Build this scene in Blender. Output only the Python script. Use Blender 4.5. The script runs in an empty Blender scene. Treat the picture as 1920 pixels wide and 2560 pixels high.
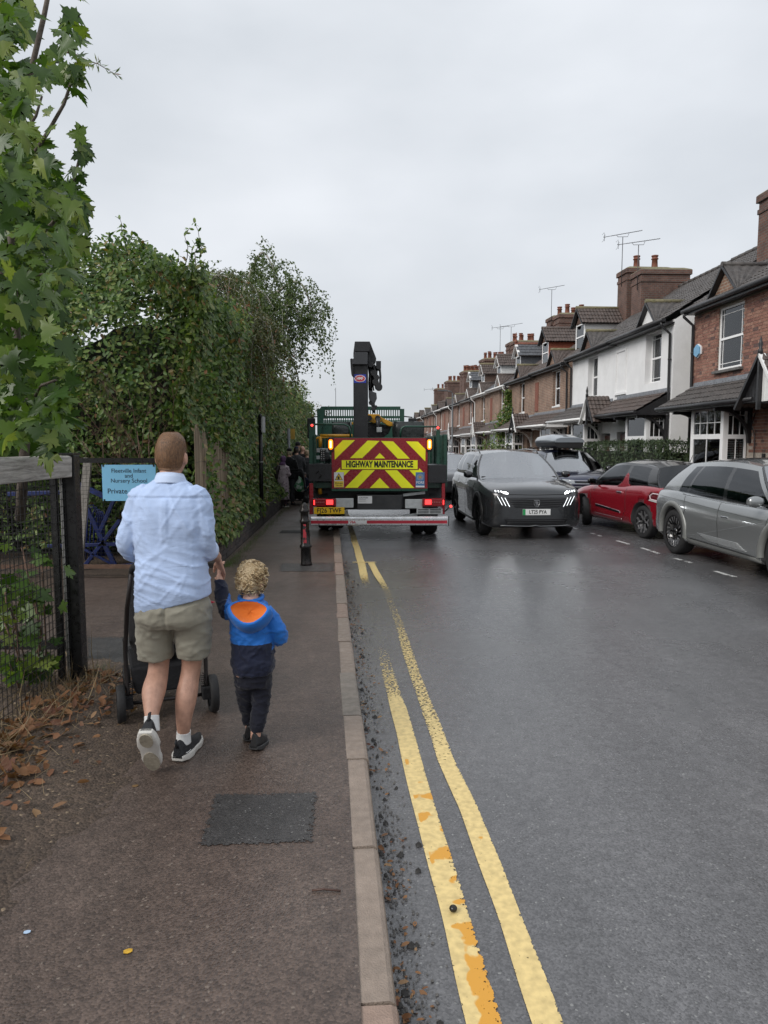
import bpy, bmesh, math, random
import numpy as np
from mathutils import Vector, Matrix, noise, Euler
R = math.radians
SC = bpy.context.scene
COL = SC.collection
rng = random.Random(7)

# ---------------------------------------------------------------- camera
FPX = 1790.0
PITCH = math.atan((1280 - 1109) / FPX)
CAMZ = 1.8
cd = bpy.data.cameras.new('camera')
cam = bpy.data.objects.new('camera', cd); COL.objects.link(cam)
cam.location = (0, 0, CAMZ)
cam.rotation_euler = (math.pi / 2 - PITCH, 0, 0)
cd.sensor_fit = 'VERTICAL'; cd.sensor_height = 36.0; cd.lens = FPX / 2560 * 36.0
cd.clip_start = 0.05; cd.clip_end = 3000
SC.camera = cam

# ---------------------------------------------------------------- sky, sun, exposure
SUN_EL, SUN_AZ = R(37), R(233)          # compass style azimuth from +Y, clockwise
w = bpy.data.worlds.new('World'); SC.world = w; w.use_nodes = True
nt = w.node_tree; nt.nodes.clear()
def wn(t): return nt.nodes.new(t)
out = wn('ShaderNodeOutputWorld'); bg = wn('ShaderNodeBackground'); bg.inputs['Strength'].default_value = 0.1
sky = wn('ShaderNodeTexSky'); sky.sky_type = 'NISHITA'; sky.sun_disc = False
sky.sun_elevation = SUN_EL; sky.sun_rotation = SUN_AZ; sky.dust_density = 4.0
tc = wn('ShaderNodeTexCoord'); mp = wn('ShaderNodeMapping'); mp.inputs['Scale'].default_value = (1.0, 1.0, 2.2)
nz = wn('ShaderNodeTexNoise'); nz.inputs['Scale'].default_value = 2.1; nz.inputs['Detail'].default_value = 5.0; nz.inputs['Roughness'].default_value = 0.45
rp = wn('ShaderNodeValToRGB')
rp.color_ramp.elements[0].position = 0.30; rp.color_ramp.elements[0].color = (0.60, 0.635, 0.675, 1)
rp.color_ramp.elements[1].position = 0.70; rp.color_ramp.elements[1].color = (0.86, 0.885, 0.925, 1)
sx = wn('ShaderNodeSeparateXYZ')
zr = wn('ShaderNodeMapRange'); zr.inputs['From Min'].default_value = 0.0; zr.inputs['From Max'].default_value = 1.0
zr.inputs['To Min'].default_value = 7.4; zr.inputs['To Max'].default_value = 9.8     # overcast: zenith brighter than horizon
vs = wn('ShaderNodeVectorMath'); vs.operation = 'SCALE'
mx = wn('ShaderNodeMixRGB'); mx.inputs[0].default_value = 0.90
L = nt.links.new
L(tc.outputs['Generated'], mp.inputs[0]); L(mp.outputs[0], nz.inputs['Vector']); L(nz.outputs[0], rp.inputs[0])
L(tc.outputs['Generated'], sx.inputs[0]); L(sx.outputs[2], zr.inputs[0])
L(rp.outputs[0], vs.inputs[0]); L(zr.outputs[0], vs.inputs['Scale'])
L(sky.outputs[0], mx.inputs[1]); L(vs.outputs[0], mx.inputs[2])
L(mx.outputs[0], bg.inputs[0]); L(bg.outputs[0], out.inputs[0])
sd = bpy.data.lights.new('sun', 'SUN'); sd.energy = 1.5; sd.angle = R(30); sd.color = (1.0, 0.97, 0.93)
sun = bpy.data.objects.new('sun', sd); COL.objects.link(sun)
dirv = Vector((math.sin(SUN_AZ) * math.cos(SUN_EL), math.cos(SUN_AZ) * math.cos(SUN_EL), math.sin(SUN_EL)))
sun.rotation_euler = dirv.to_track_quat('Z', 'Y').to_euler(); sun.location = (0, 0, 40)
vw = SC.view_settings; vw.view_transform = 'Standard'; vw.look = 'None'; vw.gamma = 1.0; vw.exposure = 0.45; vw.use_curve_mapping = False
SC.render.engine = 'CYCLES'
SC.cycles.use_denoising = True; SC.cycles.max_bounces = 6; SC.cycles.diffuse_bounces = 3; SC.cycles.glossy_bounces = 3
SC.cycles.transparent_max_bounces = 12; SC.cycles.transmission_bounces = 4; SC.cycles.sample_clamp_indirect = 12.0
SC.cycles.caustics_reflective = False; SC.cycles.caustics_refractive = False

# ---------------------------------------------------------------- measuring helpers (pixels of a 1920 x 2560 view -> metres)
def ray(u, v):
    a = (u - 960) / FPX; b = -(v - 1280) / FPX
    return Vector((a, math.cos(PITCH) + b * math.sin(PITCH), -math.sin(PITCH) + b * math.cos(PITCH)))
def G(u, v, z=0.0):
    d = ray(u, v); t = (z - CAMZ) / d.z
    return Vector((d.x * t, d.y * t, z))
def P(u, v, Y):
    d = ray(u, v); t = Y / d.y
    return Vector((d.x * t, Y, CAMZ + d.z * t))

# ---------------------------------------------------------------- materials
MATS = {}
def srgb(r, g, b):
    f = lambda c: (c / 255 / 12.92) if c / 255 <= 0.04045 else ((c / 255 + 0.055) / 1.055) ** 2.4
    return (f(r), f(g), f(b))
def base_mat(name):
    m = bpy.data.materials.new(name); m.use_nodes = True
    n = m.node_tree.nodes; b = n['Principled BSDF']
    return m, m.node_tree, b
def M(name, col=(.5, .5, .5), rough=.6, metal=0.0, var=.12, scale=6.0, bump=0.0, bscale=80.0, coat=0.0, spec=.5, dirt=0.0, dirtcol=(.05, .045, .04), emit=None, es=0.0, rvar=0.0, alpha=1.0):
    if name in MATS: return MATS[name]
    m, t, b = base_mat(name); N = t.nodes.new; l = t.links.new
    b.inputs['Roughness'].default_value = rough; b.inputs['Metallic'].default_value = metal
    b.inputs['Coat Weight'].default_value = coat; b.inputs['Coat Roughness'].default_value = .06
    b.inputs['Specular IOR Level'].default_value = spec
    b.inputs['Base Color'].default_value = (*col, 1)
    if var or dirt or bump or rvar:
        co = N('ShaderNodeTexCoord')
    if var:
        nz = N('ShaderNodeTexNoise'); nz.inputs['Scale'].default_value = scale; nz.inputs['Detail'].default_value = 4; nz.inputs['Roughness'].default_value = .6
        l(co.outputs['Object'], nz.inputs['Vector'])
        r = N('ShaderNodeValToRGB'); e = r.color_ramp.elements
        e[0].position = .28; e[1].position = .72
        e[0].color = (*[c * (1 - var) for c in col], 1); e[1].color = (*[min(1, c * (1 + var)) for c in col], 1)
        l(nz.outputs[0], r.inputs[0]); last = r.outputs[0]
        if dirt:
            n2 = N('ShaderNodeTexNoise'); n2.inputs['Scale'].default_value = scale * .37 + .6; n2.inputs['Detail'].default_value = 7; n2.inputs['Roughness'].default_value = .68
            l(co.outputs['Object'], n2.inputs['Vector'])
            r2 = N('ShaderNodeMapRange'); r2.inputs[1].default_value = .5; r2.inputs[2].default_value = .72; r2.inputs[4].default_value = dirt
            l(n2.outputs[0], r2.inputs[0])
            mm = N('ShaderNodeMixRGB'); mm.inputs[2].default_value = (*dirtcol, 1)
            l(r2.outputs[0], mm.inputs[0]); l(last, mm.inputs[1]); last = mm.outputs[0]
        l(last, b.inputs['Base Color'])
    if rvar:
        n3 = N('ShaderNodeTexNoise'); n3.inputs['Scale'].default_value = scale * 2.3; n3.inputs['Detail'].default_value = 3
        l(co.outputs['Object'], n3.inputs['Vector'])
        r3 = N('ShaderNodeMapRange'); r3.inputs[1].default_value = .35; r3.inputs[2].default_value = .65
        r3.inputs[3].default_value = max(.03, rough - rvar); r3.inputs[4].default_value = min(1, rough + rvar)
        l(n3.outputs[0], r3.inputs[0]); l(r3.outputs[0], b.inputs['Roughness'])
    if bump:
        nb = N('ShaderNodeTexNoise'); nb.inputs['Scale'].default_value = bscale; nb.inputs['Detail'].default_value = 3
        l(co.outputs['Object'], nb.inputs['Vector'])
        bp = N('ShaderNodeBump'); bp.inputs['Strength'].default_value = bump; bp.inputs['Distance'].default_value = .01
        l(nb.outputs[0], bp.inputs['Height']); l(bp.outputs[0], b.inputs['Normal'])
    if emit:
        b.inputs['Emission Color'].default_value = (*emit, 1); b.inputs['Emission Strength'].default_value = es
    MATS[name] = m
    return m
def glass_mat(name, tint=(.6, .65, .66), clear=.45, rough=.03, refl=0.0, ior=1.9):
    """A thin pane: part see-through, part mirror, by the viewing angle."""
    if name in MATS: return MATS[name]
    m, t, b = base_mat(name); N = t.nodes.new; l = t.links.new
    t.nodes.remove(b); o = t.nodes['Material Output']
    tr = N('ShaderNodeBsdfTransparent'); tr.inputs[0].default_value = (*[c * clear for c in tint], 1)
    gl = N('ShaderNodeBsdfGlossy'); gl.inputs['Color'].default_value = (.95, .97, 1, 1); gl.inputs['Roughness'].default_value = rough
    fr = N('ShaderNodeFresnel'); fr.inputs['IOR'].default_value = ior
    mx = N('ShaderNodeMixShader'); ad = N('ShaderNodeMath'); ad.operation = 'ADD'; ad.use_clamp = True; ad.inputs[1].default_value = refl; l(fr.outputs[0], ad.inputs[0]); l(ad.outputs[0], mx.inputs[0]); l(tr.outputs[0], mx.inputs[1]); l(gl.outputs[0], mx.inputs[2]); l(mx.outputs[0], o.inputs[0])
    MATS[name] = m
    return m
def leaf_mat(name, cols, rough=.45, trans=.25, bump=0.0):
    """Leaf colour differs from leaf to leaf (random per island)."""
    if name in MATS: return MATS[name]
    m, t, b = base_mat(name); N = t.nodes.new; l = t.links.new
    g = N('ShaderNodeNewGeometry'); oi = N('ShaderNodeObjectInfo')
    ad = N('ShaderNodeMath'); ad.operation = 'ADD'; l(g.outputs['Random Per Island'], ad.inputs[0]); l(oi.outputs['Random'], ad.inputs[1])
    fr = N('ShaderNodeMath'); fr.operation = 'FRACT'; l(ad.outputs[0], fr.inputs[0])
    r = N('ShaderNodeValToRGB'); e = r.color_ramp.elements
    while len(e) < len(cols): e.new(.5)
    tot = sum(c[1] for c in cols); acc = 0
    for i, (c, wgt) in enumerate(cols):
        e[i].position = min(1, acc + .5 * wgt / tot); acc += wgt / tot; e[i].color = (*c, 1)
    l(fr.outputs[0], r.inputs[0]); l(r.outputs[0], b.inputs['Base Color']); b.inputs['Roughness'].default_value = rough
    tl = N('ShaderNodeBsdfTranslucent'); br = N('ShaderNodeMixRGB'); br.blend_type = 'MULTIPLY'; br.inputs[0].default_value = 1; br.inputs[2].default_value = (1.5, 1.6, .7, 1)
    l(r.outputs[0], br.inputs[1]); l(br.outputs[0], tl.inputs[0])
    mx = N('ShaderNodeMixShader'); mx.inputs[0].default_value = trans
    o = t.nodes['Material Output']; l(b.outputs[0], mx.inputs[1]); l(tl.outputs[0], mx.inputs[2]); l(mx.outputs[0], o.inputs[0])
    MATS[name] = m
    return m
def brick_mat(name, c1, c2, mortar, var=.35, bump=.5, msize=.012):
    """Courses of brick for walls whose bricks are too small to see one by one."""
    if name in MATS: return MATS[name]
    m, t, b = base_mat(name); N = t.nodes.new; l = t.links.new
    co = N('ShaderNodeTexCoord'); s = N('ShaderNodeSeparateXYZ'); l(co.outputs['Object'], s.inputs[0])
    ad = N('ShaderNodeMath'); ad.operation = 'ADD'; l(s.outputs[0], ad.inputs[0]); l(s.outputs[1], ad.inputs[1])
    cm = N('ShaderNodeCombineXYZ'); l(ad.outputs[0], cm.inputs[0]); l(s.outputs[2], cm.inputs[1])
    bt = N('ShaderNodeTexBrick'); l(cm.outputs[0], bt.inputs['Vector'])
    bt.inputs['Scale'].default_value = 1.0; bt.inputs['Brick Width'].default_value = .17; bt.inputs['Row Height'].default_value = .075
    bt.inputs['Mortar Size'].default_value = msize; bt.inputs['Color1'].default_value = (*c1, 1); bt.inputs['Color2'].default_value = (*c2, 1); bt.inputs['Mortar'].default_value = (*mortar, 1)
    nz = N('ShaderNodeTexNoise'); nz.inputs['Scale'].default_value = 2.0; nz.inputs['Detail'].default_value = 7; nz.inputs['Roughness'].default_value = .7; l(co.outputs['Object'], nz.inputs['Vector'])
    mr = N('ShaderNodeMapRange'); mr.inputs[1].default_value = .3; mr.inputs[2].default_value = .7; mr.inputs[3].default_value = 1 - var; mr.inputs[4].default_value = 1 + var
    l(nz.outputs[0], mr.inputs[0])
    ml = N('ShaderNodeVectorMath'); ml.operation = 'SCALE'; l(bt.outputs[0], ml.inputs[0]); l(mr.outputs[0], ml.inputs['Scale'])
    l(ml.outputs[0], b.inputs['Base Color']); b.inputs['Roughness'].default_value = .8
    bp = N('ShaderNodeBump'); bp.inputs['Strength'].default_value = bump; bp.inputs['Distance'].default_value = .01; bp.invert = True
    l(bt.outputs['Fac'], bp.inputs['Height']); l(bp.outputs[0], b.inputs['Normal'])
    MATS[name] = m
    return m

# ---------------------------------------------------------------- mesh builder
class MB:
    def __init__(s): s.v = []; s.f = []; s.m = []; s.sm = []
    def add(s, vs, fs, m=0, smooth=False):
        o = len(s.v); s.v += [tuple(p) for p in vs]
        for f in fs: s.f.append([i + o for i in f]); s.m.append(m); s.sm.append(smooth)
        return s
    def bx(s, x0, x1, y0, y1, z0, z1, m=0, Mx=None):
        vs = [Vector((x, y, z)) for z in (z0, z1) for y in (y0, y1) for x in (x0, x1)]
        if Mx: vs = [Mx @ p for p in vs]
        return s.add(vs, [(0, 2, 3, 1), (4, 5, 7, 6), (0, 1, 5, 4), (2, 6, 7, 3), (0, 4, 6, 2), (1, 3, 7, 5)], m)
    def box(s, c, d, m=0, rot=None):
        Mx = Matrix.Translation(c) @ (Euler(rot).to_matrix().to_4x4() if rot else Matrix())
        return s.bx(-d[0] / 2, d[0] / 2, -d[1] / 2, d[1] / 2, -d[2] / 2, d[2] / 2, m, Mx)
    def bar(s, p0, p1, wd, ht, m=0, up=(0, 0, 1)):
        """Rectangular bar from p0 to p1."""
        p0 = Vector(p0); p1 = Vector(p1); a = (p1 - p0); ln = a.length; a.normalize(); upv = Vector(up)
        if abs(a.dot(upv)) > .98: upv = Vector((0, 1, 0))
        sd = a.cross(upv).normalized(); u2 = sd.cross(a)
        vs = [p + sd * (i * wd / 2) + u2 * (j * ht / 2) for p in (p0, p1) for j in (-1, 1) for i in (-1, 1)]
        return s.add(vs, [(0, 2, 3, 1), (4, 5, 7, 6), (0, 1, 5, 4), (2, 6, 7, 3), (0, 4, 6, 2), (1, 3, 7, 5)], m)
    def tube(s, pts, r, n=8, m=0, cap=True, smooth=True):
        pts = [Vector(p) for p in pts]; k = len(pts); rs = r if isinstance(r, (list, tuple)) else [r] * k
        rings = []; prev = None
        for i, p in enumerate(pts):
            a = (pts[min(i + 1, k - 1)] - pts[max(i - 1, 0)])
            if a.length < 1e-9: a = Vector((0, 0, 1))
            a.normalize()
            if prev is None:
                t = Vector((0, 0, 1)) if abs(a.z) < .9 else Vector((1, 0, 0)); x = a.cross(t).normalized()
            else:
                x = (prev - a * prev.dot(a)).normalized()
            prev = x; y = a.cross(x)
            rings.append([p + (x * math.cos(j * 2 * math.pi / n) + y * math.sin(j * 2 * math.pi / n)) * rs[i] for j in range(n)])
        return s.loft(rings, m, cap, True, smooth)
    def cyl(s, p0, p1, r0, r1=None, n=12, m=0, cap=True, smooth=True):
        return s.tube([p0, p1], [r0, r0 if r1 is None else r1], n, m, cap, smooth)
    def loft(s, rings, m=0, cap=True, closed=True, smooth=True):
        o = len(s.v); n = len(rings[0])
        for r in rings: s.v += [tuple(p) for p in r]
        for i in range(len(rings) - 1):
            for j in range(n if closed else n - 1):
                a = o + i * n + j; b = o + i * n + (j + 1) % n
                s.f.append([a, b, b + n, a + n]); s.m.append(m); s.sm.append(smooth)
        if cap and closed:
            s.f.append([o + j for j in range(n)][::-1]); s.m.append(m); s.sm.append(False)
            e = o + (len(rings) - 1) * n; s.f.append([e + j for j in range(n)]); s.m.append(m); s.sm.append(False)
        return s
    def lathe(s, prof, c=(0, 0, 0), n=20, m=0, Mx=None, smooth=True, cap=True):
        rings = []
        for r, z in prof:
            q = [Vector((r * math.cos(j * 2 * math.pi / n), r * math.sin(j * 2 * math.pi / n), z)) for j in range(n)]
            rings.append([(Mx @ p if Mx else p) + Vector(c) for p in q])
        return s.loft(rings, m, cap, True, smooth)
    def prism(s, poly, ax, a, b, m=0, Mx=None, smooth=False):
        """Polygon in the two other axes, extruded along axis ax from a to b."""
        def pt(p, h):
            q = [(h, p[0], p[1]), (p[0], h, p[1]), (p[0], p[1], h)][ax]
            q = Vector(q); return Mx @ q if Mx else q
        n = len(poly)
        vs = [pt(p, a) for p in poly] + [pt(p, b) for p in poly]
        return s.add(vs, [list(range(n))[::-1], [n + i for i in range(n)]] + [(i, (i + 1) % n, n + (i + 1) % n, n + i) for i in range(n)], m, smooth)
    def ball(s, c, r, m=0, nu=12, nv=8, sc=(1, 1, 1)):
        rings = []
        for i in range(nv + 1):
            a = math.pi * (i + .001) / (nv + .002) - math.pi / 2
            rings.append([Vector(c) + Vector((math.cos(a) * math.cos(j * 2 * math.pi / nu) * sc[0], math.cos(a) * math.sin(j * 2 * math.pi / nu) * sc[1], math.sin(a) * sc[2])) * r for j in range(nu)])
        return s.loft(rings, m)
    def grid(s, pts, m=0, smooth=True):
        return s.loft(pts, m, False, False, smooth)
    def mesh(s, name, mats):
        me = bpy.data.meshes.new(name); me.from_pydata(s.v, [], s.f)
        for k in (mats if isinstance(mats, (list, tuple)) else [mats]): me.materials.append(k)
        me.polygons.foreach_set('material_index', s.m); me.polygons.foreach_set('use_smooth', s.sm)
        bm = bmesh.new(); bm.from_mesh(me); bmesh.ops.recalc_face_normals(bm, faces=bm.faces); bm.to_mesh(me); bm.free()
        me.update(); return me
    def build(s, name, mats, parent=None, bevel=0.0, seg=2, loc=None, rot=None, kind=None):
        return link(name, s.mesh(name, mats), parent, bevel, seg, loc, rot, kind)
def link(name, me, parent=None, bevel=0.0, seg=2, loc=None, rot=None, kind=None):
    o = bpy.data.objects.new(name, me); COL.objects.link(o)
    if parent: o.parent = parent
    if loc is not None: o.location = loc
    if rot is not None: o.rotation_euler = rot
    if bevel:
        b = o.modifiers.new('bevel', 'BEVEL'); b.width = bevel; b.segments = seg; b.limit_method = 'ANGLE'; b.angle_limit = R(35)
    if kind: o['kind'] = kind
    return o
def tag(o, label, cat, group=None):
    o['label'] = label; o['category'] = cat
    if group: o['group'] = group
    return o
def thing(name, label, cat, loc=(0, 0, 0), rotz=0.0, group=None):
    o = bpy.data.objects.new(name, None); COL.objects.link(o); o.empty_display_size = .1
    o.location = loc; o.rotation_euler = (0, 0, rotz)
    return tag(o, label, cat, group)
def copy_tree(o, parent=None, name=None):
    c = o.copy(); COL.objects.link(c); c.parent = parent
    for ch in list(o.children): copy_tree(ch, c)
    return c
def scatter(name, tv, tf, pos, rot, scl, mat, parent=None, kind=None, smooth=False):
    """Many copies of one small template joined into one mesh: pos (N,3), rot (N,3,3), scl (N,)."""
    tv = np.asarray(tv, float); pos = np.asarray(pos, float); rot = np.asarray(rot, float); scl = np.asarray(scl, float)
    n = len(pos); k = len(tv)
    vs = np.einsum('nij,kj->nki', rot, tv) * scl[:, None, None] + pos[:, None, :]
    me = bpy.data.meshes.new(name); me.vertices.add(n * k); me.vertices.foreach_set('co', vs.reshape(-1))
    ls = np.array([len(f) for f in tf]); idx = np.concatenate([np.array(f) for f in tf])
    allidx = (idx[None, :] + (np.arange(n) * k)[:, None]).reshape(-1)
    tot = np.tile(ls, n); start = np.concatenate([[0], np.cumsum(tot)[:-1]])
    me.loops.add(len(allidx)); me.loops.foreach_set('vertex_index', allidx.astype(np.int32))
    me.polygons.add(len(tot)); me.polygons.foreach_set('loop_start', start.astype(np.int32)); me.polygons.foreach_set('loop_total', tot.astype(np.int32))
    if smooth: me.polygons.foreach_set('use_smooth', np.ones(len(tot), bool))
    me.update(calc_edges=True); me.validate(); me.materials.append(mat)
    return link(name, me, parent, kind=kind)
def rots(n, nr, normal=None, spread=.6, up=None):
    """Random leaf frames; local z is the leaf's normal, scattered about the given normals; local x along the leaf, drooping."""
    nm = nr.normal(size=(n, 3)) * spread
    if normal is not None: nm = nm + np.asarray(normal)
    nm /= np.linalg.norm(nm, axis=1)[:, None] + 1e-9
    t = nr.normal(size=(n, 3)) + (np.asarray(up) if up is not None else 0)
    x = t - nm * (t * nm).sum(1)[:, None]; x /= np.linalg.norm(x, axis=1)[:, None] + 1e-9
    y = np.cross(nm, x)
    return np.stack([x, y, nm], axis=2)
def text(body, size, mat, name, parent, Mx, extrude=.002, bold=0.0, align='CENTER', sx=1.0, spacing=1.0):
    cu = bpy.data.curves.new(name, 'FONT'); cu.body = body; cu.size = size; cu.extrude = extrude; cu.offset = bold * size; cu.align_x = align; cu.align_y = 'CENTER'; cu.space_character = spacing
    cu.resolution_u = 3
    o = bpy.data.objects.new(name + '_src', cu); COL.objects.link(o)
    bpy.context.view_layer.update()
    me = bpy.data.meshes.new_from_object(o.evaluated_get(bpy.context.evaluated_depsgraph_get()))
    bpy.data.objects.remove(o); bpy.data.curves.remove(cu)
    me.transform(Matrix.Diagonal((sx, 1, 1, 1))); me.transform(Mx); me.materials.clear(); me.materials.append(mat)
    me.name = name
    return link(name, me, parent)
FACE_CAM = Matrix.Rotation(R(90), 4, 'X')     # text plane upright, facing -Y
def remesh(mb, name, voxel=.012, smooth=6, fn=None, mats=None, parent=None, loc=None, rot=None, mat_fn=None):
    """Blend overlapping solids into one continuous surface, relax it, then move each vertex by fn."""
    me = mb.mesh(name, mats); o = bpy.data.objects.new(name + '_src', me); COL.objects.link(o)
    r = o.modifiers.new('r', 'REMESH'); r.mode = 'VOXEL'; r.voxel_size = voxel; r.adaptivity = 0
    if smooth:
        s = o.modifiers.new('s', 'SMOOTH'); s.factor = .5; s.iterations = smooth
    bpy.context.view_layer.update()
    me2 = bpy.data.meshes.new_from_object(o.evaluated_get(bpy.context.evaluated_depsgraph_get()))
    bpy.data.objects.remove(o)
    if fn:
        ns = [v.normal.copy() for v in me2.vertices]
        for v, nn in zip(me2.vertices, ns): v.co = fn(v.co, nn)
    me2.materials.clear()
    for k in (mats if isinstance(mats, (list, tuple)) else [mats]): me2.materials.append(k)
    me2.polygons.foreach_set('use_smooth', [True] * len(me2.polygons))
    me2.polygons.foreach_set('material_index', [mat_fn(p.center, p.normal) if mat_fn else 0 for p in me2.polygons])
    me2.update(); me2.name = name
    return link(name, me2, parent, loc=loc, rot=rot)
# ================================================================ GROUND
def lerp_tab(tab, y):
    if y <= tab[0][0]:
        (a, b), (c, d) = tab[0], tab[1]
    elif y >= tab[-1][0]:
        (a, b), (c, d) = tab[-2], tab[-1]
    else:
        for i in range(len(tab) - 1):
            if tab[i][0] <= y <= tab[i + 1][0]: (a, b), (c, d) = tab[i], tab[i + 1]; break
    return b + (d - b) * (y - a) / (c - a)
KERB = [(-6, .55), (1.95, .05), (3.72, -.08), (5.39, -.225), (11, -.655), (30, -2.05), (90, -5.5)]
kx = lambda y: lerp_tab(KERB, y)
KW = .125
def tarmac(name, dark, light, speck, rough, rvar, bumpd, red=0, wetscale=.5, bs=130.0, fade=False):
    m, t, b = base_mat(name); N = t.nodes.new; l = t.links.new
    co = N('ShaderNodeTexCoord')
    def nz(sc, d=4, r=.6):
        n = N('ShaderNodeTexNoise'); n.inputs['Scale'].default_value = sc; n.inputs['Detail'].default_value = d; n.inputs['Roughness'].default_value = r
        l(co.outputs['Object'], n.inputs['Vector']); return n.outputs[0]
    def mr(i, a, bb, c, d):
        n = N('ShaderNodeMapRange'); n.inputs[1].default_value = a; n.inputs[2].default_value = bb; n.inputs[3].default_value = c; n.inputs[4].default_value = d; l(i, n.inputs[0]); return n.outputs[0]
    big = nz(.7, 5); mid = nz(14, 3)
    vo = N('ShaderNodeTexVoronoi'); vo.inputs['Scale'].default_value = bs; l(co.outputs['Object'], vo.inputs['Vector'])
    r = N('ShaderNodeValToRGB'); r.color_ramp.elements[0].color = (*dark, 1); r.color_ramp.elements[1].color = (*light, 1); r.color_ramp.elements[0].position = .3; r.color_ramp.elements[1].position = .7
    l(big, r.inputs[0])
    sp = N('ShaderNodeSeparateColor'); l(vo.outputs['Color'], sp.inputs[0])
    grain = mr(sp.outputs[0], 0, 1, .62, 1.36)
    v1 = N('ShaderNodeVectorMath'); v1.operation = 'SCALE'; l(r.outputs[0], v1.inputs[0]); l(grain, v1.inputs['Scale'])
    mpt = N('ShaderNodeMapping'); mpt.inputs['Scale'].default_value = (1.5, .07, 1); mpt.inputs['Rotation'].default_value = (0, 0, -.075); l(co.outputs['Object'], mpt.inputs[0]); trk = N('ShaderNodeTexNoise'); trk.inputs['Scale'].default_value = 1.0; trk.inputs['Detail'].default_value = 4; l(mpt.outputs[0], trk.inputs['Vector'])
    tm = N('ShaderNodeMath'); tm.operation = 'MULTIPLY'; l(mr(mid, .3, .7, .82, 1.18), tm.inputs[0]); l(mr(trk.outputs[0], .3, .7, .80, 1.2), tm.inputs[1])
    v2 = N('ShaderNodeVectorMath'); v2.operation = 'SCALE'; l(v1.outputs[0], v2.inputs[0]); l(tm.outputs[0], v2.inputs['Scale'])
    sk = mr(sp.outputs[1], .984, .99, 0, 1)
    mx = N('ShaderNodeMixRGB'); mx.inputs[2].default_value = (*speck, 1); l(sk, mx.inputs[0]); l(v2.outputs[0], mx.inputs[1])
    l(mx.outputs[0], b.inputs['Base Color'])
    wet = nz(wetscale, 6, .6)
    l(mr(wet, .35, .65, rough - rvar, rough + rvar), b.inputs['Roughness'])
    bp = N('ShaderNodeBump'); bp.inputs['Strength'].default_value = bumpd; bp.inputs['Distance'].default_value = .006
    l(vo.outputs['Distance'], bp.inputs['Height']); bp.invert = True
    bp2 = N('ShaderNodeBump'); bp2.inputs['Strength'].default_value = .25; bp2.inputs['Distance'].default_value = .02; l(nz(5, 3), bp2.inputs['Height']); l(bp.outputs[0], bp2.inputs['Normal'])
    l(bp2.outputs[0], b.inputs['Normal'])
    if fade:
        at = N('ShaderNodeAttribute'); at.attribute_name = 'wear'; gt = N('ShaderNodeMath'); gt.operation = 'GREATER_THAN'; l(mr(nz(38, 5, .7), .25, .75, 0, 1), gt.inputs[0]); l(at.outputs['Fac'], gt.inputs[1])
        tr = N('ShaderNodeBsdfTransparent'); ms = N('ShaderNodeMixShader'); l(gt.outputs[0], ms.inputs[0]); l(tr.outputs[0], ms.inputs[1]); l(b.outputs[0], ms.inputs[2]); l(ms.outputs[0], t.nodes['Material Output'].inputs[0])
    MATS[name] = m
    return m
m_road = tarmac('road_tarmac', (.078, .077, .080), (.110, .108, .111), (.20, .20, .195), .26, .07, .26, wetscale=.45)
m_road.node_tree.nodes['Principled BSDF'].inputs['Specular IOR Level'].default_value = .8
m_pave = tarmac('footway_tarmac', (.066, .046, .037), (.110, .082, .067), (.17, .135, .11), .42, .12, .38, wetscale=.9, bs=110)
m_patch = tarmac('patch_tarmac', (.036, .034, .033), (.060, .056, .054), (.14, .135, .13), .42, .12, .38, bs=140, fade=True)
m_soil = tarmac('soil', (.046, .031, .022), (.086, .061, .044), (.24, .18, .12), .72, .12, .9, wetscale=1.5, bs=75)
m_far = M('far_earth', (.07, .065, .045), .95, var=.3, scale=.3)
m_kerb = M('kerb_concrete', (.27, .215, .175), .62, var=.20, scale=14, bump=.5, bscale=160, dirt=.45, dirtcol=(.13, .11, .09), rvar=.12)
m_kerb2 = M('kerb_concrete_grey', (.225, .195, .165), .62, var=.24, scale=11, bump=.5, bscale=150, dirt=.5, dirtcol=(.11, .1, .085), rvar=.12)
m_kerb3 = M('kerb_concrete_pink_glow', (.30, .215, .17), .62, var=.20, scale=13, bump=.5, bscale=150, dirt=.4, dirtcol=(.13, .11, .09), rvar=.12)  # pink stone tone, also stands in for reflected red light

def strip_mesh(name, ys, xl, xr, z, mat, kind=None, parent=None, sub=1):
    mb = MB(); rows = []
    for y in ys:
        a, b = xl(y), xr(y); rows.append([(a + (b - a) * i / sub, y, z(y, i / sub) if callable(z) else z) for i in range(sub + 1)])
    mb.grid(rows, 0, False)
    return mb.build(name, mat, parent, kind=kind)
g = MB(); g.add([(-700, -200, -.014), (700, -200, -.014), (700, 1500, -.014), (-700, 1500, -.014)], [(0, 1, 2, 3)]); g.build('ground', m_far, kind='structure')
YS = [-6, -3, 0, 1, 2, 3, 4, 5, 6, 8, 10, 12, 15, 18, 22, 26, 30, 40, 60, 90]
RKX = lambda y: 6.95 - .085 * (y - 10)          # far side kerb
road = strip_mesh('road', YS, kx, lambda y: RKX(y), 0.0, m_road, 'structure')
def nz2(x, y, s, seed=0): return noise.noise(Vector((x * s, y * s, seed)))
pave = strip_mesh('pavement', YS, lambda y: -9.5 if y < 9.6 else -2.3 - .045 * (y - 9.7), lambda y: kx(y) - KW + .01, .1, m_pave, 'structure')
rp_ = strip_mesh('far_pavement', YS, lambda y: RKX(y) + .12, lambda y: 9.6 - .0447 * y, .1, m_pave, 'structure')
strip_mesh('front_yard', YS, lambda y: 9.6 - .0447 * y, lambda y: 30, .104, m_far, 'structure')

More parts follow.
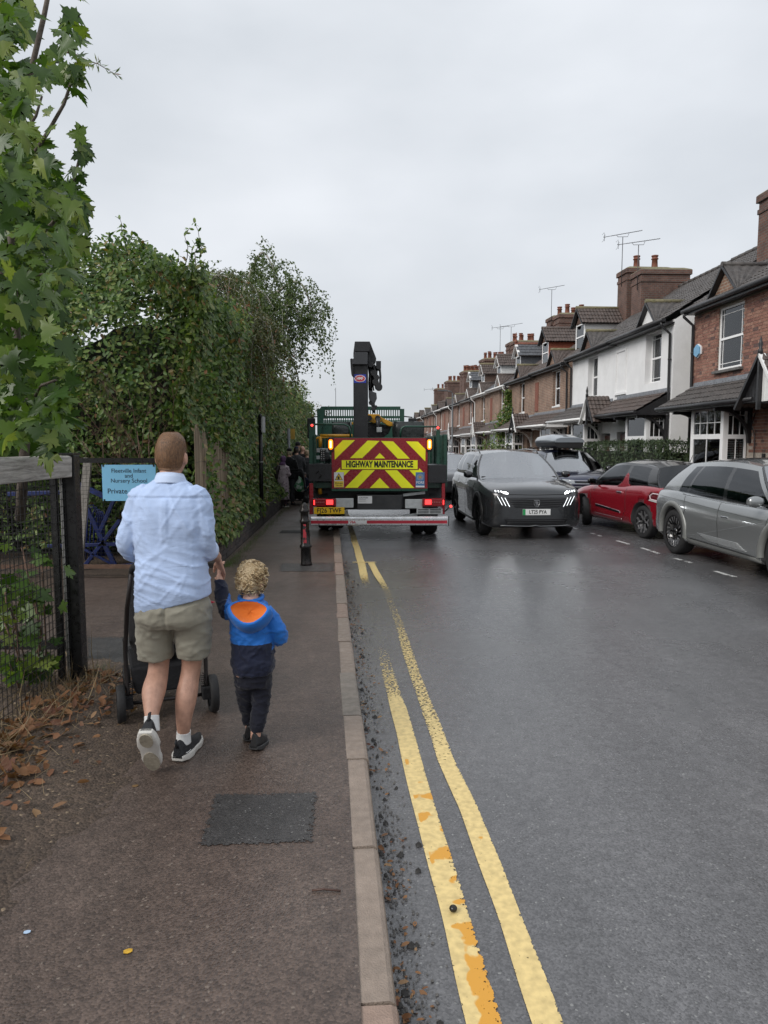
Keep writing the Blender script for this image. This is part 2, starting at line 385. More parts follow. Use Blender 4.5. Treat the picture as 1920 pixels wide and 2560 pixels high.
# kerb stones, one by one
kerb = bpy.data.objects.new('kerb', None); COL.objects.link(kerb); kerb['kind'] = 'structure'
def kerb_mesh(name, ln, mat, h=.1):
    mb = MB(); g_ = .006
    prof = [(-KW, -.12), (-KW, h - .004), (-KW + .006, h), (-.022, h), (-.007, h - .008), (0.0, h - .03), (.008, -.12)]
    mb.prism(prof, 1, g_, ln - g_)
    return mb.mesh(name, mat)
y = -1.98; i = 0; kms = {}
while y < 42:
    ln = .85 if i % 4 != 3 else .62
    if y > 9: ln = .915
    y2 = y + ln; key = (ln, rng.choice([0, 0, 1, 1, 2]))
    if 5.2 < y < 11: key = (ln, rng.choice([2, 2, 0]))  # mostly pink stones here: reflected red light put into the stone colour
    if key not in kms: kms[key] = kerb_mesh('kerb_stone', math.hypot(ln, kx(y2) - kx(y)), [m_kerb, m_kerb2, m_kerb3][key[1]])
    o = link('kerb_stone', kms[key], kerb)
    o.location = (kx(y) + rng.uniform(-.006, .006), y, rng.uniform(-.004, .004)); o.rotation_euler = (rng.uniform(-.004, .004), rng.uniform(-.02, .02), math.atan2(-(kx(y2) - kx(y)), ln))
    y = y2; i += 1
kr = bpy.data.objects.new('far_kerb', None); COL.objects.link(kr); kr['kind'] = 'structure'
me_k = kerb_mesh('kerb_stone', .915, m_kerb2)
for i in range(44):
    y = 4 + i * .912; o = link('kerb_stone', me_k, kr); o.location = (RKX(y), y + .915, 0); o.rotation_euler = (0, 0, math.pi + .085)

# worn yellow lines
def paint_mat(name, col, col2, patch):
    m, t, b = base_mat(name); N = t.nodes.new; l = t.links.new
    co = N('ShaderNodeTexCoord'); at = N('ShaderNodeAttribute'); at.attribute_name = 'wear'
    n1 = N('ShaderNodeTexNoise'); n1.inputs['Scale'].default_value = 55; n1.inputs['Detail'].default_value = 5; n1.inputs['Roughness'].default_value = .65; l(co.outputs['Object'], n1.inputs['Vector'])
    gt = N('ShaderNodeMath'); gt.operation = 'GREATER_THAN'
    mr = N('ShaderNodeMapRange'); mr.inputs[1].default_value = .25; mr.inputs[2].default_value = .75; l(n1.outputs[0], mr.inputs[0])
    l(mr.outputs[0], gt.inputs[0]); l(at.outputs['Fac'], gt.inputs[1])
    n2 = N('ShaderNodeTexNoise'); n2.inputs['Scale'].default_value = 6.5; n2.inputs['Detail'].default_value = 3; l(co.outputs['Object'], n2.inputs['Vector'])
    pt = N('ShaderNodeAttribute'); pt.attribute_name = 'patch'
    g2 = N('ShaderNodeMath'); g2.operation = 'MULTIPLY_ADD'; g2.inputs[1].default_value = 1; l(pt.outputs['Fac'], g2.inputs[2]); l(n2.outputs[0], g2.inputs[0])
    m2 = N('ShaderNodeMapRange'); m2.inputs[1].default_value = .97; m2.inputs[2].default_value = 1.0; l(g2.outputs[0], m2.inputs[0])
    n3 = N('ShaderNodeTexNoise'); n3.inputs['Scale'].default_value = 30; n3.inputs['Detail'].default_value = 4; l(co.outputs['Object'], n3.inputs['Vector'])
    rr = N('ShaderNodeValToRGB'); rr.color_ramp.elements[0].position = .3; rr.color_ramp.elements[1].position = .65
    rr.color_ramp.elements[0].color = (*[c * .72 for c in col], 1); rr.color_ramp.elements[1].color = (*col, 1); l(n3.outputs[0], rr.inputs[0])
    mx = N('ShaderNodeMixRGB'); mx.inputs[2].default_value = (*col2, 1); l(m2.outputs[0], mx.inputs[0]); l(rr.outputs[0], mx.inputs[1])
    l(mx.outputs[0], b.inputs['Base Color']); b.inputs['Roughness'].default_value = .5
    tr = N('ShaderNodeBsdfTransparent'); ms = N('ShaderNodeMixShader'); l(gt.outputs[0], ms.inputs[0]); l(tr.outputs[0], ms.inputs[1]); l(b.outputs[0], ms.inputs[2])
    l(ms.outputs[0], t.nodes['Material Output'].inputs[0])
    return m
m_yel = paint_mat('yellow_line_paint', (.76, .58, .25), (.64, .31, .035), 1)
def line(name, cen, wd, y0, y1, wear, patch, parent, mat, edge=.012, step=.04, z=.004):
    mb = MB(); rows = []; n = int((y1 - y0) / step); ws = []; ps = []
    fr = [0, .06, .16, .5, .84, .94, 1]
    for i in range(n + 1):
        y = y0 + (y1 - y0) * i / n; c = cen(y); h = wd / 2 + noise.noise(Vector((y * 2.1, 3, wd))) * .006
        off = noise.noise(Vector((y * .8, 7, wd * 9))) * .012
        row = []
        for q in fr:
            row.append((c + off + (q - .5) * 2 * h, y, z)); e = min(q, 1 - q)
            ws.append(wear(y, q) + ((.38 if q > .5 else .2) if e < .03 else (.14 if q > .5 else .05) if e < .1 else 0)); ps.append(patch(y, q))
        rows.append(row)
    mb.grid(rows, 0, False); me = mb.mesh(name, mat)
    for nm, arr in (('wear', ws), ('patch', ps)):
        a = me.attributes.new(nm, 'FLOAT', 'POINT'); a.data.foreach_set('value', arr)
    return link(name, me, parent)
YL1 = [(1, .385), (2.07, .318), (3.94, .155), (5.2, .06), (11.65, -.42), (20, -1.1)]
YL2 = [(1, .62), (2.07, .515), (3.4, .42), (3.94, .35), (8.59, .045), (10.6, -.19), (20, -.85)]
def sm(a, b, x): t = max(0, min(1, (x - a) / (b - a))); return t * t * (3 - 2 * t)
def wear1(y, q):
    base = .12
    base += .85 * sm(4.95, 5.15, y) * 0 + .36 * sm(4.75, 5.1, y) + .36 * sm(5.1, 6.6, y)
    if y > 8.6: base -= .74 * sm(8.6, 10.3, y)
    return base + (.14 if y < 3 and q > .8 else 0)
def wear2(y, q):
    b = .13 + .34 * sm(3.2, 5.2, y) + .20 * sm(6.0, 8.0, y)
    if y > 8.4: b -= .52 * sm(8.4, 10.0, y)
    if y < 4.6 and abs(q - .72 - .1 * math.sin(y * 1.3)) < .07 and y > 2.75: b += .55
    return b
mk = bpy.data.objects.new('road_markings', None); COL.objects.link(mk); mk['kind'] = 'structure'
def patch1(y, q): return (.53 if y < 2.55 and q > .18 else .44 if y < 3.6 else .36 if y < 4.6 else .30) - (.25 if q < .15 else 0)
line('yellow_line', lambda y: lerp_tab(YL1, y), .112, 1.0, 20, wear1, patch1, mk, m_yel)
line('yellow_line', lambda y: lerp_tab(YL2, y), .096, 1.0, 10.75, wear2, lambda y, q: .28 if q > .1 else .1, mk, m_yel)
o = line('yellow_end_bar', lambda y: -.30, .36, 10.72, 10.79, lambda y, q: .32, lambda y, q: .2, mk, m_yel, z=.008)
m_white = paint_mat('white_line_paint', (.62, .62, .60), (.5, .5, .48), 0)
for (u0, v0, u1, v1, wr) in ((1543, 1352, 1566, 1358.5, .3), (1568, 1359, 1572, 1361, .3), (1604, 1370, 1625, 1377, .36), (1629, 1378, 1647, 1384.5, .4), (1687, 1396, 1703, 1401, .34), (1712, 1403, 1727, 1408, .45), (1788, 1428, 1822, 1438.5, .3), (1827, 1439, 1840, 1443, .36), (1430, 1319, 1444, 1323, .4), (1478, 1333, 1488, 1336, .38), (1495, 1338, 1502, 1341, .4)):
    a, c = G(u0, v0), G(u1, v1)
    o = line('bay_line_dash', lambda y, a=a, c=c: a.x + (c.x - a.x) * (y - a.y) / (c.y - a.y), .075, c.y, a.y, lambda y, q, wr=wr: wr, lambda y, q: 0, mk, m_white, step=.05)

# darker reinstated patches in the footway, and a cover
def patch(name, pts, mat, z=.104, jag=.003):
    mb = MB(); q = []
    for i in range(len(pts)):
        a = Vector(pts[i]); b = Vector(pts[(i + 1) % len(pts)])
        for k in range(8): p = a.lerp(b, k / 8); q.append((p.x + rng.uniform(-jag, jag), p.y + rng.uniform(-jag, jag), z))
    c = sum((Vector(p) for p in q), Vector()) / len(q); rings = [[c + (Vector(p) - c) * k for p in q] for k in (1.05, .93, .80, .45, .01)]; mb.loft(rings, 0, False, True, False); o = mb.build(name, mat, kind='structure')
    a = o.data.attributes.new('wear', 'FLOAT', 'POINT'); a.data.foreach_set('value', [w_ for w_ in (1.0, .5, .15, .1, .1) for _ in q]); return o
gp = lambda *uv: [G(u, v, .1)[:2] for u, v in uv]
patch('tarmac_patch', gp((530, 1985), (800, 1978), (786, 2110), (490, 2122)), m_patch)
patch('tarmac_patch', gp((700, 1408), (840, 1408), (838, 1430), (694, 1430)), m_patch, jag=.01)
patch('tarmac_patch', gp((215, 1592), (345, 1592), (345, 1640), (330, 1662), (215, 1672)), m_patch)
mb = MB()
for i in range(2): mb.bx(-.30 + i * .302, -.002 + i * .302, 0, .4, 0, .004)
for i in range(11): mb.bx(-.28, .28, .02 + i * .035, .034 + i * .035, .004, .009)
c = G(735, 1333, .1); tag(mb.build('manhole_cover', M('cast_iron', (.06, .058, .056), .45, .6, var=.3, scale=20), loc=(c.x, c.y, .1)), 'cast iron access cover set in the footway behind the bollard', 'manhole cover')

# earth verge along the left edge of the footway
def verge_z(x, y):
    e = (x + 1.93 + .35 * nz2(x, y, 1.1, 3) + .12 * nz2(x, y, 4, 8) - .10 * sm(2, 4, y)) / .55
    h = .055 * (1 - e) * (.6 + .5 * nz2(x, y, 3, 1)) if e < 1 else .12 * (1 - e)
    return max(.06, .1 + min(.13, h) * (1 - .75 * sm(4.7, 5.5, y)) + .008 * nz2(x, y, 9, 6) - .03 * sm(5.3, 5.8, y))
rows = []
for j in range(80):
    y = 1.2 + j * .058
    rows.append([(-3.6 + i * .046, y, verge_z(-3.6 + i * .046, y) + nz2(i * .046, y, 22, 5) * .007) for i in range(56)])
MB().grid(rows).build('earth_verge', m_soil, kind='structure')
mb = MB()   # concrete edging running out of the drive
a, c = G(236, 1752, .1), G(338, 1660, .1); mb.bar((a.x, a.y, .095), (c.x, c.y, .095), .05, .06)
mb.build('path_edging', m_kerb2, kind='structure', bevel=.004)
# ground cover in the yard behind the gate
strip_mesh('school_yard', [9.0, 12, 16, 40], lambda y: -25, lambda y: -2.45 - .045 * (y - 9), .106, m_soil, 'structure')
# ================================================================ HOUSES (right side)
m_mortar = M('mortar', (.40, .35, .30), .9, var=.25, scale=20, bump=.4, bscale=120)
brick_ms = [M('brick_red_%d' % i, c, .78, var=.25, scale=30, bump=.5, bscale=90, dirt=.25, dirtcol=(.06, .04, .035)) for i, c in enumerate([(.28, .138, .100), (.23, .108, .080), (.32, .175, .128), (.185, .085, .066), (.12, .07, .062)])]
m_bw1 = brick_mat('brick_wall_brown', (.255, .142, .095), (.185, .100, .068), (.30, .25, .20), .38)
m_bw2 = brick_mat('brick_wall_red', (.245, .118, .082), (.175, .082, .060), (.27, .22, .18), .38)
m_bw3 = brick_mat('brick_wall_dark', (.135, .062, .045), (.095, .048, .038), (.13, .11, .09), .40)
m_chim = brick_mat('brick_chimney', (.15, .068, .048), (.095, .046, .036), (.12, .10, .085), .45)
m_wren = M('white_render', (.76, .76, .76), .75, var=.06, scale=1.6, bump=.4, bscale=22, dirt=.30, dirtcol=(.50, .50, .47))
m_wpaint = M('white_paint', (.76, .76, .75), .45, var=.05, scale=9, dirt=.15, dirtcol=(.4, .39, .36))
m_upvc = M('white_plastic', (.84, .84, .84), .3, var=.02)
m_bpaint = M('black_paint', (.022, .022, .024), .42, var=.3, scale=12, rvar=.12)
m_tile = M('roof_tile_brown', (.080, .060, .052), .62, var=.42, scale=7, bump=.4, bscale=60, dirt=.5, dirtcol=(.035, .032, .028), rvar=.2)
m_tile2 = M('roof_tile_grey', (.070, .062, .058), .60, var=.42, scale=7, bump=.4, bscale=60, dirt=.5, dirtcol=(.03, .03, .026), rvar=.2)
m_slate = M('roof_slate', (.085, .090, .10), .5, var=.35, scale=9, bump=.3, bscale=50, rvar=.15)
m_lead = M('lead_flashing', (.22, .23, .25), .45, .3, var=.3, scale=12)
m_moss = M('mossy_mortar', (.17, .15, .09), .9, var=.4, scale=15, bump=.6, bscale=50, dirt=.6, dirtcol=(.10, .11, .03))
m_terra = M('terracotta', (.20, .072, .045), .7, var=.25, scale=14, dirt=.4, dirtcol=(.06, .04, .035))
m_stone = M('sill_stone', (.12, .115, .11), .7, var=.25, scale=12)
m_pane = glass_mat('window_glass', (.8, .85, .86), .95, .02, 0, 1.6)
m_curtain = M('net_curtain', (.55, .56, .55), .8, var=.12, scale=14, bump=.6, bscale=22)
m_dark = M('room_shade_black', (.02, .02, .02), .9, var=0)  # near-black for panels that stand in for unlit rooms
m_oak = M('front_door_wood', (.10, .035, .025), .45, var=.2)
m_panelr = M('terracotta_panel', (.20, .07, .045), .75, var=.35, scale=16, bump=.8, bscale=26)
m_tilehang = M('hung_tile_red', (.28, .075, .04), .7, var=.25, scale=25)

def wall_open(mb, x0, x1, z0, z1, y0, y1, ops, m=0):
    xs = sorted({x0, x1, *[a for o in ops for a in o[:2] if x0 < a < x1]}); zs = sorted({z0, z1, *[a for o in ops for a in o[2:4] if z0 < a < z1]})
    for i in range(len(xs) - 1):
        run = None
        for j in range(len(zs) - 1):
            cx, cz = (xs[i] + xs[i + 1]) / 2, (zs[j] + zs[j + 1]) / 2
            hole = any(o[0] < cx < o[1] and o[2] < cz < o[3] for o in ops)
            if not hole: run = (run[0] if run else zs[j], zs[j + 1])
            if run and (hole or j == len(zs) - 2):
                mb.bx(xs[i], xs[i + 1], y0, y1, run[0], run[1], m); run = None
def tile_sheet(mb, e0, e1, up, m=0, tw=.30, gauge=.30, amp=.022, step=.022, flat=False):
    """Overlapping courses of rolled tiles over the slope from eave e0-e1 by vector up."""
    e0 = Vector(e0); e1 = Vector(e1); up = Vector(up); al = e1 - e0; n = al.cross(up).normalized()
    if n.z < 0: n = -n
    nx = max(1, round(al.length / tw)); nc = max(1, round(up.length / gauge)); seq = [0, .10, .25, .42, .5, .60, .75, .92] if not flat else [0, .03, .97]
    rf = random.Random(int(al.length * 1000) + nc)
    for c in range(nc):
        r0 = []; r1 = []; sh = (.5 if c % 2 else 0) if flat else 0
        for i in range(nx):
            dz = rf.uniform(-.004, .004)
            for q in seq:
                t = min(1, max(0, (i + q + sh) / nx)); ph = (q * 2) % 1.0
                h = amp * (math.sin(ph * math.pi) ** 2 if not flat else 0) - (amp * .6 if flat and q in (0,) else 0) + dz
                r0.append(e0 + al * t + up * (c / nc - .012) + n * (h + step)); r1.append(e0 + al * t + up * ((c + 1) / nc) + n * h)
        r0.append(e1 + up * (c / nc - .012) + n * step); r1.append(e1 + up * ((c + 1) / nc))
        low = [p - n * (step + .008) for p in r0]
        mb.grid([low, r0, r1], m, False)
def window(parent, a, b, c, d, y, rows=1, cols=1, sash=True, curtain='full', mat=None, sill=True, sillm=None, bars_top=False, side=None, blind=False):
    """Window in the wall plane: x from a to b, z from c to d, outer face at y. side: lies in a wall along y instead (x is then the outer face)."""
    mat = mat or m_upvc; fw = .055
    def bxx(mb, x0, x1, y0, y1, z0, z1, m=0):
        if side is None: mb.bx(x0, x1, y0, y1, z0, z1, m)
        else: mb.bx(min(side * (y0 - y) + y, side * (y1 - y) + y), max(side * (y0 - y) + y, side * (y1 - y) + y), x0, x1, z0, z1, m)
    f = MB(); bxx(f, a, a + fw, y - .06, y, c, d); bxx(f, b - fw, b, y - .06, y, c, d); bxx(f, a + fw, b - fw, y - .058, y - .002, c, c + fw * 1.2); bxx(f, a + fw, b - fw, y - .058, y - .002, d - fw, d)
    mid = c + (d - c) * .5
    if sash: bxx(f, a + fw, b - fw, y - .05, y + .004, mid - .03, mid + .03)
    o = f.build('window', mat, parent, bevel=.004, seg=1)
    gb = MB(); t = .011
    zt = [c, d] if not sash else [c, mid, d]
    if rows > 1 or cols > 1:
        for i in range(1, cols): x = a + (b - a) * i / cols; bxx(gb, x - t, x + t, y - .035, y - .012, c + fw, d - fw)
        for i in range(1, rows): z = c + (d - c) * i / rows; bxx(gb, a + fw, b - fw, y - .034, y - .011, z - t, z + t)
    if bars_top:
        w_ = b - a
        for x in (a + fw + .1, b - fw - .1): bxx(gb, x - t * .7, x + t * .7, y - .035, y - .013, c + fw, d - fw)
        bxx(gb, a + fw, b - fw, y - .034, y - .012, d - fw - .13, d - fw - .115)
        bxx(gb, a + fw, b - fw, y - .034, y - .012, c + fw + .10, c + fw + .115)
    if gb.v: gb.build('glazing_bar', mat, o)
    zz = [(c + fw, mid - .03), (mid + .03, d - fw)] if sash else [(c + fw, d - fw)]
    for z0, z1 in zz:
        p = MB(); bxx(p, a + fw, b - fw, y - .032, y - .026, z0, z1); p.build('pane', m_pane, o)
    k = MB(); 
    if curtain == 'full':
        n = 16; pts = [[], []]
        for i in range(n * 3 + 1):
            x = a + .02 + (b - a - .04) * i / (n * 3); q = y - .13 + .012 * math.sin(i * 2.1)
            for r, z in ((0, c + .02), (1, d - .02)): pts[r].append((x, q, z) if side is None else (side * (q - y) + y, x, z))
        k.grid(pts); k.build('curtain', m_curtain, o)
    elif curtain == 'sides':
        for x0, x1 in ((a + .02, a + (b - a) * .33), (b - (b - a) * .22, b - .02)): bxx(k, x0, x1, y - .14, y - .12, c + .02, d - .02)
        k.build('curtain', m_curtain, o)
    elif curtain == 'slats':
        z = c + .05
        while z < d - .05: bxx(k, a + .06, b - .06, y - .12, y - .09, z, z + .03); z += .055
        k.build('blind', m_curtain, o)
    q = MB(); bxx(q, a, b, y - .45, y - .43, c, d); q.build('room_shade_panel', m_dark, o)  # flat black panel behind the glass, painted shade of the room
    if sill:
        s = MB(); bxx(s, a - .08, b + .08, y - .1, y + .14, c - .07, c - .002); s.build('sill', sillm or mat, o, bevel=.006, seg=1)
    return o
EAVE, PITCHR, RIDGE_N = 5.37, R(32.5), -4.0
def ZR(n): return EAVE + (.28 - n) * math.tan(PITCHR)
def chimney(parent, s, n, zt, pots=2, wd=.95, dp=1.7, mat=None, zb=6.0, potmat=None, over=.06, rep=True):
    mb = MB(); mb.bx(s - wd / 2, s + wd / 2, n - dp / 2, n + dp / 2, zb, zt - .55)
    mb.bx(s - wd / 2 - .03, s + wd / 2 + .03, n - dp / 2 - .03, n + dp / 2 + .03, zt - .55, zt - .42)
    mb.bx(s - wd / 2 - .001, s + wd / 2 + .001, n - dp / 2 - .001, n + dp / 2 + .001, zt - .42, zt - .25)
    mb.bx(s - wd / 2 - over, s + wd / 2 + over, n - dp / 2 - over, n + dp / 2 + over, zt - .25, zt - .06)
    o = mb.build('chimney', mat or m_chim, parent, bevel=.01, seg=1)
    c = MB(); c.loft([[(s + sx * (wd / 2 + k), n + sy * (dp / 2 + k), z) for sx, sy in ((-1, -1), (1, -1), (1, 1), (-1, 1))] for k, z in ((over - .01, zt - .06), (over - .04, zt - .03), (-.18, zt + .06))], smooth=False)
    c.build('chimney_flaunching', m_moss, o)
    f = MB(); f.bx(s - wd / 2 - .025, s + wd / 2 + .025, n - dp / 2 - .03, n + dp / 2 + .03, zb, zb + .7 * 0 + ZR(n + dp / 2) - zb + .16) if rep else None
    for i in range(pots):
        p = MB(); h = rng.uniform(.52, .62); y = n + (i - (pots - 1) / 2) * (dp / max(1, pots)) * .8
        p.lathe([(.15, 0), (.135, h * .1), (.115, h * .7), (.15, h * .72), (.15, h * .78), (.118, h * .80), (.118, h * .9), (.145, h * .92), (.145, h), (.11, h), (.1, h * .8)], (s, y, zt + .02), 12)
        p.build('chimney_pot', potmat or m_terra, o)
    return o
def gablet(parent, s, black=True, wd=1.45, h=.72, tile=None, face=None):
    zb = EAVE - .03; y0 = .2; ye = .28 - (h - .05) / math.tan(PITCHR)
    mb = MB(); bm_ = m_bpaint if black else m_wpaint
    for sg in (-1, 1): mb.bar((s + sg * wd / 2 * 1.08, y0 + .03, zb - .05), (s, y0 + .03, zb + h), .05, .15, up=(0, 1, 0))
    o = mb.build('gable_bargeboard', bm_, parent)
    f = MB(); f.prism([(s - wd / 2 + .04, zb), (s + wd / 2 - .04, zb), (s, zb + h - .06)], 1, y0 - .12, y0 - .04); f.build('gable_face', face or m_bw1, parent)
    t = MB()
    for sg in (-1, 1):
        e0 = Vector((s + sg * wd / 2 * 1.1, y0 + .08, zb - .03)); e1 = Vector((s + sg * wd / 2 * 1.1, .0, zb - .03))
        top0 = Vector((s, y0 + .08, zb + h + .06)); top1 = Vector((s, ye - .2, zb + h + .06)); lo1 = Vector((s + sg * wd / 2 * 1.1, .30, zb - .02))
        n_ = 9; rows = []
        for i in range(n_ + 1):
            q = i / n_; a = e0.lerp(top0, q); b = lo1.lerp(top1, q)
            rows.append([a + Vector((0, 0, .02 * math.sin(k * math.pi / 2 + 0) ** 2 + (.02 if i % 2 == 0 else 0))) if k else a for k in range(1)] + [a.lerp(b, k / 10) + Vector((0, 0, .022 * (k % 2))) for k in range(1, 11)])
        t.grid(rows, 0, False)
    t.build('gable_roof', tile or m_tile, parent)
    r = MB(); r.tube([(s, y0 + .1, zb + h + .05), (s, ye - .25, zb + h + .05)], .07, 8); r.build('ridge_tile', m_moss if rng.random() < .6 else (tile or m_tile), parent)
def dormer(parent, s, wd=1.15, cheek=None, tile=None, barge=None, n0=-.75, hw=1.15, finial=False):
    cheek = cheek or m_wpaint; tile = tile or m_tile; barge = barge or m_wpaint
    zb = ZR(n0) - .05; zt = zb + hw; rise = .55; x0, x1 = s - wd / 2, s + wd / 2
    back = n0 - (hw) / math.tan(PITCHR)
    c = MB()
    for x in (x0, x1 - .07): c.prism([(n0, zb), (n0, zt), (back, zt)], 0, x, x + .07)
    o = c.build('dormer', cheek, parent)
    if cheek in (m_tilehang, m_wpaint):
        b = MB()
        for i in range(int(hw / .1)):
            z = zb + .06 + i * .1; yb = n0 - (z - zb) / math.tan(PITCHR)
            b.bx(x0 - .012, x0, yb, n0 - .01, z, z + .012)
        b.build('weatherboard', cheek, o)
    f = MB(); f.prism([(x0, zt), (x1, zt), (s, zt + rise)], 1, n0 - .08, n0); f.build('dormer_gable', m_bw3 if barge is m_bpaint else m_bw1, o)
    window(o, x0 + .05, x1 - .05, zb + .02, zt - .03, n0 + .01, sash=True, curtain='full', sill=False)
    bb = MB()
    for sg in (-1, 1): bb.bar((s + sg * (wd / 2 + .16), n0 + .14, zt - .12), (s, n0 + .14, zt + rise + .08), .05, .15, up=(0, 1, 0))
    bb.bx(x0 - .1, x0 - .03, back * .9, n0 + .1, zt - .1, zt - .01); bb.bx(x1 + .03, x1 + .1, back * .9, n0 + .1, zt - .1, zt - .01)
    bb.build('dormer_bargeboard', barge, o)
    t = MB(); bk = n0 - (hw + rise) / math.tan(PITCHR)
    for sg in (-1, 1):
        e0 = (s + sg * (wd / 2 + .2), n0 + .2, zt - .08); e1 = (s + sg * (wd / 2 + .2), bk, zt - .08)
        tile_sheet(t, e0, e1, (-sg * (wd / 2 + .2), 0, rise + .2), flat=tile is m_slate, gauge=.26)
    t.build('dormer_roof', tile, o, kind='stuff')
    r = MB(); r.tube([(s, n0 + .22, zt + rise + .12), (s, bk, zt + rise + .12)], .075, 8)
    if finial: r.lathe([(.09, 0), (.10, .12), (.05, .2), (.03, .32), (.10, .36), (.03, .42), (.05, .5), (.01, .62)], (s, n0 + .15, zt + rise + .14), 8)
    r.build('dormer_ridge', m_terra if finial else m_moss if rng.random() < .5 else tile, o)
def aerial(label, p, h, ln=.95, az=0.0, tilt=.1):
    t = thing('television_aerial', label, 'aerial', p, az, 'rooftop aerials')
    m = M('aerial_metal', (.10, .10, .105), .5, .6, var=.1)
    mb = MB(); mb.cyl((0, 0, 0), (0, 0, h), .016, n=6); mb.build('mast', m, t)
    mb = MB(); dz = ln * tilt
    mb.cyl((-ln, 0, h + .12 - dz), (ln, 0, h + .12 + dz), .012, n=6)
    mb.tube([(-.25, 0, h + .1 - .25 * tilt), (-.2, 0, h), (.2, 0, h), (.25, 0, h + .1 + .25 * tilt)], .010, 6)
    for i in range(14): x = -ln * .55 + i * ln * .115; mb.cyl((x, -.09, h + .12 + x * tilt), (x, .09, h + .12 + x * tilt), .006, n=4)
    for k in range(4): z = -.15 + k * .1; mb.cyl((-ln * .92 - abs(z) * .5, -.17, h + .12 - dz + z), (-ln * .92 - abs(z) * .5, .17, h + .12 - dz + z), .007, n=4)
    mb.cyl((-ln * .95, 0, h - dz - .04), (-ln * .95, 0, h - dz + .28), .008, n=4)
    mb.build('boom', m, t)
    return t
def canopy(parent, s0, s1, mirror_end, tile, trimcol, zt=3.33, zb=2.76, pr=1.0, bracket_s=()):
    t = MB(); tile_sheet(t, (s0, pr, zb), (s1, pr, zb), (0, -pr + .02, zt - zb), flat=tile is m_slate, gauge=.30, tw=.30)
    o = t.build('porch_roof', tile, parent, kind='stuff')
    f = MB(); f.bx(s0, s1, pr - .04, pr - .01, zb - .13, zb - .01); f.prism([(0, zb - .13), (pr - .04, zb - .13), (pr - .04, zb - .03), (0, zt - .05)], 0, s0 + .02, s0 + .06)
    f.prism([(0, zb - .13), (pr - .04, zb - .13), (pr - .04, zb - .03), (0, zt - .05)], 0, s1 - .06, s1 - .02); f.bx(s0 + .06, s1 - .06, 0, pr - .05, zb - .12, zb - .10)
    f.build('porch_fascia', trimcol, o)
    g_ = MB(); g_.tube([(s0 - .03, pr + .05, zb - .05), (s1 + .03, pr + .05, zb - .05)], .05, 8); g_.build('porch_gutter', m_bpaint if trimcol is m_bpaint else m_wpaint, o)
    l_ = MB(); l_.bx(s0, s1, 0.002, .05, zt - .03, zt + .09); l_.bx(s0, s1, .05, .16, zt - .045, zt - .02); l_.build('lead_flashing', m_lead, o)
    for s in bracket_s:
        b = MB(); b.bx(s - .04, s + .04, 0, .07, zb - .95, zb - .13); b.bx(s - .04, s + .04, 0, pr - .1, zb - .21, zb - .13)
        pts = [(0.04 + (pr - .2) * (1 - math.cos(a)), zb - .92 + .76 * math.sin(a)) for a in [k * math.pi / 2 / 8 for k in range(9)]]
        for i in range(8): b.bar((s, pts[i][0], pts[i][1]), (s, pts[i + 1][0], pts[i + 1][1]), .07, .09, up=(1, 0, 0))
        b.build('porch_bracket', trimcol, o)
    return o
def porch_gable(parent, s, left, right, pr=1.06, zb=2.64, zt=3.42, hw=.62):
    for sg, mm in ((-1, left), (1, right)):
        f = MB(); f.prism([(s + sg * .02, zb), (s + sg * hw, zb), (s + sg * .02, zt - .08)], 1, pr - .03, pr)
        for k in range(1, 6): x = s + sg * hw * k / 6; z = zb + (zt - .08 - zb) * (1 - k / 6); f.bx(x - .006, x + .006, pr, pr + .008, zb + .01, z)
        f.bar((s + sg * (hw + .12), pr + .04, zb - .12), (s, pr + .04, zt + .02), .06, .13, up=(0, 1, 0)); f.build('porch_gable', mm, parent)
    r = MB()
    for sg in (-1, 1): tile_sheet(r, (s + sg * (hw + .15), pr + .08, zb - .08), (s + sg * (hw + .15), .35, zb - .08), (-sg * (hw + .15), 0, zt - zb + .12), gauge=.2)
    r.build('porch_gable_roof', m_tile, parent, kind='stuff')
    k = MB(); k.lathe([(.05, 0), (.05, .08), (.03, .12), (.045, .2), (.005, .36)], (s, pr + .06, zt + .02), 8); k.bx(s - .03, s + .03, pr + .02, pr + .09, zb - .16, zt); k.build('finial', left if left is m_bpaint else right, parent)
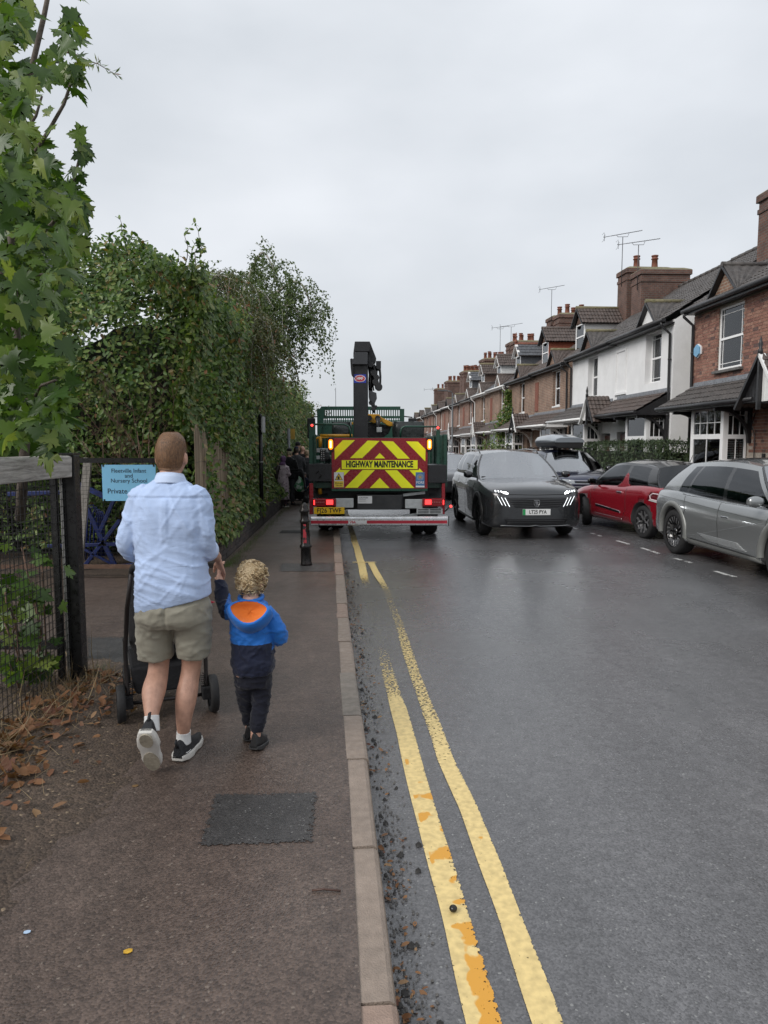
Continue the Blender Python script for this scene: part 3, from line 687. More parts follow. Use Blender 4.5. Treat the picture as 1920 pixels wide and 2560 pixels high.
def bay(parent, a, b, pr=.6, ztop=2.64, zbot=1.0, wallm=None, cur='slats', rows=1, cols=1, trim=None):
    base = MB(); base.bx(a, b, 0, pr, -.6, zbot); base.build('bay_wall', wallm, parent)
    f = MB(); tr = .08
    f.bx(a - .05, b + .05, 0, pr + .06, ztop - .0, ztop + .13); f.bx(a - .04, b + .04, 0, pr + .05, zbot, zbot + .06)
    for x in (a, b - tr): f.bx(x, x + tr, pr - tr, pr, zbot + .06, ztop)
    mid = (a + b) / 2
    o = f.build('bay_window', trim or m_upvc, parent, bevel=.005, seg=1)
    def lights(x0, x1, y, side=None):
        zt_ = zbot + .06 + (ztop - zbot) * .55
        window(o, x0, x1, zt_, ztop, y, sash=False, curtain='none', rows=rows, cols=cols, sill=False, side=side, mat=trim)
        window(o, x0, x1, zbot + .06, zt_, y, sash=False, curtain=cur, sill=False, side=side, cols=1 if cols == 1 else 2, mat=trim)
    lights(a + tr, b - tr, pr - .004)
    # the return facing up the street
    for xw, sgn in ((a + .004, -1),):
        # a window built along y: outer face at x = xw
        zt_ = zbot + .06 + (ztop - zbot) * .55
        for (c, d, cu, cl) in ((zt_, ztop, 'none', 3), (zbot + .06, zt_, cur, 2)):
            q = MB(); fw = .05; y0, y1 = .03, pr - tr
            q.bx(xw, xw + .06, y0, y0 + fw, c, d); q.bx(xw, xw + .06, y1 - fw, y1, c, d); q.bx(xw + .002, xw + .058, y0 + fw, y1 - fw, c, c + fw); q.bx(xw + .002, xw + .058, y0 + fw, y1 - fw, d - fw, d)
            for i in range(1, cl): yy = y0 + (y1 - y0) * i / cl; q.bx(xw + .012, xw + .034, yy - .010, yy + .010, c + fw, d - fw)
            if cl == 3: zc = d - fw - .14; q.bx(xw + .013, xw + .033, y0 + fw, y1 - fw, zc, zc + .018)
            w_ = q.build('window', trim or m_upvc, o)
            p = MB(); p.bx(xw + .02, xw + .025, y0 + fw, y1 - fw, c + fw, d - fw); p.build('pane', m_pane, w_)
            if cu == 'slats':
                k = MB(); z = c + .06
                while z < d - .06: k.bx(xw + .09, xw + .12, y0, y1, z, z + .03); z += .055
                k.build('blind', m_curtain, w_)
    q = MB(); q.bx(a + .3, b - .1, -.6, -.58, zbot, ztop); q.bx(b - .12, b - .1, -.5, pr - .1, zbot, ztop); q.build('room_shade_panel', m_dark, o)  # black panels behind the bay glass stand in for the unlit inside
    return o
def dwelling(label, Y0, x0, ang, z0, W, win, bay_a, door, wallm, roofm, opts):
    """One house of a pair. Local x runs away up the street, y towards the street."""
    t = thing(opts.get('name', 'terraced_house'), label, 'house', (x0, Y0, z0), ang, 'terraced houses on the right of the street')
    ww = opts.get('ww', 1.15); wz0, wz1 = opts.get('wz', (3.62, 5.18))
    ops = [(win - ww / 2, win + ww / 2, wz0, wz1), (door, door + .9, 0, 2.2), (bay_a + .08, bay_a + 1.52, .9, 2.6)]
    mb = MB(); wall_open(mb, 0, W, -1.2, EAVE - .02, -.28, 0, ops)
    mb.bx(0, .25, -8, -.28, -1.2, EAVE - .02); mb.bx(W - .25, W, -8, -.28, -1.2, EAVE - .02); mb.bx(.25, W - .25, -8, -7.8, -1.2, EAVE - .02)
    for xx in (0.0, W - .25): mb.prism([(-8, EAVE - .02), (-.05, EAVE - .02), (-4, ZR(-4) - .12)], 0, xx, xx + .25)
    wl = mb.build('wall', [wallm, m_mortar], t)
    # roof
    r = MB(); ov = opts.get('ov', (0, 0)); hs = 4.28
    tile_sheet(r, (-ov[0], .28, EAVE), (W + ov[1], .28, EAVE), (0, -hs, hs * math.tan(PITCHR)), flat=roofm is m_slate, gauge=.32)
    rf = r.build('roof', roofm, t, kind='stuff')
    r2 = MB(); r2.add([(0, RIDGE_N, ZR(RIDGE_N) - .02), (W, RIDGE_N, ZR(RIDGE_N) - .02), (W, -8.2, EAVE - .3), (0, -8.2, EAVE - .3)], [(0, 1, 2, 3)])
    for i in range(int(W / .45)): r2.tube([(i * .45, RIDGE_N, ZR(RIDGE_N) + .02), (i * .45 + .44, RIDGE_N, ZR(RIDGE_N) + .02 + .012)], .10, 8)
    r2.build('roof_ridge', roofm, t, kind='stuff')
    s = MB(); s.bx(-ov[0], W + ov[1], .0, .27, EAVE - .14, EAVE - .10); s.bx(-ov[0], W + ov[1], .26, .285, EAVE - .16, EAVE - .01); s.build('fascia', opts.get('trim', m_bpaint), t)
    gu = MB(); gu.tube([(-ov[0] - .02, .34, EAVE - .05), (W + ov[1] + .02, .34, EAVE - .05)], .058, 8); gu.build('gutter', opts.get('pipe', m_bpaint), t)
    if 'dp' in opts:
        px = opts['dp']; p = MB(); p.tube([(px, .34, EAVE - .08), (px, .33, EAVE - .2), (px, .07, EAVE - .42), (px, .06, 3.3), (px, .06, -.4)], .04, 8)
        for z in (1.2, 2.6, 4.2): p.cyl((px, .06, z), (px, .06, z + .05), .052, n=8)
        p.build('drainpipe', opts.get('pipe', m_bpaint), t)
    window(t, win - ww / 2, win + ww / 2, wz0, wz1, opts.get('wy', -.09), curtain=opts.get('cur', 'sides'), bars_top=opts.get('bars', False), sillm=opts.get('sillm', m_stone), mat=opts.get('wmat'), rows=opts.get('rows', 1), cols=opts.get('cols', 1))
    if opts.get('lintel'):
        k = MB(); k.bx(win - ww / 2 - .1, win + ww / 2 + .1, 0, .035, wz1, EAVE - .16); k.build('lintel', opts['lintel'], t)
    bay(t, bay_a, bay_a + 1.6, wallm=opts.get('bayw', m_bw3), cur=opts.get('baycur', 'slats'), rows=opts.get('brows', 1), cols=opts.get('bcols', 2), trim=opts.get('btrim'))
    d = MB(); d.bx(door + .05, door + .85, -.16, -.11, 0, 2.12); dd = d.build('front_door', m_oak, t, bevel=.006)
    k = MB(); k.ball((door + .75, -.09, 1.05), .03); k.build('door_knob', M('brass', (.5, .36, .12), .3, 1), dd)
    gablet(t, win, opts.get('gb', True), tile=roofm if roofm is not m_slate else m_tile, face=opts.get('gface'))
    return t
def frame_at(Y, bend=30.8):
    if Y < bend: return 9.25 - .0447 * Y, math.pi / 2 + math.atan(.0447)
    return 9.25 - .0447 * bend - .0726 * (Y - bend), math.pi / 2 + math.atan(.0726)
def zdrop(Y): return -.0106 * (Y - 19)

# --- near brick house (only its far half is in view)
x0, an = frame_at(14.5)
h0 = dwelling('brick house with white windows nearest the camera, at the right edge', 14.5, x0, an, 0, 5.2, 3.30, 2.32, .35, m_mortar, m_tile2,
              dict(name='brick_house', ww=1.16, wz=(3.62, 5.16), wy=-.03, bars=True, cur='sides', dp=5.12, bcols=4, brows=2, baycur='slats', gface=m_bw1))
ob = (3.30 - .58, 3.30 + .58, 3.62, 5.16)
bricks = []; c = 0; z = 1.6
while z < EAVE - .18:
    xx = .0 - (0 if c % 2 == 0 else .05); k = c % 2
    while xx < 5.2:
        ln = .215 if k % 2 == 0 else .1025
        a, b = max(0, xx), min(5.2, xx + ln)
        segs = [(a, b)]
        if z + .065 > ob[2] - .07 and z < ob[3]:
            segs = [(p, q) for p, q in ((a, min(b, ob[0])), (max(a, ob[1]), b)) if q - p > .02]
        if z < 3.35 and not (z < 2.62 and a > .2 and b < 2.25): segs = [q for q in segs if z < 2.62 and (q[1] < 2.2 or q[0] > 4.0)]
        for p, q in segs: bricks.append((p, q, z))
        xx += ln + .010; k += 1
    z += .075; c += 1
bms = {}
vis = sorted(bricks, key=lambda b: b[0] if b[0] > 1.25 else 9 + b[0])
rest = MB(); wall0 = [o for o in h0.children if o.name.startswith('wall')][0]
for i, (p, q, z) in enumerate(vis):
    if i < 300:
        ln = round(q - p, 3); mi = rng.choices(range(5), [5, 4, 3, 2, 1])[0]; key = (ln, mi)
        if key not in bms:
            b_ = MB(); b_.bx(0, ln, -.02, .009, 0, .065); bms[key] = b_.mesh('brick', brick_ms[mi])
        o = link('brick', bms[key], wall0); o.location = (p, rng.uniform(-.002, .002), z)
    else:
        rest.bx(p, q, -.02, .009 + rng.uniform(-.002, .002), z, z + .065, rng.choices(range(5), [5, 4, 3, 2, 1])[0])
rest.build('brickwork', brick_ms, wall0, kind='stuff')
canopy(h0, 0.35, 5.0, 1, m_tile2, m_bpaint, bracket_s=(2.2, 4.3))
porch_gable(h0, .02, m_wpaint, m_bpaint, hw=.70, zt=3.55)
chimney(h0, 4.75, -2.1, 8.42, pots=1, wd=.9, dp=.95, zb=5.6)
b = MB(); b.prism([(.17 * math.cos(k * math.pi / 3 + .5), .17 * math.sin(k * math.pi / 3 + .5)) for k in range(6)], 1, .005, .09); b.build('alarm_box', [M('alarm_blue', (.16, .36, .55), .4)], h0, loc=(4.86, 0, 4.25), bevel=.01)
b = MB(); b.prism([(.19 * math.cos(k * math.pi / 3 + .5), .19 * math.sin(k * math.pi / 3 + .5)) for k in range(6)], 1, .001, .05); b.build('alarm_backplate', m_upvc, h0, loc=(4.86, 0, 4.25))
b = MB(); b.tube([(2.02, .02, 2.5), (2.1, .05, 2.2), (1.95, .05, 2.0), (1.98, .02, .6)], .012, 6); b.build('cable', m_bpaint, h0)
b = MB(); b.bx(1.55, 1.63, .01, .05, 1.42, 1.58); b.build('door_bell', m_bpaint, h0)

# --- white rendered pair
x0, an = frame_at(20.9)
hw1 = dwelling('white rendered house with dark bay brackets, behind the clipped hedge', 20.9, x0, an, 0, 4.5, 1.42, .32, 3.35, m_wren, m_tile2,
               dict(name='rendered_house', ww=1.15, wz=(3.66, 5.2), wy=-.2, bars=True, cur='sides', dp=.12, bayw=m_wren, baycur='slats', bcols=1, gface=m_wren))
x0, an = frame_at(25.4)
hw2 = dwelling('white rendered house with white brackets, next door beyond the hedge', 25.4, x0, an, -.03, 5.0, 2.45, 1.45, .4, m_wren, m_tile2,
               dict(name='rendered_house', ww=1.1, wz=(3.62, 5.15), wy=-.2, cur='full', bayw=m_wren, baycur='full', bcols=1, gface=m_bw3, sillm=m_wpaint, dp=4.95))
canopy(hw1, .1, 4.2, 1, m_tile, m_bpaint, bracket_s=(.3, 2.1))
canopy(hw2, .2, 5.0, 1, m_tile2, m_wpaint, bracket_s=(1.3, 3.2))
porch_gable(hw2, -.35, m_bpaint, m_wpaint, hw=.6)
p = MB(); p.bx(3.55, 3.62, .0, .03, 3.55, 5.0); p.bx(4.42, 4.49, .0, .03, 3.55, 5.0); p.bx(3.62, 4.42, .0, .03, 4.93, 5.0); p.bx(3.5, 4.5, .0, .06, 3.47, 3.55); p.build('blank_panel_border', m_wren, hw1)
chimney(hw2, 4.5, -3.4, 8.85, pots=0, wd=1.0, dp=2.0)
# --- brick pairs further on
styles = [
    (30.8, 10.2, m_bw1, m_tile, ('white weatherboarded', m_wpaint, m_tile, m_bpaint), ('red tile hung', m_tilehang, m_tile, m_bpaint), 2, m_bpaint),
    (41.2, 9.6, m_bw1, m_slate, ('dark slate', m_slate, m_slate, m_wpaint), ('pale boarded', m_wpaint, m_tile, m_wpaint), 2, m_wpaint),
    (50.9, 9.2, m_bw2, m_tile, ('brown', m_bw3, m_tile, m_wpaint), ('dark grey', m_slate, m_slate, m_wpaint), 3, m_wpaint),
    (60.2, 9.2, m_bw2, m_tile, None, None, 4, m_bpaint),
    (69.5, 9.4, m_bw2, m_tile2, None, None, 4, m_wpaint),
    (79.0, 9.4, m_bw2, m_tile, None, None, 3, m_bpaint)]
ordn = ['first', 'second', 'third', 'fourth', 'fifth', 'sixth']
hz = []
for i, (Y, W, wm, rm, d1, d2, pots, trim) in enumerate(styles):
    for half in (0, 1):
        s0 = 0 if half == 0 else W * .5
        x0, an = frame_at(Y + .001); Yh = Y + s0; x0, an = frame_at(Yh + .001)
        dn = (d1, d2)[half]
        lab = ('%s brick house of the %s pair beyond the white houses, %s' % (('nearer', 'further')[half], ordn[i], (dn[0] + ' dormer') if dn else 'no dormer'))
        wi, ba, do = (1.75, .55, W * .5 - 1.35) if half == 0 else (W * .5 - 2.6, W * .5 - 3.1, .45)
        o = dwelling(lab, Yh, x0, an, zdrop(Yh), W * .5, wi, ba, do, wm, rm, dict(wy=-.12, ww=1.0, cur='full', dp=.15 if half == 0 else W * .5 - .15, trim=trim, lintel=m_wpaint if (i + half) % 3 != 1 else m_bpaint, bayw=m_bw2, baycur='full', bcols=2, brows=1, gb=trim is m_bpaint, pipe=m_bpaint if i % 2 == 0 else m_wpaint, sillm=m_wpaint))
        canopy(o, .05, W * .5 - .05, 1, rm if i != 1 else m_tile, m_wpaint, bracket_s=(.4, 2.4))
        if half: porch_gable(o, 0, m_wpaint, m_wpaint if i else m_bpaint, hw=.6)
        if dn: dormer(o, .95, cheek=dn[1], tile=dn[2], barge=dn[3], finial=(i == 1 and half == 0))
        if half == 0:
            chimney(o, .55, -3.4, 9.25 if i else 9.35, pots=pots, wd=1.0, dp=2.0)
            pnl = MB(); pnl.bx(W * .5 - .55, W * .5 - .02, -.001, .03, 3.5, 4.9); pnl.build('terracotta_panel', m_panelr, o)
        else: chimney(o, W * .5 - .6, -3.4, 9.1, pots=pots, wd=1.0, dp=2.0)
        hz.append(o)
def on_house(h, s, n, z): bpy.context.view_layer.update(); return h.matrix_world @ Vector((s, n, z))
p = P(1555, 660, 31.0); aerial('tall aerial on the big chimney stack, pointing right', (p.x, 31.0, 8.4), P(1555, 592, 31.0).z - 8.4, .8, -.05, .16)
p = P(1595, 660, 29.8); aerial('lower aerial mast in front of the big chimney stack', (p.x, 29.8, 8.0), P(1595, 612, 29.8).z - 8.0, .85, -.05, .13)
p = P(1378, 800, 41.2); aerial('thin aerial above the red dormer roof', (p.x, 41.2, 8.3), P(1378, 724, 41.2).z - 8.3, .7, -.05, .16)
p = P(1250, 880, 51.0); aerial('left aerial of the two above the far dormers', (p.x, 51.0, 8.2), P(1250, 822, 51.0).z - 8.2, .6, 0, .1)
p = P(1277, 880, 51.0); aerial('right aerial of the two above the far dormers', (p.x, 51.0, 8.2), P(1277, 817, 51.0).z - 8.2, .8, 0, .16)
p = P(1081, 1010, 75.0); aerial('far tall aerial at the end of the terrace', (p.x, 75.0, 7.6), P(1081, 975, 75.0).z - 7.6, .9, 0, .1)
# street lamp
p = G(1130, 1149); t = thing('street_lamp', 'slim grey street lamp post in front of the far houses', 'street lamp', (P(1130, 1140, 46).x, 46, .1))
ml = M('lamp_steel', (.11, .115, .12), .5, .4)
mb = MB(); mb.tube([(0, 0, 0), (0, 0, 1.2), (0, 0, 1.25), (0, 0, 4.9)], [.08, .08, .055, .045], 10); mb.build('post', ml, t)
mb = MB(); mb.tube([(0, 0, 4.85), (-.1, 0, 5.0), (-.35, 0, 5.03)], .03, 8); mb.build('arm', ml, t)
mb = MB(); mb.prism([(-.35, 5.0), (-.35, 5.07), (-.55, 5.10), (-.95, 5.06), (-.95, 5.03)], 1, -.12, .12); mb.build('lamp_head', ml, t, bevel=.01)
# ================================================================ LEFT SIDE: GREENERY
nr = np.random.default_rng(5)
LEAF_V = [(0, 0, 0), (.30, .22, .05), (.30, -.22, .05), (.72, .20, .03), (.72, -.20, .03), (1, 0, -.06), (.35, 0, -.02), (.72, 0, -.02)]
LEAF_F = [(0, 6, 1), (0, 2, 6), (6, 7, 3, 1), (6, 2, 4, 7), (7, 5, 3), (7, 4, 5)]
SLEAF_V = [(0, 0, 0), (.5, .28, .04), (.5, -.28, .04), (1, 0, -.05)]
SLEAF_F = [(0, 2, 3), (0, 3, 1)]
m_beech = leaf_mat('beech_leaf', [((0.035, 0.080, 0.014), 3), ((0.072, 0.140, 0.024), 4), ((0.135, 0.210, 0.040), 3), ((0.22, 0.27, 0.075), 1.6), ((0.208, 0.098, 0.039), .12)], .5)
m_ivy = leaf_mat('ivy_leaf', [((0.042, 0.082, 0.018), 3), ((0.085, 0.142, 0.032), 4), ((0.145, 0.205, 0.052), 3), ((0.24, 0.27, 0.10), 1.3), ((0.237, 0.106, 0.050), .22), ((0.300, 0.213, 0.112), .15)], .48)
m_birch = leaf_mat('birch_leaf', [((0.050, 0.083, 0.022), 3), ((0.075, 0.115, 0.033), 4), ((0.119, 0.156, 0.050), 2)], .5)
m_birch2 = leaf_mat('weeping_leaf', [((.05, .066, .02), 3), ((.078, .092, .03), 4), ((.12, .12, .045), 1.5), ((.2, .08, .04), .12)], .45)
m_maple = leaf_mat('maple_leaf', [((.036, .080, .014), 3), ((.064, .125, .020), 4), ((.115, .19, .030), 3), ((.18, .23, .05), .9)], .38, .38)
m_bark = M('bark_grey', (.11, .09, .075), .85, var=.35, scale=18, bump=.6, bscale=60)
m_bbark = M('bark_birch', (.33, .31, .28), .75, var=.35, scale=10, dirt=.5, dirtcol=(.05, .045, .04))
m_twig = M('dead_twig', (.14, .085, .06), .85, var=.3, scale=20)
m_shade_core = M('hedge_shade_core', (.013, .017, .008), .95, var=.4, scale=6)  # near-black core: shade inside the hedges put into the colour
def fbm(x, y, z, s): return noise.fractal(Vector((x * s, y * s, z * s)), 1.0, 2.0, 3)
# ---- tall beech hedge behind the gate
def beech_top(x): return 4.35 + .45 * math.exp(-((x + 3.85) / .65) ** 2) - .5 * sm(-3.3, -2.6, x) + .3 * sm(-5, -6.5, x) + .14 * noise.noise(Vector((x * 2.2, 0, 3)))
t = thing('beech_hedge', 'tall dark green beech hedge with upright sprouts behind the school gate', 'hedge', (-4.3, 11.2, .1))
ps = []; ns = []
while len(ps) < 36000:
    k = nr.random(); x = nr.uniform(-6.6, -2.4)
    zt = beech_top(x)
    if k < .74:
        z = nr.uniform(.3, zt + .1) if nr.random() < .74 else zt - nr.uniform(-.1, 1.2); d = nr.exponential(.13) if nr.random() < .78 else nr.uniform(.3, .85); bulge = .35 * fbm(x, z, 0, .9) + .22 * fbm(x, z, 9, 2.6)
        yy = 10.05 + .25 * (1 - math.sin(min(1, z / 4.2) * math.pi * .9)) - bulge + d; n = (.1, -1, .55)
        if z > zt - .9: yy += (z - zt + .9) ** 2 * .7 + nr.uniform(0, .9)
    elif k < .86:
        yy = nr.uniform(10.4, 13.5); z = zt - nr.exponential(.32) + .25 * fbm(x, yy, 4, 1.4); n = (0, -.3, 1)
    else:
        yy = nr.uniform(10.2, 13.5); z = nr.uniform(1.6, 4.1); x = -2.5 - nr.exponential(.13) + .3 * fbm(yy, z, 2, 1.2); n = (1, -.3, .4)
    if fbm(x * 1.0, yy, z * 1.0, 1.7) < -.24 and nr.random() < .72 and z < zt - .5: continue
    ps.append((x + 4.3, yy - 11.2, z - .1)); ns.append(n)
n = len(ps); scatter('foliage', LEAF_V, LEAF_F, ps, rots(n, nr, ns, .55, (0, 0, -.5)), nr.uniform(.05, .115, n), m_beech, t, 'stuff')
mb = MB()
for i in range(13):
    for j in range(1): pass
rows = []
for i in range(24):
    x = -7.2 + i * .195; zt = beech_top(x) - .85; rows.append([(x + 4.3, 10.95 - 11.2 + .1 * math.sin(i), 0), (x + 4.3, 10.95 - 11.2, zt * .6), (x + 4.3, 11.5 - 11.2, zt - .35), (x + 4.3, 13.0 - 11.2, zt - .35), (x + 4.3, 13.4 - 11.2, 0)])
mb.loft(rows, 0, True, True, True); mb.build('interior', m_shade_core, t)  # dark core added to block light behind the beech leaves
def sprout(mb, base, top, wob=.06, r=.012, n=7):
    pts = [Vector(base).lerp(Vector(top), k / n) + Vector((rng.uniform(-wob, wob), rng.uniform(-wob, wob), 0)) * (k / n) for k in range(n + 1)]
    mb.tube(pts, [r * (1 - .75 * k / n) for k in range(n + 1)], 5); return pts
mb = MB(); lp = []; ln_ = []; ls = []
for (u0, v0, u1, v1, Y) in ((455, 740, 470, 568, 10.8), (487, 740, 495, 553, 10.8), (470, 720, 440, 622, 10.9), (405, 720, 407, 630, 11), (432, 715, 428, 640, 11), (318, 660, 306, 545, 11), (330, 650, 322, 590, 11), (365, 680, 369, 612, 11.2), (280, 660, 274, 580, 11.2), (510, 730, 512, 655, 10.7), (478, 700, 482, 610, 10.8), (500, 640, 506, 600, 10.8), (355, 640, 350, 600, 11)):
    b, tp = P(u0, v0, Y), P(u1, v1, Y); pts = sprout(mb, (b.x + 4.3, b.y - 11.2, b.z - .1), (tp.x + 4.3, tp.y - 11.2, tp.z - .1))
    for k in range(26):
        q = nr.uniform(.1, 1) * (len(pts) - 1); i = min(int(q), len(pts) - 2); pp = pts[i].lerp(pts[i + 1], q - i); lp.append(pp); ln_.append((0, -.6, .5)); ls.append(nr.uniform(.06, .1))
mb.build('sprout', m_bark, t); scatter('sprout_leaves', LEAF_V, LEAF_F, lp, rots(len(lp), nr, ln_, .9), ls, m_beech, t, 'stuff')
# ---- ivy covered boundary along the footway
ivx = lambda y: -2.52 - .045 * (y - 10)
t = thing('ivy_hedge', 'long wall of ivy leaves along the low brick wall and footway', 'hedge', (-2.6, 12, .1))
ps = []; ns = []; sz = []
def ivtop(y): return 3.55 + .30 * noise.noise(Vector((y * .5, 1, 0))) + .12 * noise.noise(Vector((y * 2.2, 5, 0))) + (.5 * sm(12.5, 10, y))
while len(ps) < 33000:
    y = 9.55 + 25 * nr.random() ** 1.75; zt = ivtop(y); z = nr.uniform(.42, zt); d = nr.exponential(.07)
    if nr.random() < .1: z = zt + nr.uniform(-.15, .12); d = nr.uniform(-.1, .7)
    low = sm(1.0, .45, z) * .22
    x = ivx(y) + .20 * fbm(y, z, 3, .8) + .10 * fbm(y, z, 8, 2.6) - d + low + .12 * sm(2.1, 3.2, z)
    if 9.3 < y < 12.2 and .75 < z < 1.95 - (y - 9.5) * .10 + .12 * noise.noise(Vector((y * 3, z * 2, 1))):
        if nr.random() < .975 - .45 * sm(11.2, 12.2, y): continue
        x = ivx(y) + .06
    if fbm(y, z, 5, 1.6) < -.30 and nr.random() < .75: continue
    ps.append((x + 2.6, y - 12, z - .1)); ns.append((1, -.5, .35)); sz.append(nr.uniform(.05, .125) * (1 + .02 * (y - 10)))
n = len(ps); scatter('foliage', LEAF_V, LEAF_F, ps, rots(n, nr, ns, .45, (.3, 0, -1.2)), sz, m_ivy, t, 'stuff')
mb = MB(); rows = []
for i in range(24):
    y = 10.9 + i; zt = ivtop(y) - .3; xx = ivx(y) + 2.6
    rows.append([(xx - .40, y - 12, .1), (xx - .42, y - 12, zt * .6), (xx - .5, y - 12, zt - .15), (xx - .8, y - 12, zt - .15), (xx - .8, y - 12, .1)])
mb.loft(rows, 0, True, True, False); mb.build('interior', m_shade_core, t)  # dark core added as the shade behind the ivy leaves
# ---- split reed screen showing through the ivy
t = thing('reed_screen', 'weathered split reed screen panel half grown over by ivy', 'screen', (-2.45, 9.4, .35))
m_reed = leaf_mat('reed', [((.20, .155, .105), 3), ((.28, .225, .16), 3), ((.15, .11, .075), 2), ((.33, .27, .19), 1)], .8, .05)
ps = []; ro = []; sc = []
vv = [(-.005, 0, 0), (.005, 0, 0), (.004, 0, 1), (-.004, 0, 1), (0, -.006, .5)]; ff = [(0, 1, 4), (1, 2, 4), (2, 3, 4), (3, 0, 4)]
mb = MB()
for i in range(300):
    y = i * .0092 + rng.uniform(-.002, .002); yy = 9.4 + y; h = 1.62 - y * .07 + .10 * noise.noise(Vector((y * 4, 0, 0))) + rng.uniform(-.05, .05); x = ivx(yy) + 2.45 + .02 + rng.uniform(-.006, .006); tl = rng.uniform(-.02, .02) + .03 * noise.noise(Vector((y * 2, 3, 0)))
    mb.tube([(x, y, 0), (x, y + tl, h)], [.0052, .0045], 4, smooth=False)
mb.build('reeds', m_reed, t, kind='stuff')
mb = MB()
for z in (.3, .75, 1.2): mb.tube([(ivx(9.4 + k * .2) + 2.45 + .027, k * .2, z + .01 * math.sin(k)) for k in range(14)], .003, 4)
mb.build('tie_wire', M('wire', (.12, .11, .1), .5, .7), t)
# ---- dead shrub
t = thing('dead_shrub', 'leafless brown twiggy shrub above the gate, left of the sign post', 'shrub', (-3.45, 9.75, .1))
mb = MB()
def twig(p, d, ln, r, dep):
    pts = [p]
    for k in range(4):
        d = (d + Vector((rng.uniform(-.3, .3), rng.uniform(-.25, .25), rng.uniform(-.12, .3)))).normalized(); pts.append(pts[-1] + d * ln / 4)
    mb.tube(pts, [r, r * .85, r * .7, r * .6, r * .45], 4)
    if dep:
        for k in range(rng.choice([2, 3, 3])):
            q = rng.choice(pts[1:]); twig(q, (d + Vector((rng.uniform(-1, 1), rng.uniform(-.6, .6), rng.uniform(-.5, .6)))).normalized(), ln * rng.uniform(.5, .8), r * .55, dep - 1)
for i in range(8): twig(Vector((rng.uniform(-.2, .45), rng.uniform(-.1, .1), .9)), Vector((rng.uniform(-1.0, .35), -.05, 1)).normalized(), rng.uniform(.7, 1.05), .009, 4)
mb.tube([(.1, 0, 0), (.12, 0, 1.0)], [.03, .02], 6)
mb.build('twigs', m_twig, t, kind='stuff')
# ---- birches
def hang_tree(name, label, root, limbs, bark, leafm, nstr, slen, lsz, seed, dens=15, spread=.25):
    rg = random.Random(seed); n2 = np.random.default_rng(seed)
    t = thing(name, label, 'tree', root)
    rt = Vector(root); tr = MB(); lp = []; ls = []
    for li, (pts, r) in enumerate(limbs):
        pts = [Vector(p) - rt for p in pts]
        # smooth the limb
        q = []
        for i in range(len(pts) - 1):
            p0 = pts[max(0, i - 1)]; p1 = pts[i]; p2 = pts[i + 1]; p3 = pts[min(len(pts) - 1, i + 2)]
            for k in range(6):
                s_ = k / 6; q.append(.5 * ((2 * p1) + (p2 - p0) * s_ + (2 * p0 - 5 * p1 + 4 * p2 - p3) * s_ ** 2 + (3 * p1 - p0 - 3 * p2 + p3) * s_ ** 3))
        q.append(pts[-1]); n_ = len(q)
        tr.tube(q, [max(.008, r * (1 - .88 * i / n_)) for i in range(n_)], 6)
        if li == 0: continue
        for s_ in range(nstr[li] if isinstance(nstr, list) else nstr):
            i = rg.randint(int(n_ * .15), n_ - 1); p = q[i] + Vector((rg.gauss(0, spread), rg.gauss(0, spread * 1.6), rg.gauss(0, spread * .6)))
            ln = slen * rg.uniform(.35, 1.15); sw = Vector((rg.uniform(-.35, .45), rg.uniform(-.3, .3), 0)); prev = p; st = [p]
            k_ = max(4, int(ln / .12))
            for k in range(k_):
                f = k / k_; prev = prev + Vector((sw.x * (1 - f) ** 2 * .25, sw.y * (1 - f) ** 2 * .25, -ln / k_ * (.25 + .95 * f))); st.append(prev)
            if rg.random() < .35: tr.tube(st[::2] + [st[-1]], .004, 3)
            for k in range(int(ln * dens)):
                i2 = min(len(st) - 2, int(rg.random() * (len(st) - 1))); pp = st[i2].lerp(st[i2 + 1], rg.random()); lp.append(pp + Vector((rg.gauss(0, .035), rg.gauss(0, .035), rg.gauss(0, .02)))); ls.append(rg.uniform(*lsz))
    tr.build('trunk', bark, t)
    n_ = len(lp); scatter('crown', SLEAF_V, SLEAF_F, lp, rots(n_, n2, [(.2, -.6, .3)] * n_, .9, (0, 0, -1.2)), ls, leafm, t, 'stuff')
    return t
Q = lambda u, v, Y: P(u, v, Y)
bt_ = hang_tree('birch_tree', 'weeping birch with arching limbs overhanging the street behind the ivy hedge', (-4.2, 19.0, .1),
    [([(-4.2, 19, .1), (-4.15, 19, 2), (-4.1, 19, 4), (-4.2, 19, 5.6)], .16),
     ([Q(590, 860, 19), Q(640, 740, 19), Q(665, 670, 19), Q(690, 632, 19), Q(712, 660, 18.8), Q(722, 690, 18.8)], .06),
     ([Q(590, 850, 19), Q(660, 770, 19), Q(720, 735, 18.8), Q(765, 705, 18.6), Q(795, 720, 18.4), Q(812, 775, 18.3), Q(818, 800, 18.3)], .06),
     ([Q(600, 850, 19), Q(680, 800, 18.7), Q(740, 765, 18.4), Q(775, 775, 18.2), Q(790, 820, 18.1)], .05),
     ([Q(585, 830, 19), Q(610, 740, 19.4), Q(640, 690, 19.6), Q(665, 680, 19.6)], .05),
     ([Q(580, 830, 19), Q(570, 730, 19.4), Q(580, 680, 19.6), Q(610, 690, 19.6)], .05),
     ([Q(600, 830, 19), Q(650, 740, 18.2), Q(690, 730, 17.8), Q(720, 770, 17.6)], .05),
     ([Q(600, 830, 19), Q(640, 800, 17.9), Q(680, 800, 17.6), Q(715, 840, 17.4)], .05),
     ([Q(590, 850, 19), Q(650, 800, 19.2), Q(720, 820, 19), Q(755, 870, 18.8)], .05)],
    m_bbark, m_birch, [0, 55, 85, 66, 66, 66, 76, 70, 62], 1.75, (.06, .095), 11, 32, .20)
bt_.location.x -= .34
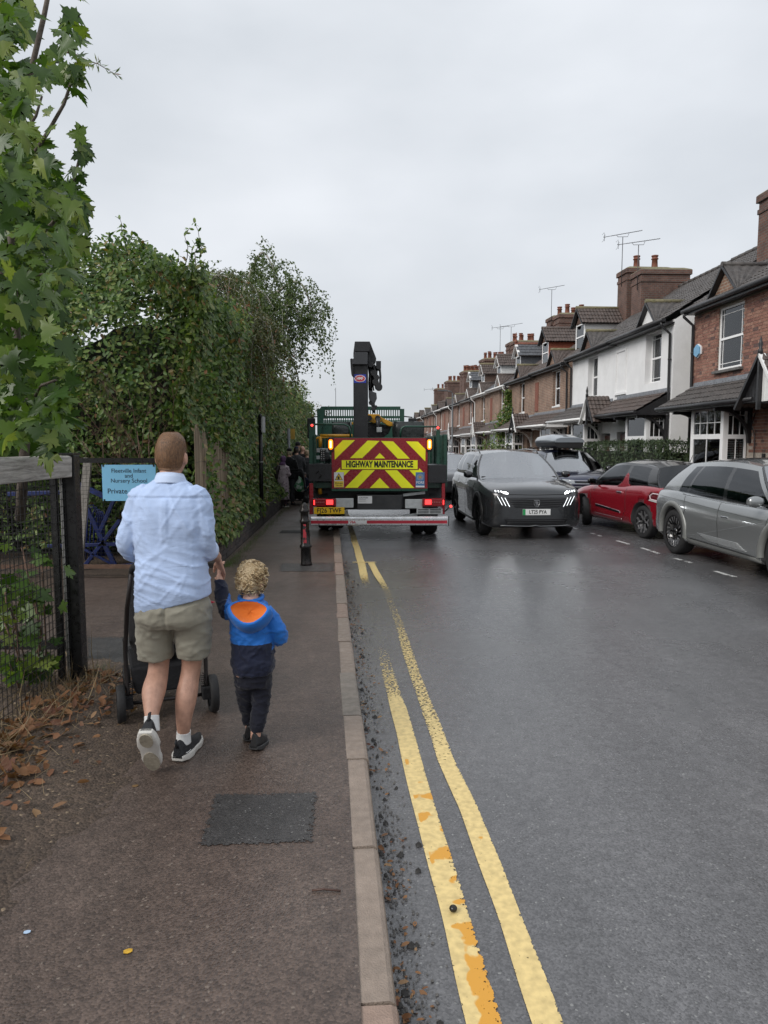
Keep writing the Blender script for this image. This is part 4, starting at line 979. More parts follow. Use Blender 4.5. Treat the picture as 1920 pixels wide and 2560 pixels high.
hang_tree('weeping_birch', 'smaller weeping birch with bare white limb, beside the beech hedge', (-3.9, 14.6, .1),
    [([(-3.9, 14.6, .1), (-3.85, 14.6, 2), (-3.8, 14.6, 3.6), Q(520, 790, 14.6)], .09),
     ([Q(520, 790, 14.6), Q(545, 765, 14.5), Q(585, 758, 14.4), Q(615, 775, 14.3), Q(640, 800, 14.2)], .05),
     ([Q(530, 785, 14.6), Q(570, 772, 14.7), Q(620, 785, 14.7), Q(665, 810, 14.6), Q(685, 850, 14.5)], .04),
     ([Q(520, 800, 14.6), Q(560, 790, 14.0), Q(600, 810, 13.8), Q(630, 850, 13.7)], .035),
     ([Q(520, 760, 14.6), Q(530, 700, 14.7), Q(560, 690, 14.7), Q(590, 710, 14.7)], .035)],
    m_bbark, m_birch2, [0, 60, 76, 62, 48], 1.9, (.045, .075), 4, 40, .14)
# small leafy trees closing the view beyond the hedge
def leafy(name, label, root, cen, rad, nl, lsz, mat, seed):
    n2 = np.random.default_rng(seed); rg = random.Random(seed); t = thing(name, label, 'tree', root, group='trees beyond the ivy hedge'); rt = Vector(root)
    tr = MB(); c = Vector(cen) - rt; tr.tube([(0, 0, 0), (c.x * .3, c.y * .3, c.z * .5), c], [.13, .1, .05], 7)
    ps = []; ns = []
    cl = [(c + Vector((n2.normal() * rad[0] * .5, n2.normal() * rad[1] * .5, n2.normal() * rad[2] * .5)), n2.uniform(.25, .5)) for _ in range(46)]
    for p, r in cl:
        tr.tube([c * .6, c.lerp(p, .6) + Vector((0, 0, .1)), p], [.04, .02, .008], 4)
    for k in range(nl):
        p, r = cl[rg.randrange(len(cl))]; d = Vector((n2.normal(), n2.normal(), n2.normal())).normalized() * r * n2.random() ** .4 * max(rad) * .62
        ps.append(p + d); ns.append((d.x, d.y - .3, d.z + .5))
    tr.build('trunk', m_bark, t); scatter('crown', SLEAF_V, SLEAF_F, ps, rots(nl, n2, ns, .7), n2.uniform(*lsz, nl), mat, t, 'stuff')
leafy('leafy_tree', 'bushy green tree at the far end of the ivy hedge', (-4.6, 30, .1), (-4.5, 30, 3.4), (1.1, 1.6, 1.2), 5200, (.07, .12), m_ivy, 3)
leafy('leafy_tree', 'dark leafy tree rising behind the weeping birch', (-6.6, 22, .1), (-6.4, 22, 4.8), (1.5, 1.6, 1.5), 5200, (.07, .12), m_beech, 5)
leafy('leafy_tree', 'low yellowish green tree seen past the lorry cab', (-5.2, 40, .1), (-5.2, 40, 2.9), (1.6, 1.6, 1.5), 4200, (.08, .14), m_birch2, 6)

# ---- maple overhanging the fence
def maple_mesh(name, seed):
    rg = random.Random(seed); out = []
    # half outline of a five lobed toothed leaf, tip at +x
    half = [(0, 0), (-.10, .10), (-.06, .28), (-.16, .44), (.02, .40), (.10, .52), (.14, .40), (.30, .52), (.50, .60), (.46, .44), (.56, .40), (.42, .30), (.46, .22), (.66, .24), (.64, .15), (.80, .17), (.78, .09), (1.0, 0)]
    mb = MB(); bend = rg.uniform(.10, .30); cup = rg.uniform(.0, .25)
    f = lambda x, y: (x, y * rg.uniform(.95, 1.05), -bend * x * x * .6 + cup * abs(y) * .5 - .25 * y * y)
    for sg in (1, -1):
        pts = [f(x, sg * y) for x, y in half]
        rib = [(x, 0, -bend * x * x * .6) for x in (0, .2, .45, .7, 1.0)]
        o = len(mb.v); ring = pts + rib[::-1][1:-1]
        cx = (.36, sg * .16, -bend * .36 * .36 * .6 + cup * .08 - .006)
        vs = [cx] + ring; k = len(ring)
        mb.add(vs, [(0, 1 + i, 1 + (i + 1) % k) for i in range(k)], 0, True)
    return mb.mesh(name, m_maple)
mm_ = [maple_mesh('leaf', s_) for s_ in range(6)]
EDGE = [(-40, 180), (0, 195), (55, 225), (90, 205), (130, 190), (170, 180), (215, 150), (270, 110), (320, 90), (370, 120), (420, 150), (470, 215), (520, 240), (560, 240), (600, 235), (650, 200), (720, 160), (800, 150), (870, 165), (930, 160), (960, 185), (1000, 190), (1060, 175), (1125, 140)]
def edge(v): return lerp_tab(EDGE, v)
t = thing('maple_tree', 'maple with big lobed leaves hanging over the mesh fence, far left', 'tree', (-3.3, 4.8, .1))
rt = Vector((-3.3, 4.8, .1)); tr = MB()
br = [[(50, 1300, 5.0), (62, 1110, 4.9), (75, 1010, 4.9), (40, 830, 5.0), (30, 640, 5.0), (20, 420, 5.0), (70, 210, 5.0), (110, 40, 5.0), (130, -60, 5.0)],
      [(70, 1030, 4.9), (100, 965, 4.7), (140, 950, 4.6)], [(75, 400, 4.8), (120, 330, 4.8), (160, 260, 4.8), (185, 185, 4.8), (195, 150, 4.8)],
      [(60, 620, 4.8), (130, 560, 4.8), (165, 510, 4.8), (190, 430, 4.8), (205, 370, 4.8), (205, 330, 4.8)], [(20, 420, 5), (50, 350, 5), (90, 290, 5), (105, 240, 5)],
      [(0, 680, 4.6), (60, 690, 4.6), (125, 685, 4.5)], [(10, 810, 4.5), (60, 800, 4.5), (110, 790, 4.4)], [(40, 900, 4.6), (90, 880, 4.5), (140, 900, 4.4)]]
for b_ in br:
    k_ = len(b_); tr.tube([P(*q) - rt for q in b_], [(.035 if b_ is br[0] else .014) * (1 - .7 * i / k_) for i in range(k_)], 6)
tr.build('trunk', m_bark, t)
leaves = []
def add_leaf(u, v, Y, s): leaves.append((P(u, v, Y), s))
while len(leaves) < 560:
    v = nr.uniform(-60, 1125); u = nr.uniform(-60, edge(v) - 6)
    if v < 360 and fbm(u * .014, v * .014, 0, 1.0) < .05: continue
    add_leaf(u, v, nr.uniform(3.9, 5.6), nr.uniform(.11, .17))
for b_ in (br[2], br[3]):
    for i in range(22):
        q = nr.random() * (len(b_) - 1); j = min(int(q), len(b_) - 2); f = q - j
        add_leaf(b_[j][0] + (b_[j + 1][0] - b_[j][0]) * f + nr.normal() * 9, b_[j][1] + (b_[j + 1][1] - b_[j][1]) * f + nr.normal() * 6, 4.8 + nr.normal() * .05, nr.uniform(.07, .13))
leaves.sort(key=lambda q: q[0].y - q[1] * 6)
R3 = rots(len(leaves), nr, [(.25, -.75, .45)] * len(leaves), .5, (.4, 0, -.9))
for i, (p, s_) in enumerate(leaves[:300]):
    o = link('leaf', mm_[i % 6], t); m4 = Matrix(R3[i].tolist()).to_4x4(); o.matrix_local = Matrix.Translation(p - rt) @ m4 @ Matrix.Diagonal((s_ * rng.uniform(.8, 1.15), s_ * rng.uniform(.75, 1.15), s_ * rng.uniform(.6, 2.6), 1))
tv = [tuple(v.co) for v in mm_[0].vertices]; tf = [tuple(p.vertices) for p in mm_[0].polygons]
rest = leaves[300:]; ps = [tuple(q[0] - rt) for q in rest]; ss = [q[1] for q in rest]
for i in range(1500):      # leaves deeper in the crown
    v = nr.uniform(330, 1130); u = nr.uniform(-160, edge(v) - 30); p = P(u, v, nr.uniform(5.3, 7.5)) - rt; ps.append(tuple(p)); ss.append(nr.uniform(.11, .18))
for i in range(200):
    v = nr.uniform(-60, 330); u = nr.uniform(-160, 60); p = P(u, v, nr.uniform(5.0, 6.5)) - rt; ps.append(tuple(p)); ss.append(nr.uniform(.11, .17))
n = len(ps); scatter('crown', tv, tf, ps, rots(n, nr, [(.2, -.7, .5)] * n, .6, (.3, 0, -.8)), ss, m_maple, t, 'stuff')
# thin feathery twig poking out at the top
t = thing('wispy_shoot', 'thin wispy shoot with narrow leaves poking into the sky from the maple', 'shoot', P(170, 130, 5.2))
b0 = P(150, 128, 5.2); pts = [P(u, v, 5.2) - P(170, 130, 5.2) for u, v in ((150, 128), (185, 134), (215, 150), (245, 160), (275, 178), (300, 192))]
mb = MB(); mb.tube(pts, [.005, .005, .004, .003, .002, .0015], 5); mb.build('stem', m_twig, t); lp = []
for i in range(46): q = nr.random() * 4.99; j = int(q); lp.append(pts[j].lerp(pts[j + 1], q - j))
scatter('leaves', [(0, 0, 0), (.5, .08, 0), (.5, -.08, 0), (1, 0, 0)], [(0, 2, 3, 1)], lp, rots(46, nr, [(0, -1, .2)] * 46, .5, (.7, 0, .3)), nr.uniform(.04, .07, 46), m_ivy, t, 'stuff')
# ---- seedling leaves pressed against the mesh
t = thing('maple_seedling', 'young maple shoots with green leaves growing through the mesh fence', 'plant', (-2.5, 4.4, .1)); rt = Vector((-2.5, 4.4, .1))
tr = MB(); lf = []
for i in range(11):
    u0 = rng.uniform(-20, 120); a = P(u0, 1760 - rng.uniform(0, 80), 4.7); pth = [a]; 
    for k in range(4): pth.append(pth[-1] + Vector((rng.uniform(-.06, .1), rng.uniform(-.08, .02), rng.uniform(.1, .28))))
    pth = [Vector((min(q.x, -2.26), q.y, q.z)) for q in pth]
    tr.tube([q - rt for q in pth], .006, 5)
    for k in range(8): j = rng.randint(1, 4); lf.append((pth[j] + Vector((rng.gauss(0, .08), rng.gauss(0, .06), rng.gauss(0, .06))), rng.uniform(.07, .14)))
tr.build('stem', m_twig, t)
for i, (p, s_) in enumerate(lf):
    p.x = min(p.x, -2.22 if i % 5 else -2.12); m4 = Matrix(rots(1, nr, [(.5, -.6, .5)], .5)[0].tolist()).to_4x4(); o = link('leaf', mm_[i % 6], t); o.matrix_local = Matrix.Translation(p - rt) @ m4 @ Matrix.Scale(s_, 4)

# ---- straw, grass, fallen leaves
m_straw = leaf_mat('straw', [((.22, .16, .09), 3), ((.30, .23, .13), 2), ((.15, .10, .06), 2)], .8, .1)
m_grass = leaf_mat('grass_blade', [((.05, .10, .02), 3), ((.08, .14, .03), 3), ((.14, .15, .05), 1)], .5, .2)
BL_V = [(-.011, 0, 0), (.011, 0, 0), (.009, .1, .5), (-.009, .1, .5), (0, .35, 1)]; BL_F = [(0, 1, 2, 3), (3, 2, 4)]
def blades(name, label, pts, hs, mat, lean=.35, seed=1):
    n2 = np.random.default_rng(seed); n_ = len(pts); z = n2.normal(size=(n_, 3)) * lean + np.array([0, 0, 1.0]); z /= np.linalg.norm(z, axis=1)[:, None]
    a = n2.normal(size=(n_, 3)); x = a - z * (a * z).sum(1)[:, None]; x /= np.linalg.norm(x, axis=1)[:, None]; rm = np.stack([x, np.cross(z, x), z], 2)
    o = scatter(name, BL_V, BL_F, pts, rm, hs, mat, None, 'stuff'); o['label'] = label; o['category'] = 'grass'; return o
pp = []; hh = []
for i in range(1100):
    y = 2.6 + 2.5 * nr.random() ** .7; x = -2.17 + nr.normal() * .11 + (.12 if nr.random() < .3 else 0); pp.append((x, y, verge_z(x, y) - .01)); hh.append(nr.uniform(.05, .22) * (1 if nr.random() < .9 else 1.8))
blades('straw_grass', 'dead straw coloured grass tangled along the foot of the mesh fence', pp, hh, m_straw, 1.1, 2)
pp = []; hh = []
for i in range(1500):
    y = 9.75 + 9 * nr.random() ** 1.6; x = -2.2 - .045 * (y - 9.7) + abs(nr.normal()) * .07; pp.append((x, y, .1)); hh.append(nr.uniform(.03, .12))
for i in range(350):
    p = G(nr.normal() * 18 + 245, nr.normal() * 9 + 1690, .1); pp.append((p.x, p.y, .105)); hh.append(nr.uniform(.03, .08))
blades('verge_grass', 'short green grass growing along the foot of the low wall', pp, hh, m_grass, .4, 3)
pp = []; hh = []
for i in range(900):
    x = -2.1 + abs(nr.normal()) * .35; y = nr.uniform(2.0, 5.0); pp.append((x, y, verge_z(x, y) + .006)); hh.append(nr.uniform(.03, .11))
o = blades('straw_litter', 'bits of dry straw lying on the bare earth verge', pp, hh, m_straw, 6, 4); o['category'] = 'litter'
m_dead = leaf_mat('dead_leaf', [((.19, .085, .035), 3), ((.26, .13, .055), 2), ((.13, .05, .03), 2), ((.30, .18, .09), 1)], .7, .15)
def curl_leaf(seed):
    rg = random.Random(seed); me = maple_mesh('fallen_leaf', seed).copy(); c = rg.uniform(1.2, 2.4)
    for v in me.vertices:
        x, y, z = v.co; v.co = (x, y * .8, z + c * .35 * (x - .4) ** 2 + c * .4 * y * y + .05 * noise.noise(Vector((x * 6, y * 6, seed))))
    me.materials.clear(); me.materials.append(m_dead); return me
cl_ = [curl_leaf(50 + k) for k in range(5)]
spots = [(65, 1745), (55, 1775), (85, 1790), (115, 1770), (20, 1830), (30, 1850), (42, 1845), (25, 1885), (45, 1900), (10, 1915), (6, 1790), (100, 1745), (35, 1800), (72, 1760), (15, 1860)]
names_ = ['highest up the verge', 'under the tallest straw', 'lying flat and folded', 'at the right of the heap', 'dark and crumpled at the left edge', 'standing on its edge', 'with a pale underside', 'low on the verge', 'pinkish and curled', 'lowest of the heap', 'half under the mesh', 'small and orange', 'propped on straw', 'brown and wrinkled', 'in the middle of the heap']
for i, (u, v) in enumerate(spots):
    g0 = G(u, v, .2); o = link('fallen_leaf', cl_[i % 5]); o.location = (g0.x, g0.y, verge_z(g0.x, g0.y) + .02); o.scale = [rng.uniform(.09, .14)] * 3; o.rotation_euler = (rng.uniform(-.6, .6), rng.uniform(-.6, .6), rng.uniform(0, 6)); tag(o, 'dead brown maple leaf by the mesh fence, ' + names_[i], 'fallen leaf', 'dead leaves on the verge')
pp = []
for i in range(700):
    y = nr.uniform(2.2, 5.1); x = -2.15 + abs(nr.normal()) * .22; pp.append((x, y, verge_z(x, y) + .012))
o = scatter('leaf_litter', LEAF_V, LEAF_F, pp, rots(700, nr, [(0, 0, 1)] * 700, .6), nr.uniform(.025, .085, 700), m_dead, None, 'stuff'); o['label'] = 'dry brown leaf litter spread over the earth verge by the fence'; o['category'] = 'litter'
def litter(name, label, cat, u, v, z, poly, mat, s, rz, curl=.1):
    mb = MB(); vs = [(x * s, y * s, curl * s * (x * x + y * y)) for x, y in poly]; vs2 = [(x, y, z_ - .002) for x, y, z_ in vs]; k = len(vs)
    mb.add(vs + vs2, [list(range(k)), list(range(k, 2 * k))[::-1]] + [(i, (i + 1) % k, k + (i + 1) % k, k + i) for i in range(k)])
    p = G(u, v, z); tag(mb.build(name, mat, loc=(p.x, p.y, z + .004), rot=(0, 0, rz)), label, cat)
ov = [(math.cos(a) * (.6 if k % 2 else .5), math.sin(a) * .4) for k, a in enumerate([i * math.pi / 6 for i in range(12)])]
litter('fallen_leaf', 'small bright yellow fallen leaf on the dark footway', 'fallen leaf', 320, 2380, .1, ov, M('yellow_leaf', (.55, .32, .03), .5, var=.3, scale=40), .028, .3)
litter('litter_scrap', 'pale blue scrap of plastic on the footway at lower left', 'litter', 68, 2332, .1, ov, M('blue_scrap', (.42, .55, .72), .35), .022, .2)
litter('fallen_leaf', 'pale tan fallen leaf on the footway left of the dark patch', 'fallen leaf', 165, 2018, .1, ov, M('tan_leaf', (.40, .24, .14), .6, var=.3, scale=40), .030, 1.1)
litter('fallen_leaf', 'brown fallen leaf just behind the lifted shoe', 'fallen leaf', 338, 1966, .1, ov, M('brown_leaf', (.20, .12, .05), .6, var=.3, scale=40), .028, .4)
mb = MB(); mb.tube([(-.055, 0, 0), (-.01, .003, .004), (.055, -.002, 0)], .004, 6); p = G(816, 2230, .1); tag(mb.build('twig', M('wet_twig', (.07, .035, .025), .5), loc=(p.x, p.y, .106)), 'short dark wet twig lying on the footway near the kerb', 'twig')
mb = MB(); mb.ball((0, 0, .012), .016, sc=(1, 1, .8)); p = G(1133, 2282); tag(mb.build('acorn', M('acorn_black', (.01, .009, .008), .25, var=0), loc=(p.x, p.y, .006)), 'small black round pebble sitting on the yellow line', 'pebble')
# gutter debris
pp = []; ss = []; mats = []
for mi, (mat, cnt, vv_, ff_, sr) in enumerate(((m_dead, 330, LEAF_V, LEAF_F, (.012, .04)), (M('grit', (.10, .095, .09), .8, var=.5, scale=60), 1500, [(-.5, -.5, 0), (.5, -.4, 0), (.4, .5, 0), (-.5, .4, 0), (0, 0, .7)], [(0, 1, 4), (1, 2, 4), (2, 3, 4), (3, 0, 4)], (.003, .012)), (M('mud_lump', (.02, .018, .016), .6), 60, [(-.5, -.5, 0), (.5, -.4, 0), (.4, .5, 0), (-.5, .4, 0), (0, 0, .7)], [(0, 1, 4), (1, 2, 4), (2, 3, 4), (3, 0, 4)], (.012, .03)))):
    pp = []
    while len(pp) < cnt:
        y = 1.9 + 9 * nr.random() ** 1.4; x = kx(y) + abs(nr.normal()) * .07 + .005
        if fbm(0, y, mi, 1.3) < -.15 and nr.random() < .7: continue
        pp.append((x, y, .003 + (.004 if mi == 0 else 0)))
    o = scatter(('leaf_litter', 'gutter_grit', 'gutter_mud')[mi], vv_, ff_, pp, rots(cnt, nr, [(0, 0, 1)] * cnt, .35 if mi == 0 else .05), nr.uniform(*sr, cnt), mat, None, 'stuff')
    o['label'] = ('wet brown leaf fragments collected along the kerb', 'fine grey grit washed along the kerb', 'dark clods of mud in the gutter')[mi]; o['category'] = 'debris'
# ---- right hand side planting
t = thing('clipped_hedge', 'dense clipped conifer hedge in front of the white house', 'hedge', (7.0, 21, .1)); ps = []; ns = []
hx = lambda y: 7.35 - .075 * (y - 19.5)
while len(ps) < 9000:
    y = nr.uniform(19.3, 26.2); k = nr.random(); zt = 1.86 + .08 * fbm(y, 0, 0, 1.5) - .35 * sm(24.5, 26.2, y)
    if k < .55: x = hx(y) + .1 * fbm(y, 1, 0, 1.8) + nr.exponential(.06); z = nr.uniform(.3, zt); nn = (-1, -.2, .4)
    elif k < .8: x = hx(y) + nr.uniform(0, 1.0); z = zt - nr.exponential(.05); nn = (0, 0, 1)
    else: x = hx(19.4) + nr.uniform(0, 1.0); y = 19.3 + nr.exponential(.06) + .1 * fbm(x, 0, 3, 2); z = nr.uniform(.3, zt); nn = (-.2, -1, .4)
    ps.append((x - 7.0, y - 21, z - .1)); ns.append(nn)
m_con = leaf_mat('conifer_spray', [((.020, .040, .014), 3), ((.034, .060, .020), 4), ((.055, .082, .028), 2)], .6, .1)
n = len(ps); scatter('foliage', [(0, 0, 0), (.35, .14, .03), (.35, -.14, .03), (1, 0, 0)], [(0, 2, 3), (0, 3, 1)], ps, rots(n, nr, ns, .5, (0, 0, .9)), nr.uniform(.07, .14, n), m_con, t, 'stuff')
mb = MB(); mb.prism([(hx(19.5) + .1 - 7, -1.5), (hx(26) + .1 - 7, 5.0), (hx(26) + .9 - 7, 5.0), (hx(19.5) + .9 - 7, -1.5)], 2, 0, 1.45); mb.build('interior', m_shade_core, t)  # dark core added as the shade inside the clipped hedge
t = thing('wall_climber', 'green climbing plant growing up between two brick houses', 'climbing plant', (P(1265, 1100, 40.6).x, 40.6, .1)); ps = []; ns = []
for i in range(2600):
    v = nr.uniform(975, 1092); wd = 10 + 16 * sm(1000, 1050, v); cu = 1274 - 12 * sm(1020, 1070, v)
    p = P(cu + nr.normal() * wd * .55, v, 40.6 - nr.uniform(0, .7) * sm(1000, 1060, v)); ps.append(p - Vector(t.location)); ns.append((-.6, -.6, .4))
scatter('foliage', SLEAF_V, SLEAF_F, ps, rots(2600, nr, ns, .6, (0, 0, -1)), nr.uniform(.10, .18, 2600), m_beech, t, 'stuff')
mb = MB(); a = P(1262, 1150, 40.5) - Vector(t.location); mb.tube([a, P(1268, 1080, 40.5) - Vector(t.location), P(1275, 1000, 40.6) - Vector(t.location)], .03, 6); mb.build('stem', m_bark, t)
t = thing('garden_shrub', 'loose green garden shrub in front of the brick houses', 'shrub', (P(1238, 1140, 34).x, 34, .1)); ps = []; ns = []
for i in range(900):
    d = Vector((nr.normal() * .38, nr.normal() * .3, 1.35 + nr.normal() * .32)); ps.append(d); ns.append((d.x, d.y - .5, .6))
scatter('foliage', SLEAF_V, SLEAF_F, ps, rots(900, nr, ns, .8), nr.uniform(.08, .15, 900), m_ivy, t, 'stuff')
mb = MB()
for k in range(6): mb.tube([(0, 0, 0), (rng.uniform(-.2, .2), 0, .7), (rng.uniform(-.5, .5), rng.uniform(-.3, .3), 1.5)], [.02, .015, .006], 5)
mb.build('stem', m_bark, t)
# ================================================================ FENCE, GATES, WALL, POSTS
m_blk = M('black_steel', (.012, .012, .013), .38, .2, var=.3, scale=15, rvar=.15, dirt=.3, dirtcol=(.05, .05, .045))
m_wire = M('mesh_wire', (.028, .028, .028), .4, .5, var=.3, scale=20)
m_grey_t = M('weathered_timber', (.30, .28, .255), .8, var=.3, scale=5, bump=.8, bscale=30, dirt=.5, dirtcol=(.12, .11, .10))
def timber_mat():
    m, t, b = base_mat('weathered_beam'); N = t.nodes.new; l = t.links.new
    co = N('ShaderNodeTexCoord'); mp = N('ShaderNodeMapping'); mp.inputs['Scale'].default_value = (9, .9, 9); l(co.outputs['Object'], mp.inputs[0])
    nz_ = N('ShaderNodeTexNoise'); nz_.inputs['Scale'].default_value = 5; nz_.inputs['Detail'].default_value = 7; nz_.inputs['Roughness'].default_value = .65; nz_.inputs['Distortion'].default_value = .6; l(mp.outputs[0], nz_.inputs['Vector'])
    r = N('ShaderNodeValToRGB'); e = r.color_ramp.elements; e[0].position = .3; e[0].color = (.17, .158, .145, 1); e[1].position = .66; e[1].color = (.52, .495, .46, 1); l(nz_.outputs[0], r.inputs[0]); l(r.outputs[0], b.inputs['Base Color'])
    b.inputs['Roughness'].default_value = .8; bp = N('ShaderNodeBump'); bp.inputs['Strength'].default_value = .6; bp.inputs['Distance'].default_value = .01; l(nz_.outputs[0], bp.inputs['Height']); l(bp.outputs[0], b.inputs['Normal'])
    return m
m_beam = timber_mat()
def wires(mb, o, a, b, na, nb, r=.0024):
    """Welded mesh over the parallelogram o + s*a + t*b."""
    o = Vector(o); a = Vector(a); b = Vector(b)
    for i in range(na + 1): p = o + a * (i / na); mb.cyl(p, p + b, r, n=4, cap=False)
    for j in range(nb + 1): p = o + b * (j / nb); mb.cyl(p + Vector((.003, 0, 0)), p + a + Vector((.003, 0, 0)), r, n=4, cap=False)
t = thing('mesh_fence', 'welded mesh fence under a weathered timber beam, left foreground', 'fence', (-2.19, 5.0, .1))
mb = MB(); mb.bx(-.05, .05, -.05, .05, -.1, 1.62); mb.build('post', m_blk, t, bevel=.006)
mb = MB(); mb.bx(-.105, -.065, -.09, -.05, -.1, 1.48); mb.build('inner_post', m_blk, t)
mb = MB(); mb.bx(-.045, -.03, -.075, -.06, 0, 1.47); mb.build('edge_strip', M('galvanised', (.30, .30, .29), .5, .4, var=.3, scale=20), t)
mb = MB(); rows = []
for k in range(13):
    y = -3.0 + k * .245; w_ = .005 * math.sin(k * 1.7); rows.append([(-.10 + w_, y, 1.475), (.035 + w_, y, 1.47), (.04 + w_, y, 1.605), (.03, y, 1.62 + .006 * math.sin(k)), (-.09, y, 1.62)])
mb.loft(rows, 0, True, True, False); mb.build('beam', m_beam, t, bevel=.006)
mb = MB(); wires(mb, (-.02, -3.0, 0.02), (0, 2.94, 0), (0, 0, 1.45), 58, 29); mb.build('wire_mesh', m_wire, t, kind='stuff')
mb = MB(); mb.bx(-.11, .05, -.06, .06, 1.622, 1.635); mb.build('post_cap', m_blk, t)
# gate leaf folded back, seen through the mesh
t = thing('open_gate_leaf', 'open black steel gate leaf folded back behind the mesh fence', 'gate', (-2.36, 5.45, .1))
mb = MB(); mb.bx(-.09, 0, -.03, .03, .02, 1.52); mb.build('stile', m_blk, t)
for z in (.14, 1.46): mb = MB(); mb.bx(-2.0, -.09, -.025, .025, z - .03, z + .03); mb.build('rail', m_blk, t)
mb = MB(); mb.bx(-2.05, -2.0, -.03, .03, .02, 1.52); mb.build('stile', m_blk, t)
mb = MB(); wires(mb, (-2.0, 0, .17), (1.91, 0, 0), (0, 0, 1.26), 76, 9, .0014); mb.build('wire_mesh', m_wire, t, kind='stuff')
# closed gate with the school sign
t = thing('school_gate', 'black framed mesh gate carrying the blue school sign', 'gate', (-3.4, 9.0, .1))
mb = MB(); mb.bx(-1.6, .85, -.03, .03, 1.46, 1.52); mb.build('rail', m_blk, t)
mb = MB(); mb.bx(-1.6, .85, -.025, .025, .12, .17); mb.build('rail', M('rusty_rail', (.10, .055, .035), .7, var=.4, scale=12), t, kind=None)
for x in (-1.6, .81): mb = MB(); mb.bx(x, x + .06, -.03, .03, 0, 1.55); mb.build('stile', m_blk, t)
mb = MB(); wires(mb, (-1.54, .0, .17), (2.35, 0, 0), (0, 0, 1.29), 47, 26, .0016); mb.build('wire_mesh', m_wire, t, kind='stuff')
a, c = P(255, 1162, 8.95), P(392, 1252, 8.95); cx, cz = (a.x + c.x) / 2, (a.z + c.z) / 2; wd, ht = c.x - a.x, a.z - c.z
t = thing('school_sign', 'light blue school name sign fixed to the gate', 'sign', (cx, 8.94, cz))
mb = MB(); mb.bx(-wd / 2, wd / 2, -.004, .004, -ht / 2, ht / 2); mb.build('board', M('sign_blue', (.22, .52, .76), .35, var=.04), t, bevel=.001)
m_txt = M('sign_ink', (.012, .025, .05), .5, var=0)
for s_, sz, x, z in (('Fleetville Infant', .072, 0.0, .150), ('and', .072, .0, .088), ('Nursery School', .072, .0, .026)):
    text(s_, sz, m_txt, 'lettering', t, Matrix.Translation((x, -.0055, z)) @ FACE_CAM, .0005, .002)
text('Private', .090, m_txt, 'lettering', t, Matrix.Translation((-wd / 2 + .06, -.0055, -.105)) @ FACE_CAM, .0005, .004, 'LEFT')
for x in (-1, 1):
    for z in (-1, 1): mb = MB(); mb.bx(x * (wd / 2 - .02) - .01, x * (wd / 2 - .02) + .01, -.008, -.003, z * (ht / 2 - .01) - .012, z * (ht / 2 - .01) + .012); mb.build('clip', m_blk, t)
# blue steel barrier stack in the yard
m_blue = M('blue_steel', (.014, .026, .12), .4, .1, var=.3, scale=10, dirt=.3, dirtcol=(.03, .03, .04))
t = thing('blue_steel_stand', 'dark blue steel stand with curved hoops behind the gate', 'stand', (-3.6, 9.8, .1)); rt = Vector((-3.6, 9.8, .1))
def q_(u, v, Y=9.8): return P(u, v, Y) - rt
for (u0, v0, u1, v1, w_) in ((190, 1208, 270, 1245, .07), (195, 1225, 330, 1500, .06), (205, 1370, 300, 1420, .03), (300, 1300, 200, 1430, .05), (190, 1445, 345, 1440, .06), (150, 1425, 340, 1412, .05), (120, 1365, 300, 1360, .05), (20, 1235, 200, 1230, .06), (285, 1250, 250, 1330, .05)):
    mb = MB(); mb.bar(q_(u0, v0), q_(u1, v1), .05, w_); mb.build('bar', m_blue, t, bevel=.005)
for k in range(4):
    pts = [q_(205 + k * 9, 1400, 9.9), q_(210 + k * 9, 1300, 9.9), q_(218 + k * 9, 1265 + k * 5, 9.9), q_(232 + k * 8, 1262 + k * 6, 9.9), q_(245 + k * 5, 1290, 9.9), q_(247 + k * 5, 1390, 9.9)]
    mb = MB(); mb.tube(pts, .014, 8); mb.build('hoop', m_blue, t)
t = thing('leaning_board', 'pale weathered board leaning behind the gate', 'board', (P(213, 1290, 9.5).x, 9.5, .1))
mb = MB(); a = P(220, 1145, 9.5); b_ = P(204, 1300, 9.5); x0 = t.location.x
mb.bar((a.x - x0, 0, a.z - .1), (P(196, 1440, 9.5).x - x0, 0, 0), .10, .05, up=(0, 1, 0)); mb.build('plank', m_grey_t, t)
t = thing('pale_shed', 'pale boarded shed in the school yard behind the fence', 'shed', (-7.2, 12.0, .1))
mb = MB(); mb.bx(-2.2, 1.2, 0, 2, 0, 2.2); mb.build('wall', M('shed_paint', (.42, .42, .40), .7, var=.15, scale=4), t)
mb = MB(); mb.prism([(-2.4, 2.2), (1.4, 2.2), (1.4, 2.3), (-.5, 2.9), (-2.4, 2.3)], 1, -.2, 2.2); mb.build('roof', m_slate, t)
for k in range(22): mb = MB(); mb.bx(-2.2 + k * .154, -2.2 + k * .154 + .146, -.02, -.001, .05, 2.18); mb.build('plank', M('shed_paint', (.42, .42, .40)), t)
